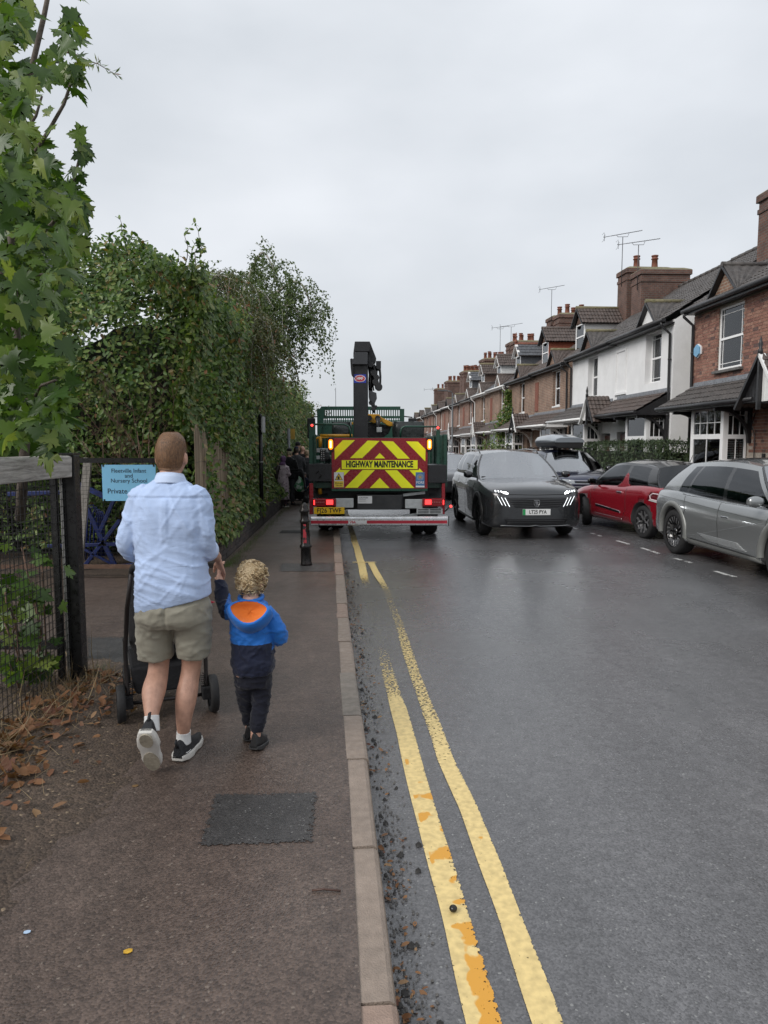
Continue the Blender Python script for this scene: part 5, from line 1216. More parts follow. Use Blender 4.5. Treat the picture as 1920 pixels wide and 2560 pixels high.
# low brick wall, brick by brick
m_wb = [M('wall_brick_%d' % i, c, .75, var=.3, scale=25, bump=.5, bscale=80, dirt=.4, dirtcol=(.03, .035, .025)) for i, c in enumerate([(.075, .066, .064), (.060, .054, .054), (.092, .075, .068)])]
WX = lambda y: -2.31 - .045 * (y - 9.7)
t = thing('low_brick_wall', 'low dark brick retaining wall below the ivy beside the footway', 'wall', (-2.31, 9.7, .1), math.atan(.045))
mb = MB(); mb.bx(-.215, -.008, 0, 20, -.05, .335); mb.build('core', M('wall_mortar', (.07, .066, .06), .9, var=.3, scale=20), t)
bm_ = {}
for c in range(4):
    y = 0 if c % 2 == 0 else -.11
    while y < 14.2:
        y0_ = max(0, y); ln = round(y + .215 - y0_, 3); mi = rng.randrange(3); key = (ln, mi)
        if key not in bm_: q = MB(); q.bx(-.1, 0, 0, ln, 0, .066); bm_[key] = q.mesh('brick', m_wb[mi])
        o = link('brick', bm_[key], t); o.location = (rng.uniform(-.004, .004), y0_, .005 + c * .077); y += .225
y = 0; cp = [MB() for _ in range(3)]
cms = []
for i in range(3): q = MB(); q.bx(-.222, .012, 0, .103, 0, .05); cms.append(q.mesh('coping_brick', m_wb[i]))
for k in range(130): o = link('coping_brick', cms[rng.randrange(3)], t); o.location = (rng.uniform(-.004, .004), k * .111, .313 + rng.uniform(-.003, .003)); o.rotation_euler = (0, rng.uniform(-.02, .02), rng.uniform(-.02, .02))
# posts
t = thing('black_sign_post', 'tall black post beside the low wall, sign plate seen edge on', 'post', (-2.58, 15.04, .1))
mb = MB(); mb.tube([(0, 0, 0), (0, 0, 2.26)], .042, 14); mb.build('pole', m_blk, t)
mb = MB(); mb.lathe([(.044, 2.2), (.046, 2.28), (.03, 2.31), (.002, 2.32)], n=14); mb.build('cap', m_blk, t)
mb = MB(); mb.bx(.05, .075, -.17, .17, 1.93, 2.26); mb.build('plate', M('sign_back', (.50, .50, .50), .4, .3), t)
mb = MB(); mb.cyl((0, 0, 1.30), (0, 0, 1.33), .048, n=14); mb.build('band', M('galvanised', (.3, .3, .29)), t)
t = thing('grey_sign_post', 'short grey post with a yellow plate behind the waiting adults', 'post', (P(723, 1200, 21.5).x, 21.5, .1))
mb = MB(); mb.tube([(0, 0, 0), (0, 0, 2.15)], .045, 12); mb.build('pole', M('grey_pole', (.17, .18, .19), .5), t)
mb = MB(); mb.bx(.06, .19, -.02, 0, 1.83, 2.14); mb.build('plate', M('yellow_plate', (.50, .31, .06), .5), t)
t = thing('cast_iron_bollard', 'black cast iron bollard with a scuffed red strip on the footway', 'bollard', (-1.09, 9.94, .1)); t.rotation_euler = (R(-.6), R(-1.6), 0)
mb = MB(); mb.lathe([(.083, 0), (.080, .03), (.074, .05), (.071, .24), (.083, .25), (.086, .275), (.078, .29), (.068, .30), (.060, .60), (.070, .605), (.073, .625), (.064, .64), (.056, .65), (.055, .74), (.068, .75), (.071, .77), (.060, .79), (.052, .80), (.050, .83), (.040, .86), (.018, .877), (.002, .88)], n=24); mb.build('shaft', M('bollard_iron', (.014, .013, .013), .35, .3, var=.4, scale=14, dirt=.35, dirtcol=(.06, .025, .015), rvar=.15), t)
mb = MB()
def worn_red():
    m, tt, b = base_mat('worn_red_tape'); N = tt.nodes.new; l = tt.links.new; co = N('ShaderNodeTexCoord'); n_ = N('ShaderNodeTexNoise'); n_.inputs['Scale'].default_value = 22; n_.inputs['Detail'].default_value = 5; l(co.outputs['Object'], n_.inputs['Vector'])
    r = N('ShaderNodeValToRGB'); r.color_ramp.interpolation = 'CONSTANT'; e = r.color_ramp.elements; e[0].color = (.02, .018, .018, 1); e[1].position = .47; e[1].color = (.42, .035, .05, 1); l(n_.outputs[0], r.inputs[0]); l(r.outputs[0], b.inputs['Base Color']); b.inputs['Roughness'].default_value = .5; return m
rows = []
for k in range(9):
    z = .32 + k * .033; r_ = .0685 - .008 * (z - .30) / .3; rows.append([(r_ * math.sin(a), -r_ * math.cos(a), z) for a in (-.35, -.17, 0, .17, .35)])
mb.grid(rows); mb.build('red_strip', worn_red(), t)
# ================================================================ HIGHWAY MAINTENANCE LORRY
m_grn = M('lorry_green', (.012, .060, .038), .35, var=.15, scale=6, dirt=.3, dirtcol=(.03, .04, .035), rvar=.1)
m_lred = M('reflective_red', (.25, .010, .018), .3, var=.10, scale=8, dirt=.25, dirtcol=(.12, .02, .025), rvar=.1)
m_lyel = M('reflective_yellow', (.88, .90, .015), .35, var=.05, dirt=.08, dirtcol=(.5, .5, .04), emit=(.78, .8, .01), es=0.0)
m_lblk = M('crane_black', (.012, .012, .014), .38, var=.2, scale=8, rvar=.12, dirt=.2, dirtcol=(.04, .04, .04))
m_cyel = M('crane_yellow', (.55, .27, .012), .4, var=.15, scale=9, dirt=.35, dirtcol=(.15, .08, .02))
m_alu = M('aluminium', (.58, .59, .60), .32, .7, var=.16, scale=7, rvar=.12, dirt=.4, dirtcol=(.25, .23, .21))
m_galv = M('galvanised_panel', (.46, .48, .48), .45, .3, var=.15, scale=12)
m_rub = M('tyre_rubber', (.016, .016, .017), .75, var=.25, scale=20, bump=.3, bscale=60)
m_ink = M('black_ink', (.008, .008, .008), .5, var=0)
m_wht = M('sticker_white', (.72, .72, .72), .4, var=.03)
m_chass = M('chassis_grey', (.028, .029, .031), .6, var=.3, scale=9, dirt=.4, dirtcol=(.06, .055, .05))
TY = 13.0; TX0 = -.08
truck = thing('maintenance_lorry', 'green crane lorry with red and yellow chevron tailboard parked half on the kerb', 'lorry', (TX0, TY, 0), .012)
def tp(x, y, d=0.0):
    """Point on the lorry from a close-up reading (x, y) at d metres ahead of the bumper, in lorry coordinates."""
    p = P(740 + x / 3.95, 830 + y / 3.95, TY + d); return Vector((p.x - TX0, d, p.z))
def tbox(name, x0, x1, y0, y1, d0, d1, mat, par=None, bevel=.006):
    a = tp(x0, y1, d0); b = tp(x1, y0, d0); mb = MB(); mb.bx(a.x, b.x, d0, d1, a.z, b.z); return mb.build(name, mat, par or truck, bevel=bevel)
# chassis, bed
mb = MB()
for s_ in (-.42, .36): mb.bx(s_, s_ + .08, .25, 7.6, .62, .86)
for y in (.3, 1.8, 3.4, 5, 6.6): mb.bx(-.40, .42, y, y + .1, .66, .82)
mb.build('chassis', m_chass, truck)
mb = MB(); mb.bx(-1.2, 1.2, .3, 5.6, .98, 1.08); mb.build('load_bed', m_grn, truck)
for x0, x1 in ((-1.24, -1.19), (1.19, 1.24)):
    mb = MB(); mb.bx(x0, x1, .25, 5.5, 1.0, 1.95)
    for k in range(6): mb.bx(x0 - .02, x1 + .02, .3 + k, .36 + k, 1.0, 1.97)
    mb.build('dropside', m_grn, truck, bevel=.005)
# tail board
bd = .16
brd = tbox('tailboard', 352, 1305, 1043, 1572, bd, bd + .06, m_grn)
tbox('tailboard_face', 356, 1302, 1047, 1545, bd - .006, bd - .001, m_lred, brd, 0)
polys = [[(465, 1068), (583, 1068), (383, 1262), (383, 1150)], [(708, 1072), (826, 1076), (655, 1245), (535, 1245)], [(840, 1076), (960, 1080), (1125, 1250), (1005, 1250)], [(1085, 1080), (1205, 1082), (1280, 1160), (1278, 1278)], [(828, 1195), (882, 1248), (778, 1248)],
         [(437, 1338), (450, 1362), (535, 1362), (476, 1420), (474, 1384), (392, 1384)], [(660, 1362), (780, 1362), (610, 1538), (485, 1538)], [(880, 1365), (1000, 1365), (1170, 1540), (1045, 1540)], [(1120, 1365), (1205, 1362), (1216, 1343), (1258, 1386), (1184, 1386), (1182, 1428)], [(828, 1440), (925, 1540), (730, 1540)]]
for pl in polys:
    q = [tp(x, y, bd) for x, y in pl]; mb = MB(); k = len(q)
    mb.prism([(p.x, p.z) for p in q], 1, bd - .010, bd - .0065); mb.build('chevron', m_lyel, brd)
tbox('name_plate_border', 438, 1217, 1252, 1360, bd - .012, bd - .0105, m_lred, brd, 0)
tbox('name_plate', 453, 1202, 1266, 1354, bd - .016, bd - .013, m_lyel, brd, 0)
c = tp(826, 1308, bd)
text('HIGHWAY MAINTENANCE', .158, m_ink, 'lettering', brd, Matrix.Translation((c.x, bd - .0185, c.z)) @ FACE_CAM, .001, .040, sx=.645)
# stickers
st = tbox('blind_spot_sticker', 378, 472, 1385, 1534, bd - .014, bd - .011, m_wht, brd, 0)
tbox('sticker_panel', 380, 470, 1472, 1532, bd - .017, bd - .0145, M('sticker_yellow', (.75, .55, .05), .4), st, 0)
q = [tp(x, y, bd) for x, y in ((424, 1392), (464, 1462), (385, 1462))]; mb = MB(); mb.prism([(p.x, p.z) for p in q], 1, bd - .0165, bd - .0145); mb.build('warning_triangle', m_ink, st)
q = [tp(x, y, bd) for x, y in ((424, 1403), (456, 1457), (393, 1457))]; mb = MB(); mb.prism([(p.x, p.z) for p in q], 1, bd - .0185, bd - .017); mb.build('warning_field', M('sticker_yellow', (.75, .55, .05)), st)
q = [tp(x, y, bd) for x, y in ((412, 1455), (412, 1425), (432, 1425), (432, 1455))]; mb = MB(); mb.prism([(p.x, p.z) for p in q], 1, bd - .0205, bd - .019); mb.ball((tp(403, 1430, bd).x, bd - .02, tp(403, 1430, bd).z), .009, nu=6, nv=4); mb.build('warning_symbol', m_ink, st)
c = tp(425, 1492, bd); text('Blind spot', .034, m_ink, 'lettering', st, Matrix.Translation((c.x, bd - .019, c.z)) @ FACE_CAM, .0005, .01)
c = tp(425, 1513, bd); text('Take care', .028, m_ink, 'lettering', st, Matrix.Translation((c.x, bd - .019, c.z)) @ FACE_CAM, .0005, .008)
st = tbox('scheme_sticker', 1183, 1271, 1385, 1535, bd - .014, bd - .011, M('sticker_blue', (.06, .17, .36), .4, var=.05), brd, 0)
c = tp(1227, 1433, bd); mb = MB()
for r0, r1 in ((.052, .060), (.036, .044)):
    k = 24; mb.add([(c.x + r * math.cos(a * 2 * math.pi / k), bd - .016, c.z + r * math.sin(a * 2 * math.pi / k)) for r in (r0, r1) for a in range(k)], [(a, (a + 1) % k, k + (a + 1) % k, k + a) for a in range(k)])
mb.build('ring_emblem', M('emblem_grey', (.35, .38, .42), .4), st)
mb = MB(); mb.prism([(c.x + .03 * math.cos(a * math.pi / 3), c.z + .03 * math.sin(a * math.pi / 3)) for a in range(6)], 1, bd - .0165, bd - .0145); mb.build('emblem_centre', M('emblem_gold', (.45, .30, .12), .4), st)
c = tp(1227, 1487, bd); text('FORS', .062, m_wht, 'lettering', st, Matrix.Translation((c.x, bd - .016, c.z)) @ FACE_CAM, .0005, .02)
tbox('sticker_strip', 1184, 1270, 1518, 1534, bd - .0165, bd - .0145, m_wht, st, 0)
# amber lamps
def lamp_mat(name, col, es): return M(name, tuple(.5 * c for c in col), .3, var=0, emit=col, es=es)
for x in (345, 1318):
    c = tp(x, 1110, .12); mb = MB(); mb.bx(c.x - .05, c.x + .05, .12, .2, c.z - .13, c.z + .13); o = mb.build('beacon', m_lblk, truck, bevel=.01)
    mb = MB(); mb.tube([(c.x, .105, c.z - .085), (c.x, .10, c.z - .06), (c.x, .10, c.z + .06), (c.x, .105, c.z + .085)], [.024, .040, .040, .024], 12); ln_ = mb.build('amber_lens', lamp_mat('amber_lit', (1.0, .17, .008), 2.6), o); mb = MB(); mb.tube([(c.x, .060, c.z - .06), (c.x, .058, c.z + .06)], .014, 8); mb.build('bulb', lamp_mat('amber_core', (1.0, .55, .12), 9), ln_)
# side boxes, posts
sb = tbox('side_locker', 125, 352, 1303, 1475, .10, .8, m_lblk); tbox('side_locker', 1306, 1490, 1313, 1490, .10, .8, m_lblk)
mb = MB(); c = tp(200, 1400, .08); mb.tube([c, c + Vector((.06, -.03, .06)), c + Vector((.10, -.03, -.02)), c + Vector((.06, 0, -.08))], .008, 6); mb.build('cable', m_lblk, sb)
for x0, x1, y0 in ((132, 188, 908), (1388, 1424, 930)):
    tbox('rear_post', x0, x1, y0, 1305, .25, .33, m_grn)
for pts in ([(165, 912), (480, 912), (520, 930), (538, 970), (540, 1040)], [(1410, 935), (1080, 933), (1050, 945), (1035, 980), (1033, 1040)]):
    mb = MB(); mb.tube([tp(x, y, .3) for x, y in pts], .017, 8); mb.build('hand_rail', m_grn, truck)
for x, y in ((160, 922), (1404, 946)):
    c = tp(x, y, .2); mb = MB(); mb.ball(c, .022); mb.build('marker_lamp', lamp_mat('marker_lit', (1, .04, .035), 3), truck)
for x0, x1 in ((135, 170), (1440, 1474)): tbox('side_reflector', x0, x1, 1492, 1800, .12, .16, m_lred)
# yellow access frame, left
for pts, r in (([(195, 1200), (195, 1070), (205, 1050), (235, 1040), (330, 1040)], .022), ([(240, 1025), (560, 1025)], .03), ([(243, 1030), (243, 1140)], .035), ([(155, 1045), (155, 1230)], .022), ([(240, 1500), (240, 1600)], .04)):
    mb = MB(); mb.tube([tp(x, y, .42) for x, y in pts], r, 8); mb.build('access_frame', m_cyel, truck)
tbox('step_tread', 150, 350, 1222, 1258, .35, .6, m_galv); tbox('step_tread', 190, 330, 1150, 1190, .45, .7, m_galv)
sb = tbox('valve_block', 240, 292, 1160, 1280, .25, .4, m_lblk)
mb = MB()
for i in range(5):
    for j in range(2): c = tp(255 + j * 22, 1172 + i * 20, .24); mb.ball(c, .011, nu=6, nv=4)
mb.build('valve_lever', m_galv, sb)
for k in range(5):
    mb = MB(); mb.tube([tp(290 + k * 9, 1190, .3), tp(305 + k * 8, 1250, .22), tp(290 + k * 12, 1300, .3)], .009, 6); mb.build('hose', m_lblk, truck)
# under-run bumper, lights, plate
a = tp(146, 1912, 0); b_ = tp(1506, 1822, 0); pr = [(0, a.z), (.10, a.z), (.12, b_.z - .02), (.10, b_.z), (.02, b_.z), (-.012, b_.z - .03), (-.012, a.z + .02)]
mb = MB(); mb.prism(pr, 0, a.x, b_.x); bmp = mb.build('underrun_bar', m_alu, truck, bevel=.008)
mb = MB(); mb.bx(b_.x - .005, b_.x + .012, -.015, .12, a.z - .004, b_.z + .004); mb.build('end_cap', m_lblk, bmp)
for x0, x1 in ((148, 516), (700, 1494)): tbox('red_tape', x0, x1, 1862, 1892, -.016, -.0125, M('red_tape', (.42, .02, .04), .3), bmp, 0)
tbox('white_tape', 519, 697, 1862, 1892, -.016, -.0125, m_wht, bmp, 0)
c = tp(560, 1877, 0); text('VBA', .062, M('red_ink', (.5, .02, .04), .4), 'lettering', bmp, Matrix.Translation((c.x, -.018, c.z)) @ FACE_CAM, .0005, .02)
tbox('centre_crossmember', 605, 1045, 1612, 1755, .14, .45, m_chass)
cs = tbox('caution_sticker', 612, 752, 1620, 1693, .130, .138, m_wht, None, 0)
c = tp(625, 1637, .128); text('CAUTION', .036, m_ink, 'lettering', cs, Matrix.Translation((c.x, .1285, c.z)) @ FACE_CAM, .0005, .01, 'LEFT')
mb = MB()
for y in (1652, 1668): a = tp(620, y + 3, .128); b2 = tp(690, y, .128); mb.bx(a.x, b2.x, .127, .1285, a.z, b2.z)
mb.build('fine_print', M('ink_grey', (.25, .25, .25), .5), cs)
tbox('light_panel', 392, 568, 1642, 1735, .10, .13, m_galv); tbox('light_panel', 1078, 1250, 1652, 1742, .10, .13, m_galv)
for x0, x1, bx0, bx1 in ((168, 396, 300, 366), (1248, 1468, 1275, 1338)):
    o = tbox('tail_light', x0, x1, 1645, 1725, .03, .12, M('lamp_red_dark', (.22, .008, .012), .2, var=.1), None, .018)
    tbox('brake_lens', bx0, bx1, 1658, 1704, .024, .032, lamp_mat('brake_lit', (1.0, .03, .03), 2.6), o, .004)
    e = 175 if x0 < 500 else 1452; tbox('side_lens', e, e + 11, 1660, 1706, .024, .032, lamp_mat('brake_lit', (1.0, .03, .03), 2.6), o, .002)
    mb = MB()
    for k in range(6): c = tp((190 if x0 < 500 else 1352) + k * 17, 1682, .026); mb.ball(c, .011, nu=6, nv=4)
    mb.build('reflector_dot', M('dim_red', (.45, .12, .12), .3), o)
npl = tbox('number_plate', 178, 479, 1730, 1797, .04, .055, M('plate_yellow', (.80, .50, .01), .35, var=.03), None, .003)
c = tp(328, 1763, .04); text('FJ26 TWF', .118, m_ink, 'lettering', npl, Matrix.Translation((c.x, .038, c.z - .002)) @ FACE_CAM, .0005, .012, sx=.92)
vt = tbox('vent_panel', 1192, 1450, 1742, 1800, .10, .13, m_galv)
for k in range(3):
    for x0, x1 in ((1206, 1310), (1326, 1432)): tbox('vent_slot', x0, x1, 1750 + k * 16, 1757 + k * 16, .094, .098, m_ink, vt, 0)
for x0, y0, x1, y1 in ((1060, 1610, 1275, 1585), (1060, 1820, 1200, 1800)): mb = MB(); mb.bar(tp(x0, y0, .3), tp(x1, y1, .3), .06, .05); mb.build('bracket', m_galv, truck)
mb = MB(); mb.bar(tp(1470, 1775, .12), tp(1522, 1725, .08), .03, .02); arm = mb.build('marker_arm', m_lblk, truck)
c = tp(1530, 1722, .06); mb = MB(); mb.ball(c, .024); mb.build('side_marker', lamp_mat('marker_lit', (1, .04, .035), 3), arm)
# wheels: twins at the back, singles at the front
def tyre(mb, c, r, w_, n=28, m=0):
    Mx = Matrix.Translation(c) @ Matrix.Rotation(R(90), 4, 'Y')
    mb.lathe([(r * .58, -w_ / 2 + .01), (r * .9, -w_ / 2), (r * .98, -w_ / 2 + .03), (r, -w_ / 4), (r, w_ / 4), (r * .98, w_ / 2 - .03), (r * .9, w_ / 2), (r * .58, w_ / 2 - .01)], n=n, Mx=Mx, m=m, cap=False)
for y in (1.35, 5.6):
    for x, zz in ((-1.10, .1), (1.02, 0)):
        for k in ((0, .26) if y < 3 else (0,)):
            xx = x + (k if x < 0 else -k); rr = .45; mb = MB(); tyre(mb, (xx, y, zz + rr), rr, .255); o = mb.build('wheel', m_rub, truck)
            mb = MB(); mb.lathe([(.02, -.02), (.20, -.02), (.26, .04), (.26, -.06)], n=20, Mx=Matrix.Translation((xx, y, zz + rr)) @ Matrix.Rotation(R(-90 if x < 0 else 90), 4, 'Y')); mb.build('rim', m_galv, o)
for x in (-1.12, 1.04): mb = MB(); mb.prism([(y, z) for y, z in ((.8, .75), (.85, .98), (1.9, .98), (1.95, .75), (1.93, .75), (1.88, .96), (.87, .96), (.82, .75))], 0, x - .16, x + .16); mb.build('mudguard', m_lblk, truck)
mb = MB(); mb.bx(-1.05, -.85, .75, .76, .25, .75); mb.bx(.8, 1.0, .75, .76, .25, .75); mb.build('mud_flap', m_rub, truck)
for x0, x1 in ((-.98, -.35), (.3, .95)): mb = MB(); mb.bx(x0, x1, .6, 1.2, .55, .9); mb.build('under_locker', m_chass, truck)
mb = MB(); mb.bx(-1.1, 1.1, .55, .62, .86, .98); mb.bx(-.95, -.4, 2.2, 3.6, .4, .85); mb.bx(.4, .95, 2.2, 3.6, .4, .85); mb.build('fuel_tank', m_chass, truck)
# crane
cd_ = .95
cr = tbox('crane_boom', 574, 716, 322, 1060, cd_, cd_ + .24, m_lblk, None, .015)
def cpoly(name, pts, d0, d1, mat, par, bev=.008):
    q = [tp(x, y, d0) for x, y in pts]; mb = MB(); mb.prism([(p.x, p.z) for p in q], 1, d0, d1); return mb.build(name, mat, par, bevel=bev)
cpoly('boom_head', [(586, 93), (735, 93), (730, 190), (712, 195), (590, 195), (572, 250), (572, 205)], cd_ - .05, cd_ + .5, m_lblk, cr)
cpoly('boom_cover', [(586, 200), (714, 200), (712, 320), (560, 320), (562, 265), (572, 262)], cd_ - .1, cd_ + .3, M('crane_grey', (.035, .037, .042), .45, var=.1), cr)
cpoly('boom_collar', [(540, 265), (562, 258), (562, 275), (575, 322), (575, 445), (552, 420), (545, 350)], cd_ - .04, cd_ + .25, m_lblk, cr)
cpoly('boom_side', [(716, 95), (737, 95), (800, 260), (790, 300), (735, 330), (716, 330)], cd_ + .25, cd_ + .5, m_lblk, cr)
cpoly('cylinder_block', [(796, 285), (846, 285), (846, 350), (830, 375), (796, 360)], cd_ + .1, cd_ + .4, m_lblk, cr)
cpoly('slew_motor', [(724, 575), (800, 600), (805, 650), (780, 705), (735, 695), (724, 640)], cd_ + .05, cd_ + .35, M('crane_grey', (.035, .037, .042)), cr)
for pts, r in (([(765, 330), (790, 380), (785, 440), (800, 500), (815, 560)], .05), ([(835, 370), (840, 440), (838, 520), (825, 575)], .022), ([(735, 330), (745, 420), (740, 500), (745, 600)], .04), ([(770, 690), (775, 760), (775, 800)], .03), ([(760, 300), (760, 400), (790, 460), (800, 540)], .02), ([(750, 330), (775, 420), (760, 480), (775, 580)], .014)):
    mb = MB(); mb.tube([tp(x, y, cd_ + .2) for x, y in pts], r, 8); mb.build('hydraulic_line', m_lblk, cr)
for x, y, r in ((745, 330, .05), (775, 410, .06), (800, 450, .055), (790, 500, .06), (825, 545, .07), (745, 700, .04), (765, 715, .04), (795, 740, .03), (770, 760, .045)):
    c = tp(x, y, cd_ + .15); mb = MB(); mb.cyl(c - Vector((0, .1, 0)), c + Vector((0, .1, 0)), r, n=12); mb.build('pivot', m_lblk, cr, bevel=.006)
lg = tbox('maker_badge', 577, 698, 418, 503, cd_ - .006, cd_ - .001, M('badge_blue', (.02, .035, .30), .35), cr, 0)
c = tp(637, 460, cd_); mb = MB()
for rr, mm, dd in ((1.0, 0, .009), (.88, 1, .0105)):
    k = 28; q = [(c.x + .108 * rr * math.cos(a * 2 * math.pi / k), c.z + .066 * rr * math.sin(a * 2 * math.pi / k)) for a in range(k)]; mb.prism(q, 1, cd_ - dd, cd_ - dd + .002, mm)
mb.build('badge_oval', [m_wht, M('badge_red', (.45, .02, .04), .35)], lg)
text('HMF', .074, m_wht, 'lettering', lg, Matrix.Translation((c.x, cd_ - .0125, c.z)) @ FACE_CAM, .0005, .03, sx=.86)
# grab, yellow
gr = cpoly('grab', [(720, 810), (835, 812), (858, 850), (850, 890), (780, 900), (720, 880)], 2.2, 2.5, m_cyel, truck)
cpoly('grab_arm', [(850, 840), (968, 895), (965, 930), (930, 930), (850, 880)], 2.2, 2.45, m_cyel, gr); cpoly('grab_arm', [(575, 885), (535, 910), (575, 915)], 2.2, 2.45, m_cyel, gr)
for x, y in ((735, 850), (820, 852)): c = tp(x, y, 2.15); mb = MB(); mb.cyl(c, c + Vector((0, .1, 0)), .06, n=14); mb.build('grab_pin', m_lblk, gr)
mb = MB(); mb.tube([tp(820, 850, 2.1), tp(822, 930, 2.1), tp(818, 960, 2.1)], .045, 8); mb.build('grab_hose', m_lblk, gr)
tbox('work_lamp', 808, 860, 940, 990, 2.0, 2.1, m_galv, gr); cpoly('grab_bucket', [(720, 890), (960, 925), (930, 1000), (880, 1040), (720, 1040)], 2.5, 3.2, m_lblk, gr)
# bags in the bed
def bag(x0, x1, y0, y1, d0, d1):
    a = tp(x0, y1, d0); b2 = tp(x1, y0, d0); mb = MB(); rows = []
    for i in range(9):
        z = 1.09 + (b2.z - 1.09) * i / 8; k = .03 * math.sin(i * .9); ring = []
        for j in range(32):
            an = j * 2 * math.pi / 32; cx, cy = math.cos(an), math.sin(an); q = max(abs(cx), abs(cy)); e = .86
            px = cx / q * e + cx * (1 - e); py = cy / q * e + cy * (1 - e); s2 = 1 + k - (.05 if i == 8 else 0) + .03 * noise.noise(Vector((an * 2, i * .8, x0)))
            ring.append(((a.x + b2.x) / 2 + px * (b2.x - a.x) / 2 * s2, (d0 + d1) / 2 + py * (d1 - d0) / 2 * s2, z + (.03 * noise.noise(Vector((an * 3, 2, x0))) if i == 8 else 0)))
        rows.append(ring)
    mb.loft(rows); return mb.build('bulk_bag', M('bag_black', (.022, .027, .026), .32, var=.3, scale=9, bump=.8, bscale=14, rvar=.12), truck)
bag(358, 548, 888, 1060, 1.1, 2.0); bag(965, 1282, 884, 1060, 1.3, 2.4)
# headboard with slots, cab
hd = 5.4
def hp(x, y): return tp(x, y, hd)
a = hp(235, 1010); b2 = hp(1095, 735); mb = MB()
W0, W1, Z0, Z1 = a.x, b2.x, 1.05, b2.z
ys = [Z1 - .10, Z1 - .24, Z1 - .30, Z1 - .42]
mb.bx(W0 + .1, W1 - .1, hd, hd + .05, Z1 - .09, Z1); mb.bx(W0, W0 + .12, hd, hd + .05, Z0, Z1 - .06); mb.bx(W1 - .12, W1, hd, hd + .05, Z0, Z1 - .06)
mb.bx(W0 + .12, W1 - .12, hd + .001, hd + .049, Z1 - .30, Z1 - .24); mb.bx(W0 + .12, W1 - .12, hd + .001, hd + .049, Z0, Z1 - .42)
nb = 34; wd = (W1 - W0 - .24) / nb
for k in range(nb):
    mb.bx(W0 + .12 + k * wd, W0 + .12 + k * wd + wd * .45, hd + .002, hd + .048, Z1 - .24, Z1 - .09); mb.bx(W0 + .12 + k * wd + wd * .2, W0 + .12 + k * wd + wd * .65, hd + .002, hd + .048, Z1 - .42, Z1 - .30)
mb.prism([(W0, Z1 - .12), (W0 + .12, Z1 - .01), (W0 + .22, Z1), (W0 + .16, Z1 - .4), (W0 + .04, Z1 - .9)], 1, hd - .05, hd - .002)
mb.build('headboard', m_grn, truck)
cb = MB(); prf = [(5.75, .75), (5.75, 2.3), (6.0, 2.42), (7.0, 2.38), (7.55, 1.8), (7.65, 1.2), (7.65, .6)]
cb.prism(prf, 0, W0 + .02, W1 - .02); cab = cb.build('cab', m_grn, truck, bevel=.04)
mb = MB(); mb.bx(W0 + .25, W1 - .25, 5.735, 5.745, 1.6, 2.15); mb.build('rear_window', glass_mat('car_glass_dark', (.3, .33, .34), .35, .03), cab)
for sx_, x in ((-1, 150), (1, 1158)):
    p0 = Vector((W0 if sx_ < 0 else W1, 6.8, 2.55)); p1 = Vector((p0.x + sx_ * .28, 6.9, 2.52)); mb = MB(); mb.tube([p0, p1], .018, 6); o = mb.build('mirror_arm', m_lblk, cab); mb = MB(); mb.bx(p1.x - .11, p1.x + .11, 6.85, 6.95, 1.95, 2.5); mb.build('mirror', m_lblk, o, bevel=.02)
mb = MB(); mb.cyl((W0 + .45, 5.9, 2.35), (W0 + .45, 5.9, 3.25), .006, n=5); mb.build('antenna', m_lblk, cab)
# ================================================================ CARS
from mathutils.bvhtree import BVHTree
def catm(tab, x):
    """Smooth interpolation of rows (x, a, b, ...) given in rising x."""
    n = len(tab)
    if x <= tab[0][0]: return tab[0][1:]
    if x >= tab[-1][0]: return tab[-1][1:]
    for i in range(n - 1):
        if tab[i][0] <= x <= tab[i + 1][0]: break
    p1, p2 = tab[i], tab[i + 1]; h = p2[0] - p1[0]; t = (x - p1[0]) / h
    def slope(k, c):
        if k == 0: return (tab[1][c] - tab[0][c]) / (tab[1][0] - tab[0][0])
        if k == n - 1: return (tab[-1][c] - tab[-2][c]) / (tab[-1][0] - tab[-2][0])
        a = (tab[k][c] - tab[k - 1][c]) / (tab[k][0] - tab[k - 1][0]); b = (tab[k + 1][c] - tab[k][c]) / (tab[k + 1][0] - tab[k][0])
        return 0 if a * b <= 0 else 2 * a * b / (a + b)
    r = []
    for c in range(1, len(p1)):
        m1, m2 = slope(i, c) * h, slope(i + 1, c) * h
        r.append((2 * t ** 3 - 3 * t * t + 1) * p1[c] + (t ** 3 - 2 * t * t + t) * m1 + (-2 * t ** 3 + 3 * t * t) * p2[c] + (t ** 3 - t * t) * m2)
    return r
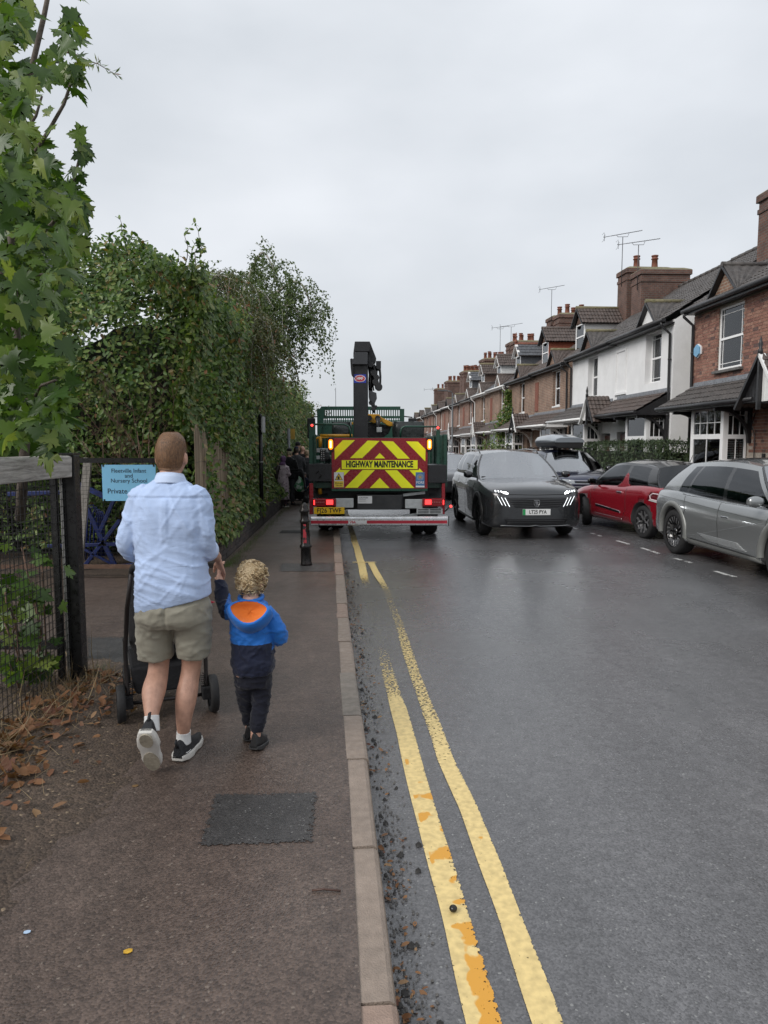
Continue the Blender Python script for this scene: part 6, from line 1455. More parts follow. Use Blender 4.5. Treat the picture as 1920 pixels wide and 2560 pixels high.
def car_paint(name, col, metal=.55, rough=.32, beads=.0):
    if name in MATS: return MATS[name]
    m, t, b = base_mat(name); N = t.nodes.new; l = t.links.new
    b.inputs['Base Color'].default_value = (*col, 1); b.inputs['Metallic'].default_value = metal; b.inputs['Roughness'].default_value = rough; b.inputs['Coat Weight'].default_value = 1.0; b.inputs['Coat Roughness'].default_value = .04
    co = N('ShaderNodeTexCoord'); nz_ = N('ShaderNodeTexNoise'); nz_.inputs['Scale'].default_value = 3; nz_.inputs['Detail'].default_value = 5; l(co.outputs['Object'], nz_.inputs['Vector'])
    mr = N('ShaderNodeMapRange'); mr.inputs[1].default_value = .4; mr.inputs[2].default_value = .7; mr.inputs[3].default_value = .015; mr.inputs[4].default_value = .06; l(nz_.outputs[0], mr.inputs[0]); l(mr.outputs[0], b.inputs['Coat Roughness'])
    if beads:
        vo = N('ShaderNodeTexVoronoi'); vo.inputs['Scale'].default_value = 38; vo.inputs['Randomness'].default_value = 1; l(co.outputs['Object'], vo.inputs['Vector'])
        m2 = N('ShaderNodeMapRange'); m2.inputs[1].default_value = .12; m2.inputs[2].default_value = .34; m2.inputs[3].default_value = 1; m2.inputs[4].default_value = 0; l(vo.outputs['Distance'], m2.inputs[0])
        bp = N('ShaderNodeBump'); bp.inputs['Strength'].default_value = beads; bp.inputs['Distance'].default_value = .002; l(m2.outputs[0], bp.inputs['Height']); l(bp.outputs[0], b.inputs['Coat Normal'])
    MATS[name] = m
    return m
m_cblk = M('car_black_plastic', (.014, .014, .015), .45, var=.2, scale=10)
m_gloss = M('car_gloss_black', (.010, .010, .011), .12, var=0, coat=.8)
m_glassd = glass_mat('car_glass_tint', (.3, .33, .34), .35, .03, .02, 1.55)
m_glass = glass_mat('car_glass', (.72, .80, .78), .9, .02, .25)
m_rimd = M('rim_dark', (.03, .03, .032), .3, .6, var=.1)
m_rims = M('rim_silver', (.48, .48, .49), .28, .8, var=.1)
m_chrome = M('chrome', (.75, .75, .76), .12, 1.0, var=0)
m_int = M('car_interior', (.03, .03, .032), .8, var=.1)
m_plate = M('plate_white', (.78, .78, .77), .35, var=.02)
m_hl = M('headlamp_lit', (.9, .95, 1), .2, var=0, emit=(.95, .98, 1.0), es=30.0)
m_drl = M('running_lamp_lit', (.9, .95, 1), .2, var=0, emit=(.95, .98, 1.0), es=1.5)
m_hloff = M('headlamp_lens', (.30, .32, .34), .08, var=.2, scale=30, coat=1)
def half_ring(x, zs, zb, w, cr, sh=1.0):
    h = zb - zs
    pts = [(0, zs), (.80 * w, zs), (.93 * w, zs + .02), (.985 * w, zs + .10 * h), (1.0 * w, zs + .26 * h), (.992 * w, zs + .42 * h), (1.0 * w * sh, zs + .60 * h), (.992 * w * sh, zs + .78 * h), (.955 * w, zs + .92 * h), (.925 * w, zs + .975 * h), (.885 * w, zb), (.60 * w, zb + cr * .62), (.30 * w, zb + cr * .92), (0, zb + cr)]
    return [Vector((x, y, z)) for y, z in pts]
class Car:
    def __init__(s, name, label, loc, rotz, st, axles, rw, W, paint, archm=None, arch=.055, roofm=None):
        s.t = thing(name, label, 'car', loc, rotz, 'cars in the street'); s.st = sorted(st); s.W = W; s.paint = paint; s.axles = axles; s.rw = rw
        xs = []; a, b = s.st[0][0], s.st[-1][0]; n = 54
        for i in range(n + 1):
            q = i / n; q2 = .5 - .5 * math.cos(q * math.pi); xs.append(a + (b - a) * (.55 * q + .45 * q2))
        rings = []
        for x in xs:
            zs, zb, w_, cr = catm(s.st, x); h = half_ring(x, zs, zb, w_, cr); rings.append(h + [Vector((p.x, -p.y, p.z)) for p in h[-2:0:-1]])
        mb = MB(); mb.loft(rings, 0, True, True, True); me = mb.mesh('body', [paint, m_cblk]); ob = bpy.data.objects.new('body_src', me); COL.objects.link(ob)
        cut = MB()
        for ax in axles:
            for sg in (-1, 1): cut.cyl((ax, sg * (W / 2 - .30), rw + .01), (ax, sg * (W / 2 + .2), rw + .01), rw + arch, n=32, m=1)
        cm = cut.mesh('cut', [paint, m_cblk]); cm.polygons.foreach_set('material_index', [1] * len(cm.polygons)); co = bpy.data.objects.new('cut_src', cm); COL.objects.link(co)
        bo = ob.modifiers.new('b', 'BOOLEAN'); bo.object = co; bo.operation = 'DIFFERENCE'; bo.solver = 'EXACT'
        bpy.context.view_layer.update(); me2 = bpy.data.meshes.new_from_object(ob.evaluated_get(bpy.context.evaluated_depsgraph_get()))
        bpy.data.objects.remove(ob); bpy.data.objects.remove(co); me2.name = 'body'
        s.body = link('body', me2, s.t); s.bvh = BVHTree.FromPolygons([v.co.copy() for v in me2.vertices], [tuple(p.vertices) for p in me2.polygons])
        if archm:
            for ax in axles:
                for sg in (-1, 1):
                    w_ = catm(s.st, ax)[2]; mb = MB(); k = 22; rows = []
                    for i in range(k + 1):
                        an = R(-8) + (math.pi + R(16)) * i / k; ca, sa = math.cos(an), math.sin(an); row = []
                        for r_, dy in ((rw + arch - .012, -.05), (rw + arch - .008, .012), (rw + arch + .045, .016), (rw + arch + .075, .004), (rw + arch + .08, -.05)):
                            x = ax + ca * r_; z = rw + .01 + sa * r_; ww = catm(s.st, x)[2]; row.append((x, sg * (ww * 1.0 + dy), z))
                        rows.append(row)
                    mb.grid(rows); mb.build('arch_trim', archm, s.t)
    def zb(s, x): return catm(s.st, x)[1]
    def wb(s, x): return catm(s.st, x)[2] * .885
    def cabin(s, cols, kinds, roof, wr, glass=None, screen=None, pillm=None, roofm=None, railm=None, ws_bulge=.16, rs_bulge=.10, gt=.88, rear_glass=None, interior=True):
        """cols: (x at belt, x at roof) front to back; kinds[i] is the panel between cols i and i+1; roof: rows (x, z edge, crown)."""
        glass = glass or m_glassd; screen = screen or m_glass; pillm = pillm or s.paint; roofm = roofm or s.paint; railm = railm or roofm
        roof = sorted(roof)
        def zroof(x): return catm(roof, x)
        def pt(c, t, sg):
            xb, xt = c; x = xb + (xt - xb) * t; z0 = s.zb(xb) - .012; z1 = zroof(xt)[0]; y0 = s.wb(xb); y1 = wr(xt); bl = .035 * math.sin(math.pi * t)
            return Vector((x, sg * (y0 + (y1 - y0) * t ** 1.25 + bl), z0 + (z1 - z0) * t))
        NT = 7
        rail = MB()
        for i, k in enumerate(kinds):
            c0, c1 = cols[i], cols[i + 1]
            for sg in (-1, 1):
                if k == 'g':
                    n2 = 5; mb = MB(); mb.grid([[pt((c0[0] + (c1[0] - c0[0]) * q / n2, c0[1] + (c1[1] - c0[1]) * q / n2), gt * j / NT, sg) for q in range(n2 + 1)] for j in range(NT + 1)]); mb.build('side_window', glass, s.t)
                else:
                    pil = MB(); pil.grid([[pt((c0[0] + (c1[0] - c0[0]) * q / 2, c0[1] + (c1[1] - c0[1]) * q / 2), gt * j / NT, sg) for q in range(3)] for j in range(NT + 1)]); pil.build('pillar', pillm if k == 'p' else m_gloss, s.t)
                n2 = 5; rail.grid([[pt((c0[0] + (c1[0] - c0[0]) * q / n2, c0[1] + (c1[1] - c0[1]) * q / n2), gt + (1 - gt) * j / 3, sg) for q in range(n2 + 1)] for j in range(4)])
        rail.build('roof_rail', railm, s.t)
        for nm, c, bul, g_ in (('windscreen', cols[0], ws_bulge, screen), ('rear_window', cols[-1], -rs_bulge, rear_glass or glass)):
            n2 = 12; rows = []
            for j in range(NT + 1):
                t = j / NT; row = []
                for q in range(n2 + 1):
                    e = -1 + 2 * q / n2; p = pt(c, t, 1); cr = zroof(c[1])[1]
                    row.append((p.x + bul * (1 - e * e) * (1 - .45 * t), p.y * e, p.z + (cr * t + .02 * (1 - t)) * (1 - e * e)))
                rows.append(row)
            mb = MB(); mb.grid(rows); mb.build(nm, g_, s.t)
            # painted band round the glass
            for e0, e1 in ((-1, -.955), (.955, 1)): mb = MB(); mb.grid([[Vector(r_[0]).lerp(Vector(r_[-1]), (e + 1) / 2) + Vector(((.012 if bul > 0 else -.012) + (bul * (1 - e * e) * (1 - .45 * j / NT)), 0, .004)) for e in (e0, e1)] for j, r_ in enumerate(rows)]); mb.build('screen_trim', m_gloss, s.t)
        xs0, xs1 = cols[-1][1], cols[0][1]; rows = []
        for i in range(13):
            x = xs0 + (xs1 - xs0) * i / 12; ze, cr = zroof(x); y1 = wr(x); row = []
            for q in range(13):
                e = -1 + 2 * q / 12; xx = x
                if i == 12: xx = x + ws_bulge * .55 * (1 - e * e)
                if i == 0: xx = x - rs_bulge * .55 * (1 - e * e)
                row.append((xx, y1 * e, ze + cr * (1 - e * e)))
            rows.append(row)
        mb = MB(); mb.grid(rows); mb.build('roof', roofm, s.t)
        if interior:
            xf, xr = cols[0][0], cols[-1][0]; z = s.zb(xf - .6)
            mb = MB(); mb.bx(xf - .5, xf - .02, -s.wb(xf) + .06, s.wb(xf) - .06, z - .10, z + .035); mb.build('dashboard', m_int, s.t, bevel=.03)
            for sy in (-.36, .36):
                for sx in (xf - 1.35, xf - 2.15):
                    if sx < xr + .5: continue
                    mb = MB(); mb.box((sx, sy, z - .02), (.16, .46, .55), 0, (0, R(-12), 0)); mb.box((sx - .08, sy, z + .34), (.09, .26, .17), 0, (0, R(-10), 0)); mb.build('seat', m_int, s.t, bevel=.04)
            mb = MB(); k = 16; c = Vector((xf - .62, -.36, z + .03)); mb.tube([c + Vector((.06 * math.sin(a * 2 * math.pi / k), .18 * math.cos(a * 2 * math.pi / k), .17 * math.sin(a * 2 * math.pi / k))) for a in range(k + 1)], .014, 6, cap=False); mb.build('steering_wheel', m_int, s.t)
            mb = MB(); mx_ = cols[0][1] + .12; mb.box((mx_, 0, catm(roof, cols[0][1])[0] - .03), (.03, .24, .07)); mb.build('rear_view_mirror', m_cblk, s.t, bevel=.01)
    def hit(s, ax, a, b, sg):
        """Surface point seen from outside along an axis: ax 'x' -> (y, z) = (a, b), ax 'y' -> (x, z)."""
        if ax == 'x': o, d = Vector((sg * 5, a, b)), Vector((-sg, 0, 0))
        elif ax == 'y': o, d = Vector((a, sg * 5, b)), Vector((0, -sg, 0))
        else: o, d = Vector((a, b, 5)), Vector((0, 0, -1))
        h = s.bvh.ray_cast(o, d); return (h[0], h[1]) if h[0] else (None, None)
    def decal(s, name, quad, mat, ax='x', sg=1, off=.006, nu=8, nv=4, par=None, thick=0.0):
        """Panel lying on the body: four corners in projected coordinates, bilinear."""
        rows = []
        for j in range(nv + 1):
            row = []
            for i in range(nu + 1):
                u, v = i / nu, j / nv; p = [(1 - v) * ((1 - u) * quad[0][k] + u * quad[1][k]) + v * ((1 - u) * quad[3][k] + u * quad[2][k]) for k in (0, 1)]
                h, n = s.hit(ax, p[0], p[1], sg)
                if h is None: h = row[-1] if row else (rows[-1][i] if rows else Vector((sg * s.st[-1][0], p[0], p[1])) if ax == 'x' else Vector((p[0], sg * s.W / 2, p[1]))); row.append(h); continue
                row.append(h + n * off)
            rows.append(row)
        mb = MB(); mb.grid(rows)
        o = mb.build(name, mat, par or s.t)
        if thick: m_ = o.modifiers.new('thick', 'SOLIDIFY'); m_.thickness = thick; m_.offset = 0
        return o
    def line(s, name, pts, mat, ax='y', sg=1, r=.004, off=.001, par=None):
        q = []
        for i in range(len(pts) - 1):
            for k in range(8):
                a = Vector(pts[i]).lerp(Vector(pts[i + 1]), k / 8); h, n = s.hit(ax, a[0], a[1], sg)
                if h: q.append(h + n * off)
        h, n = s.hit(ax, pts[-1][0], pts[-1][1], sg)
        if h: q.append(h + n * off)
        if len(q) > 1: mb = MB(); mb.tube(q, r, 5); return mb.build(name, mat, par or s.t)
    def wheels(s, spokes, rimm, facem, style='y', steer=0.0, tw=.225):
        for ai, ax in enumerate(s.axles):
            for sg in (-1, 1):
                yc = sg * (s.W / 2 - .03 - tw / 2); e = thing_part('wheel', s.t)
                st_ = steer if ai == 0 else 0
                mb = MB(); Mx = Matrix.Rotation(R(90), 4, 'X'); rw = s.rw; rr = rw * .72
                mb.lathe([(rr, -tw / 2 + .012), (rw * .90, -tw / 2), (rw * .975, -tw / 2 + .022), (rw, -tw / 4), (rw, tw / 4), (rw * .975, tw / 2 - .022), (rw * .90, tw / 2), (rr, tw / 2 - .012)], n=36, Mx=Mx, cap=False)
                o = mb.build('wheel', m_rub, s.t, loc=(ax, yc, s.rw), rot=(0, 0, st_))
                yo = sg * (tw / 2 - .02); mb = MB()
                rows = []
                for r_, dy in ((rr + .004, 0), (rr - .012, .006), (rr - .03, -.025), (rr - .05, -.09), (.05, -.10)): rows.append([(r_ * math.cos(a * 2 * math.pi / 30), yo + sg * dy, r_ * math.sin(a * 2 * math.pi / 30)) for a in range(30)])
                mb.loft(rows, 0, False, True, True); mb.build('rim', rimm, o)
                sp = MB()
                for k in range(spokes):
                    a = k * 2 * math.pi / spokes
                    def pp(r_, da, dy=0): return Vector((r_ * math.cos(a + da), yo + sg * dy, r_ * math.sin(a + da)))
                    if style == 'y':
                        sp.bar(pp(.03, 0, -.02), pp(rr * .55, 0, -.012), .045, .022, up=(0, 1, 0)); sp.bar(pp(rr * .50, 0, -.012), pp(rr - .01, .24, -.004), .03, .022, up=(0, 1, 0)); sp.bar(pp(rr * .50, 0, -.012), pp(rr - .01, -.24, -.004), .03, .022, up=(0, 1, 0))
                    elif style == 'pin':
                        sp.add([pp(rr * .52, 0, -.01), pp(rr - .012, .10, -.002), pp(rr - .012, .26, -.002), pp(rr * .60, .09, -.01)], [(0, 1, 2, 3)])
                    elif style == 'hex':
                        sp.bar(pp(.04, 0, -.03), pp(rr * .62, 0, -.016), .03, .02, up=(0, 1, 0)); sp.bar(pp(rr * .60, 0, -.016), pp(rr * .80, .20, -.01), .026, .02, up=(0, 1, 0)); sp.bar(pp(rr * .60, 0, -.016), pp(rr * .80, -.20, -.01), .026, .02, up=(0, 1, 0)); sp.bar(pp(rr * .78, .20, -.01), pp(rr - .012, .28, -.002), .03, .02, up=(0, 1, 0)); sp.bar(pp(rr * .78, -.20, -.01), pp(rr - .012, -.28, -.002), .03, .02, up=(0, 1, 0))
                sp.build('spoke', facem, o)
                hb = MB(); hb.lathe([(.06, -.04), (.055, .0), (.02, .006)], n=14, Mx=Matrix.Translation((0, yo - sg * .02, 0)) @ Matrix.Rotation(R(-90 * sg), 4, 'X')); hb.build('hub_cap', rimm, o)
                bpy.data.objects.remove(e)
    def mirror(s, x, mat, ly=.17, z0=None):
        for sg in (-1, 1):
            z = z0 or s.zb(x) + .06; y = sg * (s.wb(x) + .02); mb = MB(); rows = []
            for i in range(7):
                q = i / 6; k = math.sin(math.pi * (.12 + .80 * q)) ** .5; yy = y + sg * (.08 + ly * q); rows.append([(x + .02 + .06 * k * math.cos(a), yy, z + .02 + .075 * k * math.sin(a)) for a in [j * 2 * math.pi / 14 for j in range(14)]])
            mb.loft(rows); o = mb.build('door_mirror', mat, s.t)
            mb = MB(); mb.bar((x + .02, y - sg * .03, z - .04), (x + .02, y + sg * .12, z - .02), .05, .03); mb.build('mirror_stalk', m_cblk, o)
            mb = MB(); c = (y + sg * (.08 + ly * .5)); mb.bx(x - .045, x - .04, c - .075, c + .075, z - .03, z + .07); mb.build('mirror_glass', m_glassd, o)
    def plate(s, txt, y, z, sg, yellow=False, flash=False, w_=.52, h_=.111):
        h, n = s.hit('x', y, z, sg); x = h.x + sg * .012; mb = MB(); mb.bx(x - .006, x + .006, y - w_ / 2, y + w_ / 2, z - h_ / 2, z + h_ / 2); o = mb.build('number_plate', m_plate if not yellow else M('plate_yellow'), s.t)
        if flash: mb = MB(); e = w_ / 2 * sg; mb.bx(x + sg * .0065, x + sg * .008, y - e, y - e + sg * .05, z - h_ / 2 + .002, z + h_ / 2 - .002) if sg > 0 else None; mb.build('green_flash', M('plate_green', (.02, .30, .09), .4, var=0), o)
        Mx = Matrix.Translation((x + sg * .008, y + (.022 if flash else 0), z)) @ Matrix.Rotation(R(90) * sg, 4, 'Z') @ Matrix.Rotation(R(90), 4, 'X')
        text(txt, .094, m_ink, 'lettering', o, Mx, .0005, .02, sx=.84)
def thing_part(n, p): e = bpy.data.objects.new(n + '_tmp', None); COL.objects.link(e); return e

# ---- grey SUV driving towards us
pa = car_paint('paint_graphite', (.030, .032, .035), .35, .25, .22)
a_ = Car('grey_suv', 'dark grey SUV with lit headlamps driving towards us beside the lorry', (2.70, 15.62, 0), math.atan2(-1, .055),
    [(-2.40, .45, .95, .70, .02), (-2.32, .34, 1.06, .83, .02), (-2.1, .25, 1.12, .905, .02), (-1.45, .21, 1.13, .945, .02), (-.3, .20, 1.12, .94, .02), (.55, .20, 1.10, .945, .02), (1.0, .20, 1.085, .945, .035), (1.45, .20, 1.05, .945, .05), (1.9, .21, .99, .93, .055), (2.15, .22, .945, .895, .05), (2.28, .25, .90, .82, .04), (2.36, .30, .83, .68, .02), (2.385, .36, .76, .52, .01)],
    (1.45, -1.45), .365, 1.895, pa, m_cblk)
a_.cabin([(1.02, .22), (.90, .14), (.02, -.10), (-.08, -.18), (-1.02, -1.08), (-1.12, -1.16), (-1.80, -1.70), (-2.22, -2.0)], ['b', 'g', 'b', 'g', 'b', 'g', 'p'], [(-2.0, 1.56, .05), (-1.4, 1.60, .06), (-.6, 1.62, .065), (.0, 1.60, .065), (.25, 1.565, .06)], lambda x: .66 - .05 * abs(x + .6) / 1.6, pillm=pa, railm=pa, glass=m_glassd)
m_grille = M('grille_black', (.006, .006, .007), .3, var=.4, scale=60, bump=.8, bscale=70)
a_.decal('grille', [(-.56, .80), (.56, .80), (.40, .615), (-.40, .615)], m_grille, off=.004, nu=16, nv=6)
for k in range(4): a_.line('grille_bar', [(-.52 + k * .02, .775 - k * .04), (0, .765 - k * .042), (.52 - k * .02, .775 - k * .04)], M('grille_bar_grey', (.09, .09, .095), .3, .4), 'x', 1, .004, .007)
a_.decal('lower_intake', [(-.60, .40), (.60, .40), (.52, .29), (-.52, .29)], m_grille, off=.004, nu=14)
a_.line('bumper_trim', [(-.66, .285), (-.1, .27), (0, .285), (.1, .27), (.66, .285)], M('trim_silver', (.35, .36, .37), .35, .6), 'x', 1, .009, .008)
for k in range(3): a_.line('intake_bar', [(-.54, .375 - k * .03), (0, .37 - k * .03), (.54, .375 - k * .03)], M('grille_bar_grey', (.09, .09, .095)), 'x', 1, .004, .006)
for sg in (-1, 1):
    ld = bpy.data.lights.new('headlamp_beam', 'SPOT'); ld.energy = 2.6; ld.spot_size = R(70); ld.spot_blend = .9; ld.shadow_soft_size = .05; ld.color = (.95, .98, 1.0)
    lo = bpy.data.objects.new('headlamp_beam', ld); COL.objects.link(lo); lo.parent = a_.t; lo.location = (2.42, sg * .58, .88); lo.rotation_euler = (0, R(-86), 0)
a_.line('bonnet_edge', [(-.66, .865), (0, .852), (.66, .865)], m_gloss, 'x', 1, .009, .002)
for sg in (-1, 1):
    hl = a_.decal('headlamp', [(sg * .50, .855), (sg * .78, .895), (sg * .78, .935), (sg * .56, .905)], m_gloss, off=.006)
    a_.decal('lamp_lens', [(sg * .53, .865), (sg * .61, .875), (sg * .61, .905), (sg * .57, .90)], m_hl, off=.012, par=hl)
    for k in range(3): a_.decal('lamp_segment', [(sg * (.635 + k * .05), .885 + k * .005), (sg * (.655 + k * .05), .888 + k * .005), (sg * (.655 + k * .05), .918 + k * .004), (sg * (.635 + k * .05), .914 + k * .004)], m_drl, off=.012, par=hl, nu=2, nv=2)
    for k in range(3): a_.decal('running_lamp', [(sg * (.50 + k * .066), .635 + k * .014), (sg * (.509 + k * .066), .635 + k * .014), (sg * (.594 + k * .066), .80 + k * .012), (sg * (.585 + k * .066), .80 + k * .012)], m_drl, off=.010, nu=2, nv=6)
    for pts in ([(.98, 1.02), (.93, .6), (.95, .33), (.1, .31)], [(-.02, 1.08), (-.0, .6), (.06, .31)], [(-1.02, 1.08), (-.98, .7), (-1.02, .35)]): a_.line('door_gap', pts, m_ink, 'y', sg, .0035, 0)
    for x in (.15, -.85): h, n = a_.hit('y', x, .93, sg); mb = MB(); mb.box((h.x, h.y + sg * .012, h.z), (.18, .025, .03)); mb.build('door_handle', m_chrome, a_.t, bevel=.008)
    a_.line('sill_trim', [(1.0, .26), (0, .25), (-1.0, .26)], m_cblk, 'y', sg, .03, 0)
    mb = MB(); mb.tube([(.05, sg * .63, 1.60), (-.05, sg * .635, 1.655), (-1.0, sg * .635, 1.675), (-1.7, sg * .60, 1.645), (-1.8, sg * .595, 1.60)], .014, 8); mb.build('roof_bar', m_gloss, a_.t)
h, n = a_.hit('x', 0, .70, 1); mb = MB(); mb.prism([(-.052, .755), (.052, .755), (.055, .69), (.03, .645), (0, .63), (-.03, .645), (-.055, .69)], 0, h.x + .004, h.x + .014); bdg = mb.build('badge_shield', m_gloss, a_.t, bevel=.003)
sh_ = [(-.052, .755), (.052, .755), (.055, .69), (.03, .645), (0, .63), (-.03, .645), (-.055, .69), (-.052, .755)]
mb = MB(); mb.tube([(h.x + .015, y, z) for y, z in sh_], .003, 5, cap=False); mb.build('badge_rim', m_chrome, bdg)
mb = MB(); mb.prism([(-.028, .735), (.012, .735), (.032, .715), (.022, .700), (.030, .685), (.008, .66), (-.018, .655), (-.006, .68), (-.026, .70)], 0, h.x + .0145, h.x + .018); mb.build('badge_head', M('badge_steel', (.25, .25, .26), .3, .8), bdg)
a_.plate('LT25 PYA', 0, .535, 1, flash=True)
a_.wheels(5, m_rimd, m_rimd, 'y'); a_.mirror(.82, m_gloss)
mb = MB(); mb.box((2.34, 0, .42), (.06, .16, .2)); mb.build('radar_panel', m_gloss, a_.t, bevel=.02)

# ---- red hatchback with black roof
pr_ = car_paint('paint_red', (.27, .010, .020), .3, .22, .04)
b_ = Car('red_hatchback', 'red three door hatchback with black roof parked on the right', (5.50, 14.92, 0), math.atan2(.98, -.185),
    [(-1.94, .42, .84, .60, .01), (-1.88, .32, .93, .74, .015), (-1.7, .24, .98, .82, .02), (-1.2, .20, 1.0, .86, .02), (-.3, .19, .955, .845, .02), (.5, .19, .925, .845, .02), (.95, .19, .90, .85, .035), (1.25, .19, .86, .85, .05), (1.6, .21, .79, .82, .05), (1.85, .24, .70, .72, .03), (1.98, .32, .60, .50, .01)],
    (1.24, -1.22), .315, 1.715, pr_, None)
m_roofb = car_paint('paint_black', (.02, .02, .022), .2, .3, .3)
b_.cabin([(.98, .26), (.86, .18), (-.42, -.42), (-.56, -.52), (-1.30, -1.12), (-1.62, -1.30)], ['b', 'g', 'b', 'g', 'b'], [(-1.30, 1.34, .06), (-.8, 1.40, .065), (-.2, 1.415, .065), (.28, 1.37, .06)], lambda x: .60 - .06 * abs(x + .3) / 1.2, pillm=m_roofb, roofm=m_roofb, railm=m_roofb, glass=m_glassd, gt=.90)
for sg in (-1, 1):
    # shark fin rising behind the door
    mb = MB(); z0 = b_.zb(-.4) - .03; yb = b_.wb(-.4) + .012
    mb.prism([(-.18, z0), (-.34, z0 + .10), (-.42, z0 + .26), (-.47, z0 + .30), (-.52, z0 + .26), (-.56, z0 + .10), (-.74, z0)], 1, -.012, .012, 0, Matrix.Translation((0, sg * (yb + .018), 0)) @ Matrix.Translation((0, 0, z0)) @ Matrix.Rotation(sg * R(14), 4, 'X') @ Matrix.Translation((0, 0, -z0))); mb.build('shark_fin', pr_, b_.t, bevel=.006)
    for pts in ([(.86, .86), (.84, .5), (.78, .27), (-.5, .25), (-.62, .5), (-.6, .92)],): b_.line('door_gap', pts, m_ink, 'y', sg, .0048, 0)
    b_.decal('side_strip', [(.62, .47), (-.42, .41), (-.40, .45), (.62, .52)], m_gloss, 'y', sg, .008); b_.line('side_strip_edge', [(.62, .52), (-.40, .45), (-.44, .41)], m_chrome, 'y', sg, .005, .010); b_.line('sill_line', [(.7, .33), (-.1, .31), (-.5, .30)], m_chrome, 'y', sg, .003, .002)
    h, n = b_.hit('y', -.36, .83, sg); mb = MB(); mb.box((h.x, h.y + sg * .014, h.z), (.19, .03, .035)); mb.build('door_handle', m_chrome, b_.t, bevel=.01)
    tl = b_.decal('tail_light', [(-1.40, .76), (-1.86, .70), (-1.86, .88), (-1.48, .905)], M('tail_lens_dark', (.09, .008, .012), .12, coat=1), 'y', sg, .008, 10, 5)
    q = [(-1.52, .77), (-1.80, .745), (-1.83, .80), (-1.80, .865), (-1.56, .875), (-1.50, .83), (-1.52, .77)]
    b_.line('tail_light_ring', q, M('ring_pale', (.62, .52, .54), .25), 'y', sg, .011, .012, tl)
    b_.decal('reversing_lens', [(-1.46, .745), (-1.80, .705), (-1.82, .735), (-1.50, .765)], M('lens_clear', (.5, .5, .5), .15), 'y', sg, .012, 6, 2, tl)
mb = MB(); mb.tube([(-1.05, -.25, 1.44), (-1.14, -.25, 1.58)], [.008, .004], 6); mb.build('antenna', m_cblk, b_.t)
b_.wheels(6, m_rimd, m_rims, 'hex', steer=R(-24), tw=.205); b_.mirror(.66, m_gloss, .15)
b_.decal('rear_plate_panel', [(-.26, .62), (.26, .62), (.26, .52), (-.26, .52)], M('plate_yellow'), 'x', -1, .01)

# ---- silver grey hatchback on the right edge
pg = car_paint('paint_silver_grey', (.24, .25, .252), .5, .22, .05)
m_archg = M('arch_grey', (.21, .215, .205), .42, .3, var=.08)
c_ = Car('silver_hatchback', 'silver grey angular electric hatchback parked nearest on the right', (5.75, 10.30, 0), math.atan2(-.996, .075),
    [(-2.28, .46, .90, .66, .01), (-2.22, .34, .985, .82, .015), (-2.05, .26, 1.02, .90, .02), (-1.5, .22, 1.03, .945, .02), (-.4, .21, .985, .935, .02), (.5, .21, .96, .935, .02), (1.05, .21, .95, .94, .03), (1.5, .21, .93, .945, .045), (1.95, .22, .88, .92, .05), (2.2, .25, .80, .84, .03), (2.33, .32, .70, .66, .01)],
    (1.43, -1.43), .368, 1.89, pg, m_archg, .05)
c_.cabin([(1.22, .42), (1.10, .34), (-.02, -.05), (-.12, -.13), (-1.10, -.92), (-1.16, -.98), (-1.42, -1.20), (-2.06, -1.52)], ['p', 'g', 'b', 'g', 'b', 'g', 'p'], [(-1.52, 1.47, .05), (-1.0, 1.51, .06), (-.3, 1.535, .06), (.2, 1.51, .06), (.45, 1.48, .055)], lambda x: .635 - .06 * abs(x + .3) / 1.3, pillm=pg, roofm=pg, railm=pg, glass=m_glassd, gt=.87)
for sg in (-1, 1):
    c_.line('window_trim', [(1.05, .945), (0, .955), (-1.2, 1.0)], m_chrome, 'y', sg, .005, .004)
    for pts in ([(1.12, .90), (1.05, .5), (1.0, .30)], [(-.08, .95), (-.06, .6), (-.02, .28)], [(-1.1, .98), (-1.02, .75), (-1.06, .66)]): c_.line('door_gap', pts, m_ink, 'y', sg, .0048, 0)
    c_.line('crease_shade_line', [(-2.0, .93), (-1.2, .90), (0, .84), (1.0, .80)], m_ink, 'y', sg, .0035, -.0005)  # shade of the body crease drawn as a thin black line
    c_.line('crease_light_line', [(-1.0, .34), (1.05, .78)], M('crease_light', (.22, .225, .23), .3, .5), 'y', sg, .004, -.001)  # light along the door crease drawn as a thin grey line
    c_.decal('sill_panel', [(-1.06, .215), (1.02, .215), (1.02, .30), (-1.06, .335)], m_archg, 'y', sg, .012, 14, 3)
    c_.line('sill_shadow', [(-1.08, .345), (1.04, .305)], m_ink, 'y', sg, .007, .006)
    for k in range(6): c_.line('sill_rib', [(-.60 + k * .05, .445 - k * .014), (.50 + k * .04, .435 - k * .016)], M('rib_silver', (.42, .43, .43), .3, .5), 'y', sg, .0045, .003)
    h, n = c_.hit('y', .12, .76, sg); mb = MB(); mb.box((h.x, h.y + sg * .004, h.z), (.17, .012, .024)); mb.build('door_handle', m_chrome, c_.t, bevel=.005)
c_.wheels(18, m_gloss, m_rims, 'pin', tw=.245); c_.mirror(.98, pg, .20, 1.03)
for sg in (-1, 1): c_.decal('headlamp', [(sg * .45, .66), (sg * .78, .68), (sg * .78, .75), (sg * .45, .73)], m_hloff, off=.006)
c_.decal('bumper_grille', [(-.6, .42), (.6, .42), (.55, .3), (-.55, .3)], m_grille, off=.004)

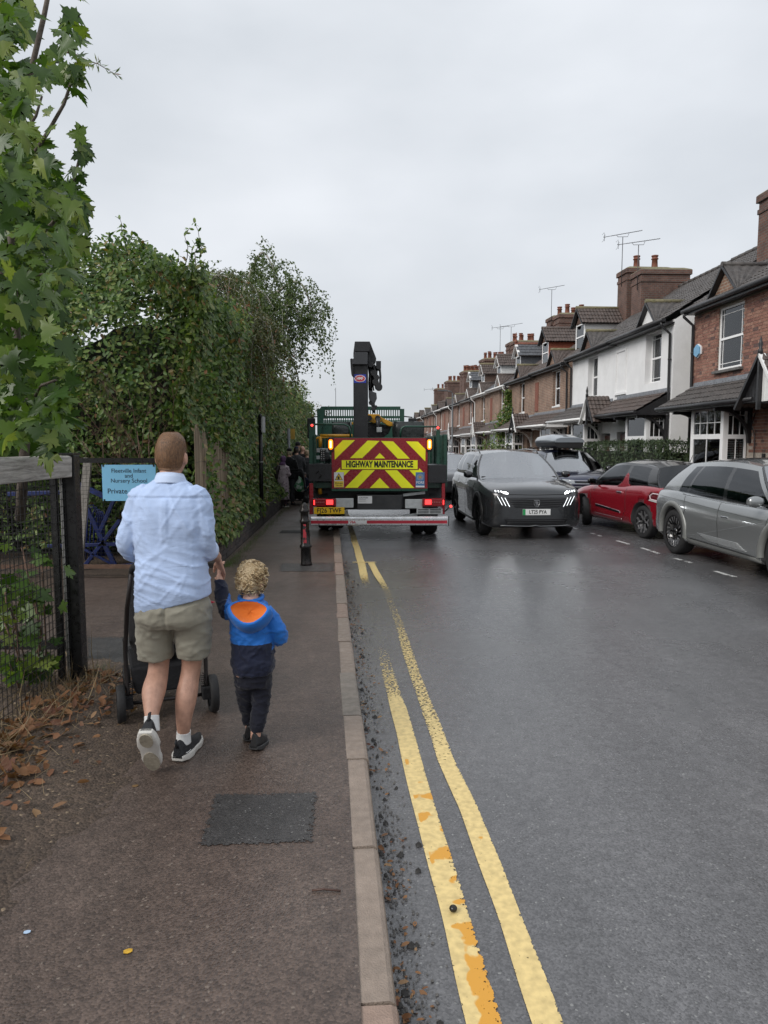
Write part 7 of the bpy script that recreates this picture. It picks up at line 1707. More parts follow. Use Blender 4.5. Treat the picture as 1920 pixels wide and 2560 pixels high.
# ---- navy SUV with roof box
pn = car_paint('paint_navy', (.014, .018, .048), .4, .32, .3)
n_ = Car('navy_suv', 'navy SUV with a grey roof box parked behind the red hatchback', (5.12, 20.35, 0), math.atan2(-1, .085),
    [(-2.24, .45, .95, .70, .02), (-2.15, .34, 1.03, .82, .02), (-1.4, .21, 1.07, .915, .02), (0, .20, 1.05, .915, .02), (.95, .20, 1.04, .915, .04), (1.35, .20, 1.02, .915, .05), (1.8, .21, .97, .90, .05), (2.05, .23, .92, .85, .04), (2.18, .30, .84, .72, .02), (2.24, .36, .76, .56, .01)],
    (1.34, -1.34), .355, 1.84, pn, None)
n_.cabin([(.95, .22), (.84, .14), (-.05, -.1), (-.15, -.2), (-1.05, -1.05), (-1.15, -1.14), (-1.7, -1.5), (-2.05, -1.75)], ['p', 'g', 'b', 'g', 'b', 'g', 'p'], [(-1.75, 1.52, .05), (-1.0, 1.57, .06), (-.3, 1.585, .06), (.22, 1.53, .06)], lambda x: .63 - .05 * abs(x + .5) / 1.4)
for k in range(3): n_.line('grille_bar', [(-.62, .86 - k * .075), (0, .85 - k * .075), (.62, .86 - k * .075)], m_chrome, 'x', 1, .009, .006)
n_.decal('grille', [(-.46, .84), (.46, .84), (.42, .62), (-.42, .62)], m_grille, off=.003)
for sg in (-1, 1):
    n_.decal('headlamp', [(sg * .48, .80), (sg * .76, .83), (sg * .76, .90), (sg * .48, .875)], m_hloff, off=.006)
    n_.line('bumper_trim', [(sg * .3, .50), (sg * .7, .52)], m_chrome, 'x', 1, .008, .006)
n_.wheels(5, m_rims, m_rims, 'y'); n_.mirror(.76, m_gloss)
for x in (.0, -1.0): mb = MB(); mb.bx(x - .03, x + .03, -.74, .74, 1.655, 1.685); mb.bx(x - .03, x + .03, -.62, -.58, 1.58, 1.66); mb.bx(x - .03, x + .03, .58, .62, 1.58, 1.66); mb.build('roof_rack_bar', m_cblk, n_.t)
rbx = thing('roof_box', 'glossy grey roof box strapped on the navy SUV', 'roof box', (5.12 - .05, 20.35 + .55, 1.685), math.atan2(-1, .085))
rows = []
for i in range(15):
    q = i / 14; x = -.95 + 1.9 * q; k = math.sin(math.pi * min(1, max(0, .05 + .9 * q))) ** .16; tp_ = .44 * (1 - .30 * sm(.55, 1, q)) * k; ww = .45 * (k * .25 + .75)
    rows.append([(x, y * ww, .15 + z * tp_ * .55) for y, z in ((-1, 0), (-.985, .35), (-.88, .72), (-.6, .95), (0, 1.02), (.6, .95), (.88, .72), (.985, .35), (1, 0))])
mb = MB(); mb.loft(rows, 0, True, True, True); mb.build('lid', car_paint('roofbox_grey', (.21, .235, .26), .3, .3, .2), rbx)
rows = []
for i in range(15):
    q = i / 14; x = -.93 + 1.86 * q; k = math.sin(math.pi * min(1, max(0, .05 + .9 * q))) ** .16; ww = .44 * (k * .25 + .75)
    rows.append([(x, y * ww, z) for y, z in ((-1, .165), (-.95, .06), (-.8, .005), (.8, .005), (.95, .06), (1, .165))])
mb = MB(); mb.loft(rows, 0, True, True, False); mb.build('base', m_cblk, rbx)
# ---- cars further back
def plain_car(name, label, loc, hd, paint, k=1.0):
    d_ = Car(name, label, loc, hd, [(-2.0, .42, .86, .62, .01), (-1.9, .3, .95, .76, .02), (-1.25, .2, .98, .86, .02), (0, .2, .95, .86, .02), (.9, .2, .93, .86, .03), (1.3, .2, .88, .86, .05), (1.75, .22, .80, .82, .05), (1.95, .26, .72, .72, .03), (2.04, .34, .62, .5, .01)], (1.28, -1.26), .32, 1.74, paint, None)
    d_.cabin([(.95, .2), (.85, .12), (-.2, -.2), (-.3, -.28), (-1.3, -1.1), (-1.75, -1.4)], ['p', 'g', 'b', 'g', 'p'], [(-1.4, 1.36, .05), (-.6, 1.43, .06), (.2, 1.38, .06)], lambda x: .6 - .05 * abs(x + .5) / 1.2)
    for sg in (-1, 1): d_.decal('headlamp', [(sg * .46, .66), (sg * .74, .70), (sg * .72, .77), (sg * .48, .73)], m_hloff, off=.006)
    d_.decal('grille', [(-.42, .56), (.42, .56), (.38, .40), (-.38, .40)], m_grille, off=.004)
    d_.wheels(5, m_rims, m_rims, 'y', tw=.2); d_.mirror(.72, paint, .14); return d_
plain_car('dark_hatchback', 'dark grey hatchback waiting behind the grey SUV', (2.30, 24.6, 0), math.atan2(-1, .08), car_paint('paint_charcoal', (.035, .036, .04), .4))
plain_car('blue_hatchback', 'blue hatchback far behind the lorry and the SUV', (2.55, 31.5, 0), math.atan2(-1, .08), car_paint('paint_blue', (.02, .04, .17), .3))
plain_car('white_hatchback', 'white hatchback half hidden behind the right side of the lorry', (1.55, 27.5, 0), math.atan2(-1, .08), car_paint('paint_white', (.6, .6, .6), .0))
# ================================================================ PEOPLE
m_skin = M('skin', (.50, .285, .205), .5, var=.17, scale=22, bump=.2, bscale=140)
m_skinc = M('skin_child', (.60, .35, .26), .5, var=.07, scale=14)
def cloth(name, col, bumps=.35, sc=40, var=.08, rough=.85, weave=420):
    if name in MATS: return MATS[name]
    m, t, b = base_mat(name); N = t.nodes.new; l = t.links.new
    co = N('ShaderNodeTexCoord'); n1 = N('ShaderNodeTexNoise'); n1.inputs['Scale'].default_value = 9; n1.inputs['Detail'].default_value = 4; l(co.outputs['Object'], n1.inputs['Vector'])
    r = N('ShaderNodeValToRGB'); r.color_ramp.elements[0].position = .3; r.color_ramp.elements[1].position = .7; r.color_ramp.elements[0].color = (*[c * (1 - var) for c in col], 1); r.color_ramp.elements[1].color = (*[min(1, c * (1 + var)) for c in col], 1); l(n1.outputs[0], r.inputs[0])
    n3 = N('ShaderNodeTexNoise'); n3.inputs['Scale'].default_value = weave; n3.inputs['Detail'].default_value = 1; l(co.outputs['Object'], n3.inputs['Vector'])
    mr = N('ShaderNodeMapRange'); mr.inputs[3].default_value = .88; mr.inputs[4].default_value = 1.12; l(n3.outputs[0], mr.inputs[0])
    vm = N('ShaderNodeVectorMath'); vm.operation = 'SCALE'; l(r.outputs[0], vm.inputs[0]); l(mr.outputs[0], vm.inputs['Scale']); l(vm.outputs[0], b.inputs['Base Color'])
    b.inputs['Roughness'].default_value = rough; b.inputs['Sheen Weight'].default_value = .15; b.inputs['Specular IOR Level'].default_value = .25
    mp = N('ShaderNodeMapping'); mp.inputs['Scale'].default_value = (.45, .45, 1.5); mp.inputs['Rotation'].default_value = (0, .35, 0); l(co.outputs['Object'], mp.inputs[0])
    n2 = N('ShaderNodeTexNoise'); n2.inputs['Scale'].default_value = sc * .5; n2.inputs['Detail'].default_value = 3; n2.inputs['Distortion'].default_value = .8; l(mp.outputs[0], n2.inputs['Vector'])
    bp = N('ShaderNodeBump'); bp.inputs['Strength'].default_value = bumps; bp.inputs['Distance'].default_value = .012; l(n2.outputs[0], bp.inputs['Height']); l(bp.outputs[0], b.inputs['Normal'])
    MATS[name] = m; return m
def sring(z, rx, ry, cx=0, cy=0, e=2.4, n=24, tilt=0):
    r = []
    for j in range(n):
        a = j * 2 * math.pi / n; c, s_ = math.cos(a), math.sin(a); q = (abs(c) ** e + abs(s_) ** e) ** (-1 / e); r.append(Vector((cx + rx * c * q, cy + ry * s_ * q, z + tilt * rx * c * q)))
    return r
def limb(mb, pts, m=0, n=14):
    """pts: (x, y, z, r) joints, smoothly interpolated."""
    q = []; rs = []; k = len(pts)
    for i in range(k - 1):
        p0 = pts[max(0, i - 1)]; p1 = pts[i]; p2 = pts[i + 1]; p3 = pts[min(k - 1, i + 2)]
        for j in range(5):
            t = j / 5; v = [.5 * (2 * p1[c] + (p2[c] - p0[c]) * t + (2 * p0[c] - 5 * p1[c] + 4 * p2[c] - p3[c]) * t * t + (3 * p1[c] - p0[c] - 3 * p2[c] + p3[c]) * t ** 3) for c in range(4)]
            q.append(v[:3]); rs.append(max(.003, v[3]))
    q.append(pts[-1][:3]); rs.append(pts[-1][3]); mb.tube(q, rs, n, m)
def hand(mb, wrist, d, nrm, s=1.0, curl=.5, side=1):
    w_ = Vector(wrist); d = Vector(d).normalized(); nrm = (Vector(nrm) - d * Vector(nrm).dot(d)).normalized(); sd = d.cross(nrm) * side
    pr = []
    for q, hw, th in ((-.01, .026, .020), (.02, .031, .018), (.05, .040, .016), (.08, .042, .014), (.093, .040, .012)):
        c = w_ + d * q * s; pr.append([c + sd * (hw * s * math.cos(a)) + nrm * (th * s * math.sin(a)) for a in [j * math.pi / 6 for j in range(12)]])
    mb.loft(pr)
    for k, (off, ln, r_) in enumerate(((-.031, .070, .0088), (-.010, .080, .0092), (.011, .075, .0088), (.031, .058, .0078))):
        p = w_ + d * .086 * s + sd * off * s; dd = d.copy(); pts = [p - d * .012 * s, p]; ax = sd
        for j, f in enumerate((.45, .32, .23)):
            dd = Matrix.Rotation(-curl * side * (.75 + .5 * j) * (1 if True else 0), 3, ax) @ dd; pts.append(pts[-1] + dd * ln * f * s)
        mb.tube(pts, [r_ * s * q for q in (1, 1.05, 1, .92, .75)], 8)
    p = w_ + d * .03 * s - sd * .030 * s; dd = (d * .75 - sd * .75 - nrm * .25).normalized(); pts = [p, p + dd * .032 * s]
    dd = (d * .95 - sd * .15 - nrm * .4).normalized(); pts += [pts[-1] + dd * .030 * s, pts[-1] + dd * .054 * s]; mb.tube(pts, [.013 * s, .0115 * s, .0105 * s, .008 * s], 8)
def head(mb, c, s=1.0, yaw=0.0, m=0):
    """Head facing +y before yaw; c is the centre. Returns a transform."""
    Mx = Matrix.Translation(c) @ Matrix.Rotation(yaw, 4, 'Z') @ Matrix.Scale(s, 4); rows = []
    for i in range(15):
        a = math.pi * (i + .02) / 14.04 - math.pi / 2; z = math.sin(a) * .118; k = math.cos(a) ** .85; jaw = 1 - .26 * sm(-.02, -.118, z); fwd = .012 * sm(0, -.1, z)
        rows.append([Mx @ Vector((.077 * k * jaw * math.cos(t), (.096 - .018 * sm(-.0, -.11, z)) * k * math.sin(t) + fwd, z)) for t in [j * 2 * math.pi / 20 for j in range(20)]])
    mb.loft(rows, m)
    nb = [Mx @ Vector(p) for p in ((0, .086, .02), (0, .100, -.005), (0, .112, -.028), (0, .094, -.04))]; mb.tube(nb, [.008 * s, .011 * s, .015 * s, .010 * s], 8, m)
    for sg in (-1, 1): mb.ball(Mx @ Vector((sg * .087, -.006, -.012)), .033 * s, m, 10, 8, (.34, .62, 1.05))
    mb.tube([Mx @ Vector(p) for p in ((-.022, .090, -.062), (0, .096, -.060), (.022, .090, -.062))], .006 * s, 6, m)
    return Mx
def face_bits(par, Mx, s=1.0):
    w_ = M('eye_white', (.7, .7, .68), .2, var=0); d_ = M('eye_dark', (.03, .02, .015), .15, var=0)
    for sg in (-1, 1):
        mb = MB(); mb.ball(Mx @ Vector((sg * .031, .079, .008)), .0125 * s, 0, 10, 8); mb.ball(Mx @ Vector((sg * .031, .0885, .008)), .0055 * s, 1, 8, 6); mb.build('eye', [w_, d_], par)
    mb = MB(); mb.tube([Mx @ Vector(p) for p in ((-.024, .0985, -.061), (0, .104, -.0605), (.024, .0985, -.061))], [.002 * s, .004 * s, .002 * s], 6); mb.build('lips', M('lip', (.38, .14, .12), .5), par)
def wr(co, sx, sy, sz, amp, seed=0, ridge=True):
    v = noise.fractal(Vector((co.x * sx + seed, co.y * sy, co.z * sz)), 1.0, 2.0, 3)
    return amp * ((1 - abs(v) * 2.2) if ridge else v)
def shoe(par, Mx, ln=.30, upper=None, solem=None, black=False, sole_t=.032, w_=.052, soled=None):
    """Shoe pointing +y, ankle over the origin; heel at y = -.30*ln."""
    up = MB(); so = MB(); y0 = -.28 * ln; rows = []; sr = []
    for i in range(13):
        q = i / 12; y = y0 + ln * q; hw = w_ * (.72 + .35 * math.sin(math.pi * min(1, q * .95 + .10)) - .15 * (1 - abs(q - .5) * 2) * (1 if .35 < q < .6 else 0)) * (1 - .55 * sm(.85, 1.0, q)) * (1 - .25 * sm(.12, 0, q))
        ht = .088 * (1 - .62 * sm(.25, .85, q)) * (1 - .25 * sm(.9, 1, q)) * (1 - .12 * sm(.1, 0, q)); zt = sole_t * .8
        rows.append([Mx @ Vector((hw * .96 * math.cos(a) * (1 if math.sin(a) < .3 else .82), y, zt + ht * max(0, math.sin(a)))) for a in [j * math.pi / 10 for j in range(11)]])
        rk = .018 * sm(.72, 1, q) + .010 * sm(.2, 0, q); th = sole_t * (1.15 if q < .35 else 1.0)
        sr.append([Mx @ Vector((x * hw * 1.06, y, z)) for x, z in ((-1, rk + .004), (-.86, rk), (0, rk), (.86, rk), (1, rk + .004), (1.02, th), (0, th + .006), (-1.02, th))])
    up.loft(rows); so.loft(sr, 0, True, True, True)
    o = up.build('shoe', upper, par); q = so.build('sole', solem, o, bevel=.003)
    b = MB()
    return o
# ---------------------------------------------------------------- the man
MX, MY = -1.125, 3.76
man = thing('person', 'man in pale blue shirt and khaki shorts walking away pushing a pushchair', 'person', (MX, MY, .1)); man.scale = (.925, 1, 1)
b = MB()
Mh = head(b, (0.005, .030, 1.632), 1.0, R(-8))
limb(b, [(0, .02, 1.60, .058), (0, .012, 1.54, .060), (0, 0, 1.48, .075), (0, 0, 1.40, .09)])
b.loft([sring(z, rx, ry) for z, rx, ry in ((.84, .15, .11), (.95, .165, .115), (1.1, .15, .105), (1.25, .165, .11), (1.38, .175, .10), (1.46, .12, .075))])
RH = Vector((.192, .29, 1.035)); LH = Vector((-.21, .36, 1.02))
limb(b, [(.16, 0, 1.42, .055), (.186, -.025, 1.28, .044), (.196, -.03, 1.18, .041), (.198, .06, 1.13, .041), (.196, .18, 1.085, .033), (RH.x, RH.y - .02, RH.z + .02, .027)])
limb(b, [(-.16, 0, 1.42, .055), (-.205, -.025, 1.28, .044), (-.236, -.03, 1.18, .041), (-.235, .08, 1.12, .041), (-.225, .22, 1.06, .033), (LH.x, LH.y - .02, LH.z + .01, .027)])
hand(b, RH, (.12, .42, -.80), (.55, .45, .35), 1.0, .62, 1); hand(b, LH, (.15, .85, -.25), (-.3, .25, .9), 1.0, .75, -1)
# legs: the right carries the weight, the left is pushing off
limb(b, [(.09, 0, .88, .085), (.092, .02, .70, .078), (.082, .055, .53, .060), (.070, .045, .43, .057), (.060, -.005, .33, .062), (.048, -.018, .22, .046), (.038, .0, .12, .035), (.036, .01, .05, .036)])
limb(b, [(-.10, .0, .88, .085), (-.108, .03, .71, .078), (-.110, .055, .55, .061), (-.106, .01, .46, .060), (-.098, -.085, .40, .066), (-.086, -.15, .345, .050), (-.074, -.20, .295, .036), (-.070, -.215, .25, .036)])
body = remesh(b, 'body', .0075, 3, None, m_skin, man); face_bits(body, Mh)
# hair: short cap with a soft fade
def hair_cap(par, Mx, mat, lo=.0, grow=.010, seed=1, zmin=-.085, name='hair', lump=.004, front=.03, ears=False):
    mb = MB(); rows = []
    for i in range(17):
        a = math.pi / 2 - (math.pi * .80) * i / 16; row = []
        for j in range(28):
            t = j * 2 * math.pi / 28; z = math.sin(a) * .121; k = math.cos(a); yy = math.sin(t)
            lim = zmin if yy < -.2 else zmin + (front - zmin) * sm(-.2, .6, yy)
            if ears: lim = max(lim, .022 * sm(.16, .05, abs(yy + .05)) - .05 * sm(.05, .16, abs(yy + .05))) if abs(yy + .05) < .30 and yy > -.34 else lim
            zz = max(z, lim); g_ = grow * (1 - .75 * sm(lim + .06, lim, zz))
            kk = math.sqrt(max(0, 1 - min(1, (zz / .121)) ** 2)) ** .85 if z < lim else k ** (.68 if z > 0 else .85)
            p = Vector(((.077 + g_) * kk * math.cos(t), (.096 + g_) * kk * math.sin(t) - .002, zz + (g_ if zz > 0 else 0)))
            p += p.normalized() * lump * noise.noise(Vector((p.x * 30 + seed, p.y * 30, p.z * 18))); row.append(Mx @ p)
        rows.append(row)
    mb.loft(rows, 0, False, True, True); return mb.build(name, mat, par)
def hair_mat(name, c1, c2):
    m, t, b = base_mat(name); N = t.nodes.new; l = t.links.new; co = N('ShaderNodeTexCoord'); mp = N('ShaderNodeMapping'); mp.inputs['Scale'].default_value = (90, 90, 14); l(co.outputs['Object'], mp.inputs[0])
    n = N('ShaderNodeTexNoise'); n.inputs['Scale'].default_value = 3; n.inputs['Detail'].default_value = 4; l(mp.outputs[0], n.inputs['Vector']); r = N('ShaderNodeValToRGB'); r.color_ramp.elements[0].position = .35; r.color_ramp.elements[1].position = .65; r.color_ramp.elements[0].color = (*c1, 1); r.color_ramp.elements[1].color = (*c2, 1)
    l(n.outputs[0], r.inputs[0]); l(r.outputs[0], b.inputs['Base Color']); b.inputs['Roughness'].default_value = .5; bp = N('ShaderNodeBump'); bp.inputs['Strength'].default_value = .7; bp.inputs['Distance'].default_value = .006; l(n.outputs[0], bp.inputs['Height']); l(bp.outputs[0], b.inputs['Normal']); return m
hm = hair_mat('hair_auburn', (.075, .036, .016), (.235, .122, .056))
hc = hair_cap(body, Mh, hm, grow=.009, zmin=-.068, front=.035, ears=True)
mb = MB(); rh = random.Random(3)
for i in range(4200):      # short strands over the cap
    t = rh.uniform(0, 2 * math.pi); a = rh.uniform(-.25, 1.5)
    p = Vector((.085 * math.cos(a) * math.cos(t), .104 * math.cos(a) * math.sin(t), .129 * math.sin(a)))
    if p.z < -.045 or (abs(p.y) < .04 and p.z < .03) or (p.y > .03 and p.z < .05): continue
    n_ = p.normalized(); d = Vector((.25 * math.sin(t * 3), -.35, -1)) ; d = (d - n_ * d.dot(n_)).normalized(); ln = rh.uniform(.014, .034); sd_ = n_.cross(d) * .0011; l0 = -.003
    mb.add([Mh @ (p + n_ * l0 - sd_), Mh @ (p + n_ * l0 + sd_), Mh @ (p + d * ln + n_ * .003)], [(0, 1, 2)])
mb.build('hair_strands', leaf_mat('hair_strand', [((.06, .028, .012), 2), ((.13, .062, .028), 3), ((.22, .115, .052), 3), ((.33, .19, .095), 1)], .45, .05), body, kind='stuff')
# shirt
m_shirt = cloth('shirt_blue', (.44, .555, .79), .42, 26, .06)
m_shirt2 = cloth('shirt_collar', (.54, .64, .84), .2, 20, .05)
b = MB(); tilt = -.20
b.loft([sring(z, rx, ry, cx, cy, 2.6, 32, tl) for z, rx, ry, cx, cy, tl in ((.855, .216, .150, .004, -.008, .20), (.90, .214, .152, .004, -.012, .17), (1.0, .203, .150, 0, -.012, .06), (1.1, .196, .142, 0, -.006, 0), (1.2, .200, .140, 0, -.004, 0), (1.3, .206, .138, 0, -.008, 0), (1.38, .200, .128, 0, -.008, 0), (1.43, .186, .112, 0, -.002, 0), (1.465, .158, .095, 0, .004, 0), (1.495, .105, .082, 0, .012, 0), (1.515, .074, .074, 0, .016, 0))])
limb(b, [(.12, 0, 1.42, .080), (.162, -.005, 1.395, .076), (.182, -.018, 1.30, .066), (.196, -.028, 1.20, .060), (.198, .005, 1.145, .058), (.198, .05, 1.128, .055)])
limb(b, [(-.12, 0, 1.42, .080), (-.165, -.005, 1.395, .076), (-.202, -.018, 1.30, .067), (-.236, -.03, 1.20, .062), (-.240, .01, 1.14, .060), (-.235, .07, 1.118, .055)])
def shirt_fn(co, n):
    back = sm(.05, -.06, co.y); low = sm(1.30, 1.02, co.z); arm = sm(.175, .20, abs(co.x)) * sm(1.08, 1.12, co.z); hem = sm(.845 + .17 * co.x, .93 + .17 * co.x, co.z)
    d = 0
    q = co.z * 1.0 + co.x * .30
    v = noise.fractal(Vector((co.x * 2.4, co.y * 2, q * 16)), 1.0, 2.1, 3); d += .0065 * low * max(0, 1 - abs(v) * 2.6) ** 2       # horizontal creases low on the back
    v = noise.fractal(Vector((co.x * 7 + co.z * 4.5 + 3, co.y * 3, co.z * 3.0)), 1.0, 2.1, 3); d += .0065 * (1 - .6 * low) * max(0, 1 - abs(v) * 2.4) ** 2     # long slanting folds
    v = noise.fractal(Vector((co.x * 7 - co.z * 5 + 8, co.y * 3, co.z * 3.4)), 1.0, 2.1, 3); d += .0045 * max(0, 1 - abs(v) * 2.6) ** 2
    v = noise.fractal(Vector((co.x * 6, co.y * 6, co.z * 10 + co.x * 6)), 1.0, 2.0, 3); d += arm * .006 * max(0, 1 - abs(v) * 2.4) ** 2
    d += .004 * noise.noise(Vector((co.x * 9, co.y * 9, co.z * 9)))
    if co.y < 0:
        d += .006 * sm(.026, .012, abs(co.x - .005)) * sm(1.18, 1.24, co.z) * sm(1.425, 1.41, co.z)     # box pleat
        d += -.004 * sm(.007, .0, abs(co.z - 1.425 + .10 * co.x * co.x)) + .003 * sm(1.425, 1.435, co.z)
    d = d * (1 - .75 * arm * 0) * (.12 + .88 * hem)
    return co + n * (d - .004)
sh = remesh(b, 'shirt', .0075, 3, shirt_fn, m_shirt, man)
mb = MB(); rows = []
for i in range(6):
    q = i / 5; ring = []
    for j in range(28):
        t = j * 2 * math.pi / 28; r0 = (.068, .069, .070, .072, .080, .088)[i]; z = (1.490, 1.515, 1.536, 1.540, 1.515, 1.487)[i]; g_ = (0, 0, 0, .003, .006, .008)[i]
        ring.append(((r0 + g_) * math.cos(t), .014 + (r0 + g_) * 1.0 * math.sin(t), z + .014 * (-math.sin(t)) - .012 * max(0, math.sin(t))))
    rows.append(ring)
mb.loft(rows, 0, False, True, True); mb.build('collar', m_shirt2, sh)
for sx_, c, d in ((1, Vector((.198, .046, 1.130)), Vector((-.01, .35, -.14))), (-1, Vector((-.236, .064, 1.120)), Vector((.04, .40, -.14)))):
    d.normalize(); mb = MB(); mb.tube([c - d * .03, c - d * .022, c + d * .012, c + d * .02], [.054, .060, .059, .052], 20); o = mb.build('cuff', m_shirt2, sh)
# shorts
m_short = cloth('shorts_khaki', (.285, .268, .215), .3, 22, .07)
b = MB()
b.loft([sring(z, rx, ry, cx, cy, 2.5, 30) for z, rx, ry, cx, cy in ((1.0, .165, .115, 0, 0), (.92, .185, .130, 0, -.004), (.84, .207, .152, 0, -.008), (.78, .210, .152, 0, -.006), (.735, .19, .13, 0, .0))])
b.loft([sring(z, rx, ry, cx, cy, 2.2, 22) for z, rx, ry, cx, cy in ((.86, .112, .135, .098, 0), (.76, .108, .128, .104, .012), (.66, .100, .112, .104, .028), (.555, .097, .104, .098, .045))])
b.loft([sring(z, rx, ry, cx, cy, 2.2, 22) for z, rx, ry, cx, cy in ((.86, .112, .135, -.100, 0), (.76, .110, .128, -.110, .008), (.66, .102, .114, -.116, .018), (.545, .097, .106, -.118, .03))])
def short_fn(co, n):
    v = noise.fractal(Vector((co.x * 5 + co.z * 4, co.y * 4, co.z * 8)), 1.0, 2.1, 3); d = .008 * max(0, 1 - abs(v) * 2.4) ** 2
    v = noise.fractal(Vector((co.x * 6 - co.z * 5, co.y * 4, co.z * 7 + 4)), 1.0, 2.1, 3); d += .006 * max(0, 1 - abs(v) * 2.4) ** 2
    d -= .010 * sm(.014, .0, abs(co.x + .004)) * sm(.0, -.05, co.y) * sm(.70, .80, co.z); d -= .003 * sm(.006, 0, abs(co.z - .575))
    return co + n * (d - .003)
so_ = remesh(b, 'shorts', .009, 3, short_fn, m_short, man)
# socks and shoes
m_sock = M('sock_white', (.74, .74, .73), .8, var=.06, scale=30, bump=.3, bscale=150)
m_trn = M('trainer_black', (.016, .017, .020), .6, var=.2, scale=25, bump=.4, bscale=200)
m_mids = M('trainer_sole', (.62, .60, .56), .6, var=.10, scale=14, dirt=.35, dirtcol=(.25, .21, .16))
m_solew = M('trainer_tread', (.36, .32, .25), .75, var=.25, scale=18, dirt=.5, dirtcol=(.18, .15, .11), bump=.5, bscale=40)
Rm = Matrix.Translation((.036, .005, 0)) @ Matrix.Rotation(R(-9), 4, 'Z')
Lm = Matrix.Translation((-.068, -.236, .232)) @ Matrix.Rotation(R(3), 4, 'Z') @ Matrix.Rotation(R(-60), 4, 'X') @ Matrix.Translation((0, 0, -.075))
for Mx, foot in ((Rm, 0), (Lm, 1)):
    o = shoe(man, Mx, .30, m_trn, m_mids)
    s2 = MB(); pts = []
    for (yc, hw, hl) in ((-.035, .036, .052), (.13, .044, .075)):
        k = 16; q = [Mx @ Vector((hw * math.cos(j * 2 * math.pi / k), yc + hl * math.sin(j * 2 * math.pi / k), -.003)) for j in range(k)]; q2 = [Mx @ Vector((hw * math.cos(j * 2 * math.pi / k), yc + hl * math.sin(j * 2 * math.pi / k), .006)) for j in range(k)]; s2.loft([q, q2], smooth=False)
    if foot: s2.build('tread', m_solew, o)
    tb = MB(); tb.tube([Mx @ Vector((0, -.082, .085)), Mx @ Vector((0, -.098, .118)), Mx @ Vector((0, -.088, .132))], [.010, .009, .006], 6); tb.build('heel_tab', m_trn, o)
    if not foot:
        sw = MB(); sw.tube([Mx @ Vector((.053, -.02, .052)), Mx @ Vector((.052, -.045, .050)), Mx @ Vector((.046, -.065, .052))], .0022, 5); sw.build('side_stripe', m_sock, o)
limbm = MB(); limb(limbm, [(.042, -.004, .15, .040), (.038, .0, .12, .041), (.036, .002, .08, .044)]); limbm.build('sock', m_sock, man)
limbm = MB(); limb(limbm, [(-.076, -.192, .305, .040), (-.072, -.206, .275, .041), (-.068, -.222, .235, .044)]); limbm.build('sock', m_sock, man)
# ---------------------------------------------------------------- pushchair
m_frame = M('pushchair_frame', (.05, .045, .045), .35, .7, var=.1)
m_fab = M('pushchair_fabric', (.012, .012, .014), .85, var=.3, scale=14, bump=.4, bscale=60)
def pushchair(label, loc, rz, bagm=None):
    t = thing('pushchair', label, 'pushchair', loc, rz)
    for sx_ in (-1, 1):
        for y, r_, w_ in ((0, .118, .05), (.62, .09, .045)):
            x = sx_ * (.275 if y == 0 else .22); mb = MB(); mb.lathe([(r_ * .70, -w_ / 2), (r_ * .95, -w_ / 2), (r_, -w_ / 4), (r_, w_ / 4), (r_ * .95, w_ / 2), (r_ * .70, w_ / 2)], n=26, Mx=Matrix.Rotation(R(90), 4, 'Y'), cap=False); o = mb.build('wheel', m_rub, t, loc=(x, y, r_))
            mb = MB(); mb.lathe([(r_ * .72, -w_ / 2 + .006), (r_ * .72, w_ / 2 - .006)], n=26, Mx=Matrix.Rotation(R(90), 4, 'Y'), cap=False)
            for k in range(5): a = k * 2 * math.pi / 5; mb.bar((0, 0, 0), (0, r_ * .72 * math.cos(a), r_ * .72 * math.sin(a)), .018, .018)
            mb.cyl((-w_ / 2, 0, 0), (w_ / 2, 0, 0), .022, n=10); mb.build('rim', m_fab, o)
        mb = MB(); mb.tube([(sx_ * .235, 0, .125), (sx_ * .235, 0, .20), (sx_ * .24, .05, .42), (sx_ * .225, -.06, .72), (sx_ * .195, -.17, .96)], .013, 8); mb.build('side_tube', m_frame, t)
        mb = MB(); mb.tube([(sx_ * .22, .62, .10), (sx_ * .23, .40, .40), (sx_ * .24, .08, .50)], .013, 8); mb.build('front_tube', m_frame, t)
        mb = MB(); mb.bx(sx_ * .235 - .03, sx_ * .235 + .03, -.035, .035, .09, .17); mb.build('axle_block', m_fab, t, bevel=.008)
        mb = MB(); mb.tube([(sx_ * .215 + .012 * math.cos(a * 1.2), .012 * math.sin(a * 1.2), .17 + a * .0025) for a in range(34)], .0035, 5); mb.build('spring', m_frame, t)
    mb = MB(); mb.tube([(-.195, -.17, .96), (-.19, -.20, .985), (-.13, -.21, .99), (.13, -.21, .99), (.19, -.20, .985), (.195, -.17, .96)], .019, 10); mb.build('handle', m_fab, t)
    mb = MB(); mb.cyl((-.27, 0, .118), (.27, 0, .118), .012, n=8); mb.build('axle', m_frame, t)
    mb = MB(); rows = []
    for z, y0, y1, hw in ((.36, .10, .48, .18), (.42, .02, .56, .205), (.58, -.02, .52, .215), (.78, -.05, .34, .215), (.92, -.05, .30, .20), (.99, .0, .25, .15)): rows.append([(hw * cx, (y0 + y1) / 2 + (y1 - y0) / 2 * cy, z) for cx, cy in [(math.copysign(abs(math.cos(a)) ** .6, math.cos(a)), math.copysign(abs(math.sin(a)) ** .6, math.sin(a))) for a in [j * math.pi / 10 for j in range(20)]]])
    mb.loft(rows); mb.build('seat', m_fab, t, bevel=.01)
    mb = MB(); mb.loft([[(x, y, z) for x, y in ((-w_, .02), (w_, .02), (w_, .56), (-w_, .56))] for z, w_ in ((.16, .18), (.20, .20), (.33, .215))], smooth=False); mb.build('basket', m_fab, t, bevel=.015)
    return t
push = pushchair('black pushchair with large rear wheels pushed by the man', (-1.345, 4.33, .1), R(22))
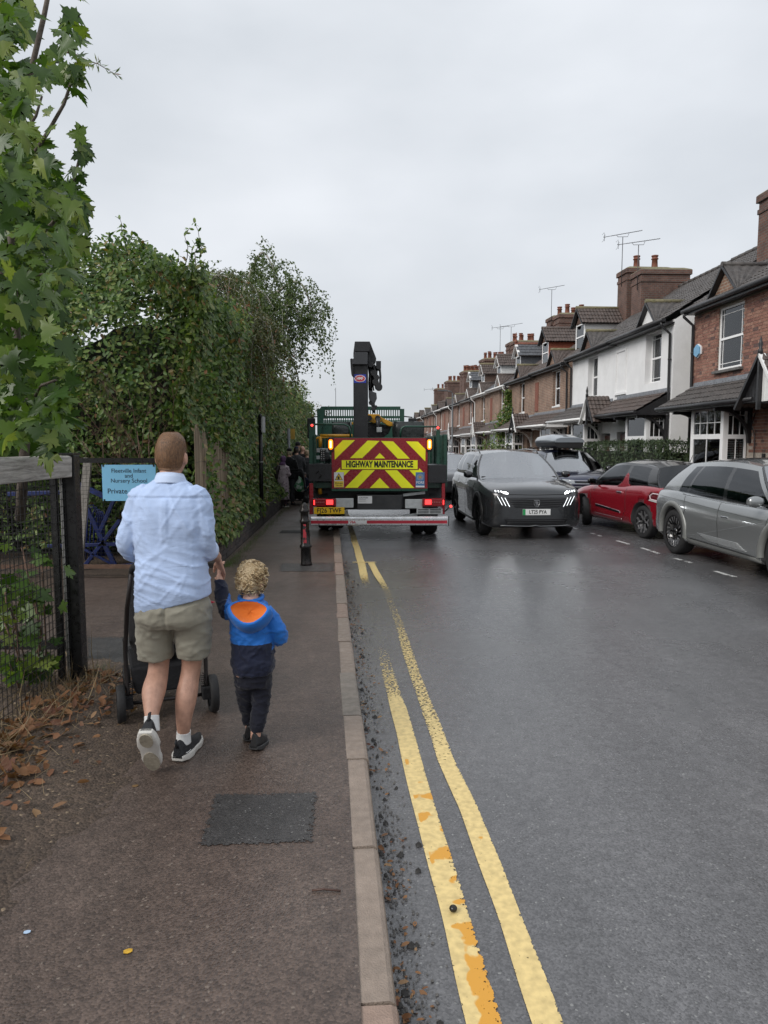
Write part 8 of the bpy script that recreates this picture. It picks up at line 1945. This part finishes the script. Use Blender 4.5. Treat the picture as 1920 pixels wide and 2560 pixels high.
mb = MB(); mb.prism([(0, 0), (.035, .008), (0, .02)], 1, -.02, 0); mb.build('red_tag', M('tag_red', (.45, .02, .05), .5), push, loc=(.262, .0, .70))
# ---------------------------------------------------------------- the child
CX, CY = -.735, 3.88
kid = thing('person', 'small child in blue jacket with orange hood lining holding the man\'s hand', 'person', (CX, CY, .1))
b = MB(); Kh = head(b, (.005, .025, .945), .80, R(-32))
limb(b, [(0, .01, .90, .040), (0, .0, .85, .045), (0, 0, .80, .06)])
b.loft([sring(z, rx, ry) for z, rx, ry in ((.42, .09, .075), (.6, .095, .075), (.75, .095, .07), (.82, .06, .05))])
KH = Vector((-.215, .19, .945)) 
limb(b, [(-.09, 0, .78, .034), (-.155, .06, .79, .029), (-.185, .12, .85, .026), (-.205, .17, .91, .021), (KH.x, KH.y, KH.z, .018)])
hand(b, KH, (.10, .18, .9), (-.6, -.4, .1), .60, .45, 1)
limb(b, [(.09, 0, .78, .034), (.135, -.005, .70, .030), (.15, .02, .635, .028), (.12, .12, .62, .022), (.07, .16, .64, .018)]); hand(b, (.07, .16, .64), (-.8, .3, .2), (0, .5, .8), .58, .6, -1)
limb(b, [(.045, 0, .45, .055), (.045, .01, .28, .042), (.020, -.02, .10, .03), (.02, -.01, .05, .03)]); limb(b, [(-.040, 0, .45, .055), (-.046, .06, .28, .036), (-.039, .108, .15, .026), (-.038, .11, .06, .026)])
kb = remesh(b, 'body', .006, 3, None, m_skinc, kid); face_bits(kb, Kh, .8)
hb1 = hair_mat('hair_blond', (.30, .20, .095), (.70, .55, .34))
hair_cap(kb, Kh, hb1, grow=.020, zmin=-.075, front=.03, lump=.012, seed=5)
mb = MB(); rh = random.Random(8)
for i in range(520):
    t = rh.uniform(0, 2 * math.pi); a = rh.uniform(-.45, 1.5); p = Vector((.100 * math.cos(a) * math.cos(t), .118 * math.cos(a) * math.sin(t), .141 * math.sin(a)))
    if p.z < -.07 or (p.y > .045 and p.z < .05): continue
    n_ = p.normalized(); d = Vector((.6 * math.sin(t * 2 + i), -.3, -1)); d = (d - n_ * d.dot(n_)).normalized(); e = n_.cross(d); ph = rh.uniform(0, 6.3); r_ = rh.uniform(.008, .017); ln = rh.uniform(.02, .045); tw = rh.choice([-1, 1]) * rh.uniform(5, 9)
    mb.tube([Kh @ (p - n_ * .004 + d * ln * q + e * r_ * math.cos(ph + tw * q) + n_ * r_ * .7 * math.sin(ph + tw * q)) for q in [k / 9 for k in range(10)]], [.0016, .003, .0036, .0036, .0036, .0034, .003, .0026, .002, .001], 5)
mb.build('hair_curls', leaf_mat('hair_curl', [((.20, .125, .055), 2), ((.38, .26, .13), 3), ((.58, .43, .24), 3), ((.74, .60, .38), 2)], .4, .1), kb, kind='stuff')
m_kblue = cloth('jacket_blue', (.018, .15, .52), .35, 40, .1, .6); m_knavy = cloth('jacket_navy', (.012, .016, .038), .3, 36, .15, .7); m_kor = cloth('lining_orange', (.62, .15, .02), .3, 30, .08, .8)
def jfn(co, n):
    v = noise.fractal(Vector((co.x * 10 + co.z * 8, co.y * 8, co.z * 12)), 1.0, 2.1, 3); d = .008 * max(0, 1 - abs(v) * 2.3) ** 2
    v = noise.fractal(Vector((co.x * 12 - co.z * 9, co.y * 8, co.z * 10 + 6)), 1.0, 2.1, 3); return co + n * (d + .005 * max(0, 1 - abs(v) * 2.3) ** 2 - .003)
b = MB(); b.loft([sring(z, rx, ry, cx, cy, 2.4, 24) for z, rx, ry, cx, cy in ((.435, .108, .095, .01, 0), (.48, .118, .102, .01, 0), (.58, .116, .100, .005, 0), (.70, .120, .095, 0, 0), (.78, .112, .085, 0, 0), (.825, .08, .068, 0, .005), (.85, .058, .056, 0, .01))])
limb(b, [(.07, 0, .775, .056), (.110, -.01, .735, .056), (.146, -.012, .675, .050), (.150, .02, .63, .047), (.128, .10, .615, .042), (.09, .145, .63, .036)])
limb(b, [(-.07, 0, .78, .054), (-.115, .02, .775, .050), (-.155, .06, .79, .044), (-.185, .12, .85, .039), (-.205, .17, .915, .032)])
jk = remesh(b, 'jacket', .0065, 3, jfn, [m_kblue, m_knavy], kid, mat_fn=lambda c, n: 1 if (c.z < .615 + .03 * (abs(c.x) > .12) and c.x > -.14 and not (c.x > .118 and c.z > .57)) or c.x < -.142 else 0)
# hood hanging down the back, lining up
hc_ = Vector((.012, -.108, .805)); ex = Vector((1, 0, -.06)).normalized(); ey = Vector((0, -.50, -.62)).normalized(); ez = ex.cross(ey); ez = -ez if ez.y > 0 else ez
def hp_(a, r_, d): 
    k = 1.0 if math.sin(a) > 0 else .55
    return hc_ + ex * (.102 * r_ * math.cos(a) * (1 - .25 * max(0, math.sin(a)))) + ey * (.085 * r_ * math.sin(a) * k) + ez * d
N_ = 28
mb = MB(); mb.loft([[hp_(j * 2 * math.pi / N_, r_, dd + .012 * noise.noise(Vector((j * .55, r_ * 3, 0)))) for j in range(N_)] for r_, dd in ((1.0, .030), (.88, .022), (.68, .006), (.4, -.008), (.004, -.012))], 0, False); mb.build('hood_lining', m_kor, jk)
mb = MB(); mb.loft([[hp_(j * 2 * math.pi / N_, r_ + .03 * noise.noise(Vector((j * .7, dd * 30, 1))), dd) for j in range(N_)] for r_, dd in ((.95, .030), (1.03, .036), (1.13, .026), (1.24, -.006), (1.22, -.045), (1.05, -.095))], 0, False); mb.build('hood', m_kblue, jk)
mb = MB(); mb.tube([(.062 * math.cos(t), .012 + .060 * math.sin(t), .855 + .012 * math.sin(t)) for t in [j * 2 * math.pi / 20 for j in range(21)]], .013, 8, cap=False); mb.build('neck_band', m_kblue, jk)
b = MB(); b.loft([sring(z, rx, ry, cx, cy, 2.3, 20) for z, rx, ry, cx, cy in ((.50, .095, .085, .01, 0), (.42, .098, .085, .01, 0), (.36, .09, .075, .008, 0))])
limb(b, [(.050, 0, .44, .062), (.052, .012, .34, .055), (.046, .012, .25, .050), (.034, -.008, .17, .046), (.026, -.018, .12, .040), (.024, -.018, .105, .034)]); limb(b, [(-.040, 0, .44, .062), (-.046, .035, .34, .056), (-.046, .072, .25, .052), (-.040, .102, .17, .047), (-.038, .11, .11, .042), (-.038, .11, .09, .036)])
pf = lambda co, n: co + n * (.007 * max(0, 1 - abs(noise.fractal(Vector((co.x * 10, co.y * 10, co.z * 20)), 1.0, 2.0, 3)) * 2.3) ** 2 - .002)
remesh(b, 'trousers', .007, 2, pf, cloth('trousers_navy', (.010, .011, .020), .3, 40, .2), kid)
m_kshoe = M('child_shoe', (.012, .012, .013), .5, var=.2)
shoe(kid, Matrix.Translation((.024, -.02, .002)) @ Matrix.Rotation(R(-14), 4, 'Z') @ Matrix.Rotation(R(-6), 4, 'X'), .175, m_kshoe, M('child_sole', (.035, .035, .036), .6), w_=.036, sole_t=.022)
shoe(kid, Matrix.Translation((-.038, .11, .0)) @ Matrix.Rotation(R(4), 4, 'Z'), .17, m_kshoe, M('child_sole', (.035, .035, .036)), w_=.035, sole_t=.022)
# ---------------------------------------------------------------- people waiting further along
def figure(label, loc, rz, h, top, legs, hairm=None, hat=None, hatm=None, long=0.0, lean=0.0, arm=None, skin=None, wide=1.0, bag=None, scarf=None, seated=False, grp='people along the footway'):
    t = thing('person', label, 'person', loc, rz, grp); k = h / 1.70; skin = skin or m_skin; b = MB()
    Hm = head(b, (0, (.05 + lean) * k, 1.585 * k), k * .97, 0)
    limb(b, [(0, (.03 + lean) * k, 1.52 * k, .055 * k), (0, .01 * k, 1.46 * k, .06 * k), (0, 0, 1.38 * k, .08 * k)])
    b.loft([sring(z * k, rx * k * wide, ry * k, 0, 0, 2.4, 16) for z, rx, ry in ((.82, .15, .11), (1.0, .15, .11), (1.3, .165, .105), (1.41, .12, .08))])
    arms = arm or [((.24, -.02, 1.12), (.20, .22, 1.02)), ((-.24, -.02, 1.12), (-.20, .22, 1.02))]
    for sg, (el, hd_) in zip((1, -1), arms):
        limb(b, [(sg * .17 * k * wide, 0, 1.36 * k, .05 * k), (el[0] * k, el[1] * k, el[2] * k, .042 * k), (hd_[0] * k, hd_[1] * k, hd_[2] * k, .026 * k)], n=10)
        hand(b, Vector(hd_) * k, Vector(hd_) - Vector(el), (0, .2, 1), k, .5, sg)
    if not seated:
        for sg in (-1, 1): limb(b, [(sg * .09 * k, 0, .85 * k, .08 * k), (sg * .09 * k, .02 * k, .47 * k, .055 * k), (sg * .09 * k, -.02 * k, .08 * k, .04 * k), (sg * .09 * k, .08 * k, .03 * k, .035 * k)], n=10)
    bd_ = remesh(b, 'body', .013, 2, None, skin, t); face_bits(bd_, Hm, k)
    b = MB(); zl = (.62 - long) * k if long else .78 * k
    b.loft([sring(z, rx * k * wide, ry * k, 0, 0, 2.3, 20) for z, rx, ry in ((zl, .22 if long else .185, .18 if long else .14), (max(zl + .05, .86 * k), .20, .15), (1.05 * k, .185, .14), (1.30 * k, .205, .135), (1.40 * k, .15, .10), (1.45 * k, .08, .075))])
    for sg, (el, hd_) in zip((1, -1), arms): e_, h_ = Vector(el) * k, Vector(hd_) * k; w_ = e_.lerp(h_, .82); limb(b, [(sg * .15 * k * wide, 0, 1.36 * k, .075 * k), (e_.x, e_.y, e_.z, .062 * k), (w_.x, w_.y, w_.z, .048 * k)], n=12)
    remesh(b, 'coat', .014, 2, lambda co, n: co + n * (.010 * max(0, 1 - abs(noise.fractal(Vector((co.x * 6, co.y * 6, co.z * 7)), 1.0, 2.0, 3)) * 2.2) ** 2 - .003), top, t)
    if not seated:
        b = MB()
        for sg in (-1, 1): limb(b, [(sg * .085 * k, 0, .86 * k, .10 * k), (sg * .09 * k, .02 * k, .47 * k, .075 * k), (sg * .09 * k, -.015 * k, .09 * k, .06 * k)], n=12)
        remesh(b, 'trousers', .014, 2, None, legs, t)
        for sg in (-1, 1): shoe(t, Matrix.Translation((sg * .09 * k, -.0, 0)) @ Matrix.Rotation(R(-8 * sg), 4, 'Z'), .27 * k, m_trn, m_mids if scarf else m_trn, w_=.047 * k)
    if hairm: hair_cap(bd_, Hm, hairm, grow=.012, lump=.008, seed=int(h * 100))
    if hat == 'beanie': hair_cap(bd_, Hm, hatm, grow=.022, zmin=.005, front=.015, name='beanie', lump=.002)
    if hat == 'cap':
        hair_cap(bd_, Hm, hatm, grow=.018, zmin=.03, front=.04, name='cap', lump=.001); mb = MB(); mb.prism([(-.06, .08), (.06, .08), (.05, .165), (0, .18), (-.05, .165)], 2, .035, .045, 0, Hm); mb.build('cap_peak', hatm, bd_)
    if scarf:
        hair_cap(bd_, Hm, scarf, grow=.022, zmin=-.11, front=.03, name='headscarf', lump=.006); mb = MB(); limb(mb, [(0, .02 * k, 1.50 * k, .085 * k), (0, .0, 1.44 * k, .115 * k), (0, -.02 * k, 1.38 * k, .10 * k)]); mb.build('scarf_wrap', scarf, bd_)
    return t
c_blk = cloth('cloth_black', (.012, .012, .013), .3, 30, .2); c_char = cloth('cloth_charcoal', (.045, .046, .05), .3, 30, .2); c_nav = cloth('cloth_navy', (.018, .022, .045), .3, 30, .2)
def pattern():
    m, t, b = base_mat('lilac_print'); N = t.nodes.new; l = t.links.new; co = N('ShaderNodeTexCoord'); v = N('ShaderNodeTexVoronoi'); v.inputs['Scale'].default_value = 13; l(co.outputs['Object'], v.inputs['Vector']); r = N('ShaderNodeValToRGB'); r.color_ramp.elements[0].position = .25; r.color_ramp.elements[1].position = .42; r.color_ramp.elements[0].color = (.26, .19, .225, 1); r.color_ramp.elements[1].color = (.50, .42, .45, 1); l(v.outputs['Distance'], r.inputs[0]); l(r.outputs[0], b.inputs['Base Color']); b.inputs['Roughness'].default_value = .9; return m
W1 = G(708, 1268, .1)
w1 = figure('woman in purple headscarf and long lilac patterned tunic facing the hedge end', (W1.x, W1.y, .1), R(-22), 1.36, pattern(), cloth('cloth_plum', (.10, .065, .085), .3), long=.36, scarf=cloth('scarf_purple', (.135, .075, .15), .4, 60, .2), arm=[((.22, .02, 1.10), (.14, .24, 1.12)), ((-.22, .0, 1.10), (-.12, .22, 1.08))])
mb = MB(); limb(mb, [(-.06, -.10, 1.10, .055), (-.09, -.16, .98, .062), (-.10, -.17, .85, .050), (-.10, -.16, .76, .03)]); mb.build('hair_length', hair_mat('hair_dark', (.012, .009, .008), (.03, .022, .018)), w1)
mb = MB(); rows = [[(-.25 + .10 * q + .02 * math.sin(z * 9), -.05 - .09 * q, z) for q in (0, .25, .5, .75, 1)] for z in (1.08, .9, .7, .5, .35)]; mb.grid(rows); o = mb.build('shawl', cloth('shawl_mauve', (.20, .165, .185), .3), w1); o.modifiers.new('t', 'SOLIDIFY').thickness = .01
g2 = G(724, 1262, .1); figure('blonde woman in black beanie and black jumper at the second pushchair', (g2.x, g2.y, .1), R(-8), 1.56, c_blk, c_char, hairm=hair_mat('hair_pale', (.4, .32, .2), (.65, .56, .4)), hat='beanie', hatm=c_blk)
g3 = P(742, 1200, 21.6); figure('man in blue cap and black padded coat behind the second pushchair', (g3.x, 21.6, .1), R(10), 1.60, c_char, c_blk, hairm=hair_mat('hair_dark2', (.02, .014, .01), (.05, .035, .025)), hat='cap', hatm=c_nav, wide=1.12)
figure('bald man in black coat beyond the man in the cap', (P(756, 1200, 22.6).x, 22.6, .1), R(-14), 1.62, c_blk, c_blk, wide=1.05)
figure('fair haired person in grey hooded top next to the lorry', (P(768, 1200, 21.8).x, 21.8, .1), R(15), 1.50, c_char, c_blk, hairm=hair_mat('hair_fair', (.25, .17, .1), (.45, .34, .22)))
figure('tall person in black hat at the back of the waiting group', (P(745, 1200, 24.0).x, 24.0, .1), R(0), 1.74, c_blk, c_blk, hat='beanie', hatm=c_blk)
g4 = G(764, 1257, .1); boy = figure('small boy with blue bag standing beside the lorry wheel', (g4.x, g4.y, .1), R(165), .86, c_nav, cloth('cloth_navy2', (.015, .02, .045), .3), hairm=hair_mat('hair_dark3', (.02, .014, .01), (.05, .035, .025)), skin=m_skinc, arm=[((.20, .06, 1.10), (.05, .16, 1.42)), ((-.23, -.02, 1.1), (-.2, .1, .95))])
mb = MB(); mb.loft([sring(z, rx, .04, 0, 0, 2.5, 16) for z, rx in ((.34, .05), (.37, .075), (.46, .085), (.54, .07), (.57, .04))]); bg_ = tag(mb.build('school_bag', M('bag_blue', (.11, .28, .55), .5, var=.15), loc=(g4.x - .055, g4.y - .10, .1)), 'light blue bag hanging at the small boy\'s side', 'bag')
pc2 = pushchair('black pushchair with a green bag hung on it among the waiting adults', (P(740, 1240, 19.9).x, 19.9, .1), R(-4))
mb = MB(); rows = []
for z, rx, ry in ((.38, .06, .05), (.42, .12, .08), (.52, .135, .09), (.62, .11, .07), (.72, .06, .04), (.80, .02, .015)): rows.append([p + Vector((0, 0, .012 * noise.noise(p * 14))) for p in sring(z, rx, ry, .02 * math.sin(z * 20), 0, 2, 18)])
mb.loft(rows)
def bagm():
    m, t, b = base_mat('carrier_bag'); N = t.nodes.new; l = t.links.new; co = N('ShaderNodeTexCoord'); n = N('ShaderNodeTexNoise'); n.inputs['Scale'].default_value = 7; l(co.outputs['Object'], n.inputs['Vector']); r = N('ShaderNodeValToRGB'); e = r.color_ramp.elements; e[0].position = .47; e[0].color = (.03, .20, .07, 1); e[1].position = .55; e[1].color = (.45, .52, .47, 1); l(n.outputs[0], r.inputs[0]); l(r.outputs[0], b.inputs['Base Color']); b.inputs['Roughness'].default_value = .3; return m
tag(mb.build('carrier_bag', bagm(), loc=(P(749, 1230, 19.6).x, 19.6, .1)), 'green and white carrier bag hanging from the second pushchair', 'bag')
# people in the grey SUV
def seated(label, y, pink=False):
    Mw = Matrix.Translation((2.70, 15.62, 0)) @ Matrix.Rotation(math.atan2(-1, .055), 4, 'Z'); p = Mw @ Vector((-.12, y, .12))
    return figure(label, p, math.atan2(-1, .055) - math.pi / 2, 1.45, c_nav if not pink else cloth('cloth_grey', (.2, .2, .21), .3), c_blk, hairm=hair_mat('hair_brown_%d' % pink, (.05, .03, .02), (.12, .07, .04)), seated=True, arm=[((.24, .20, 1.08), (.16, .50, 1.16)), ((-.24, .20, 1.08), (-.14, .48, 1.14))], grp='people inside the grey SUV')
seated('driver in a dark top at the wheel of the grey SUV', -.36)
seated('front passenger in a grey top inside the grey SUV', .36, True)
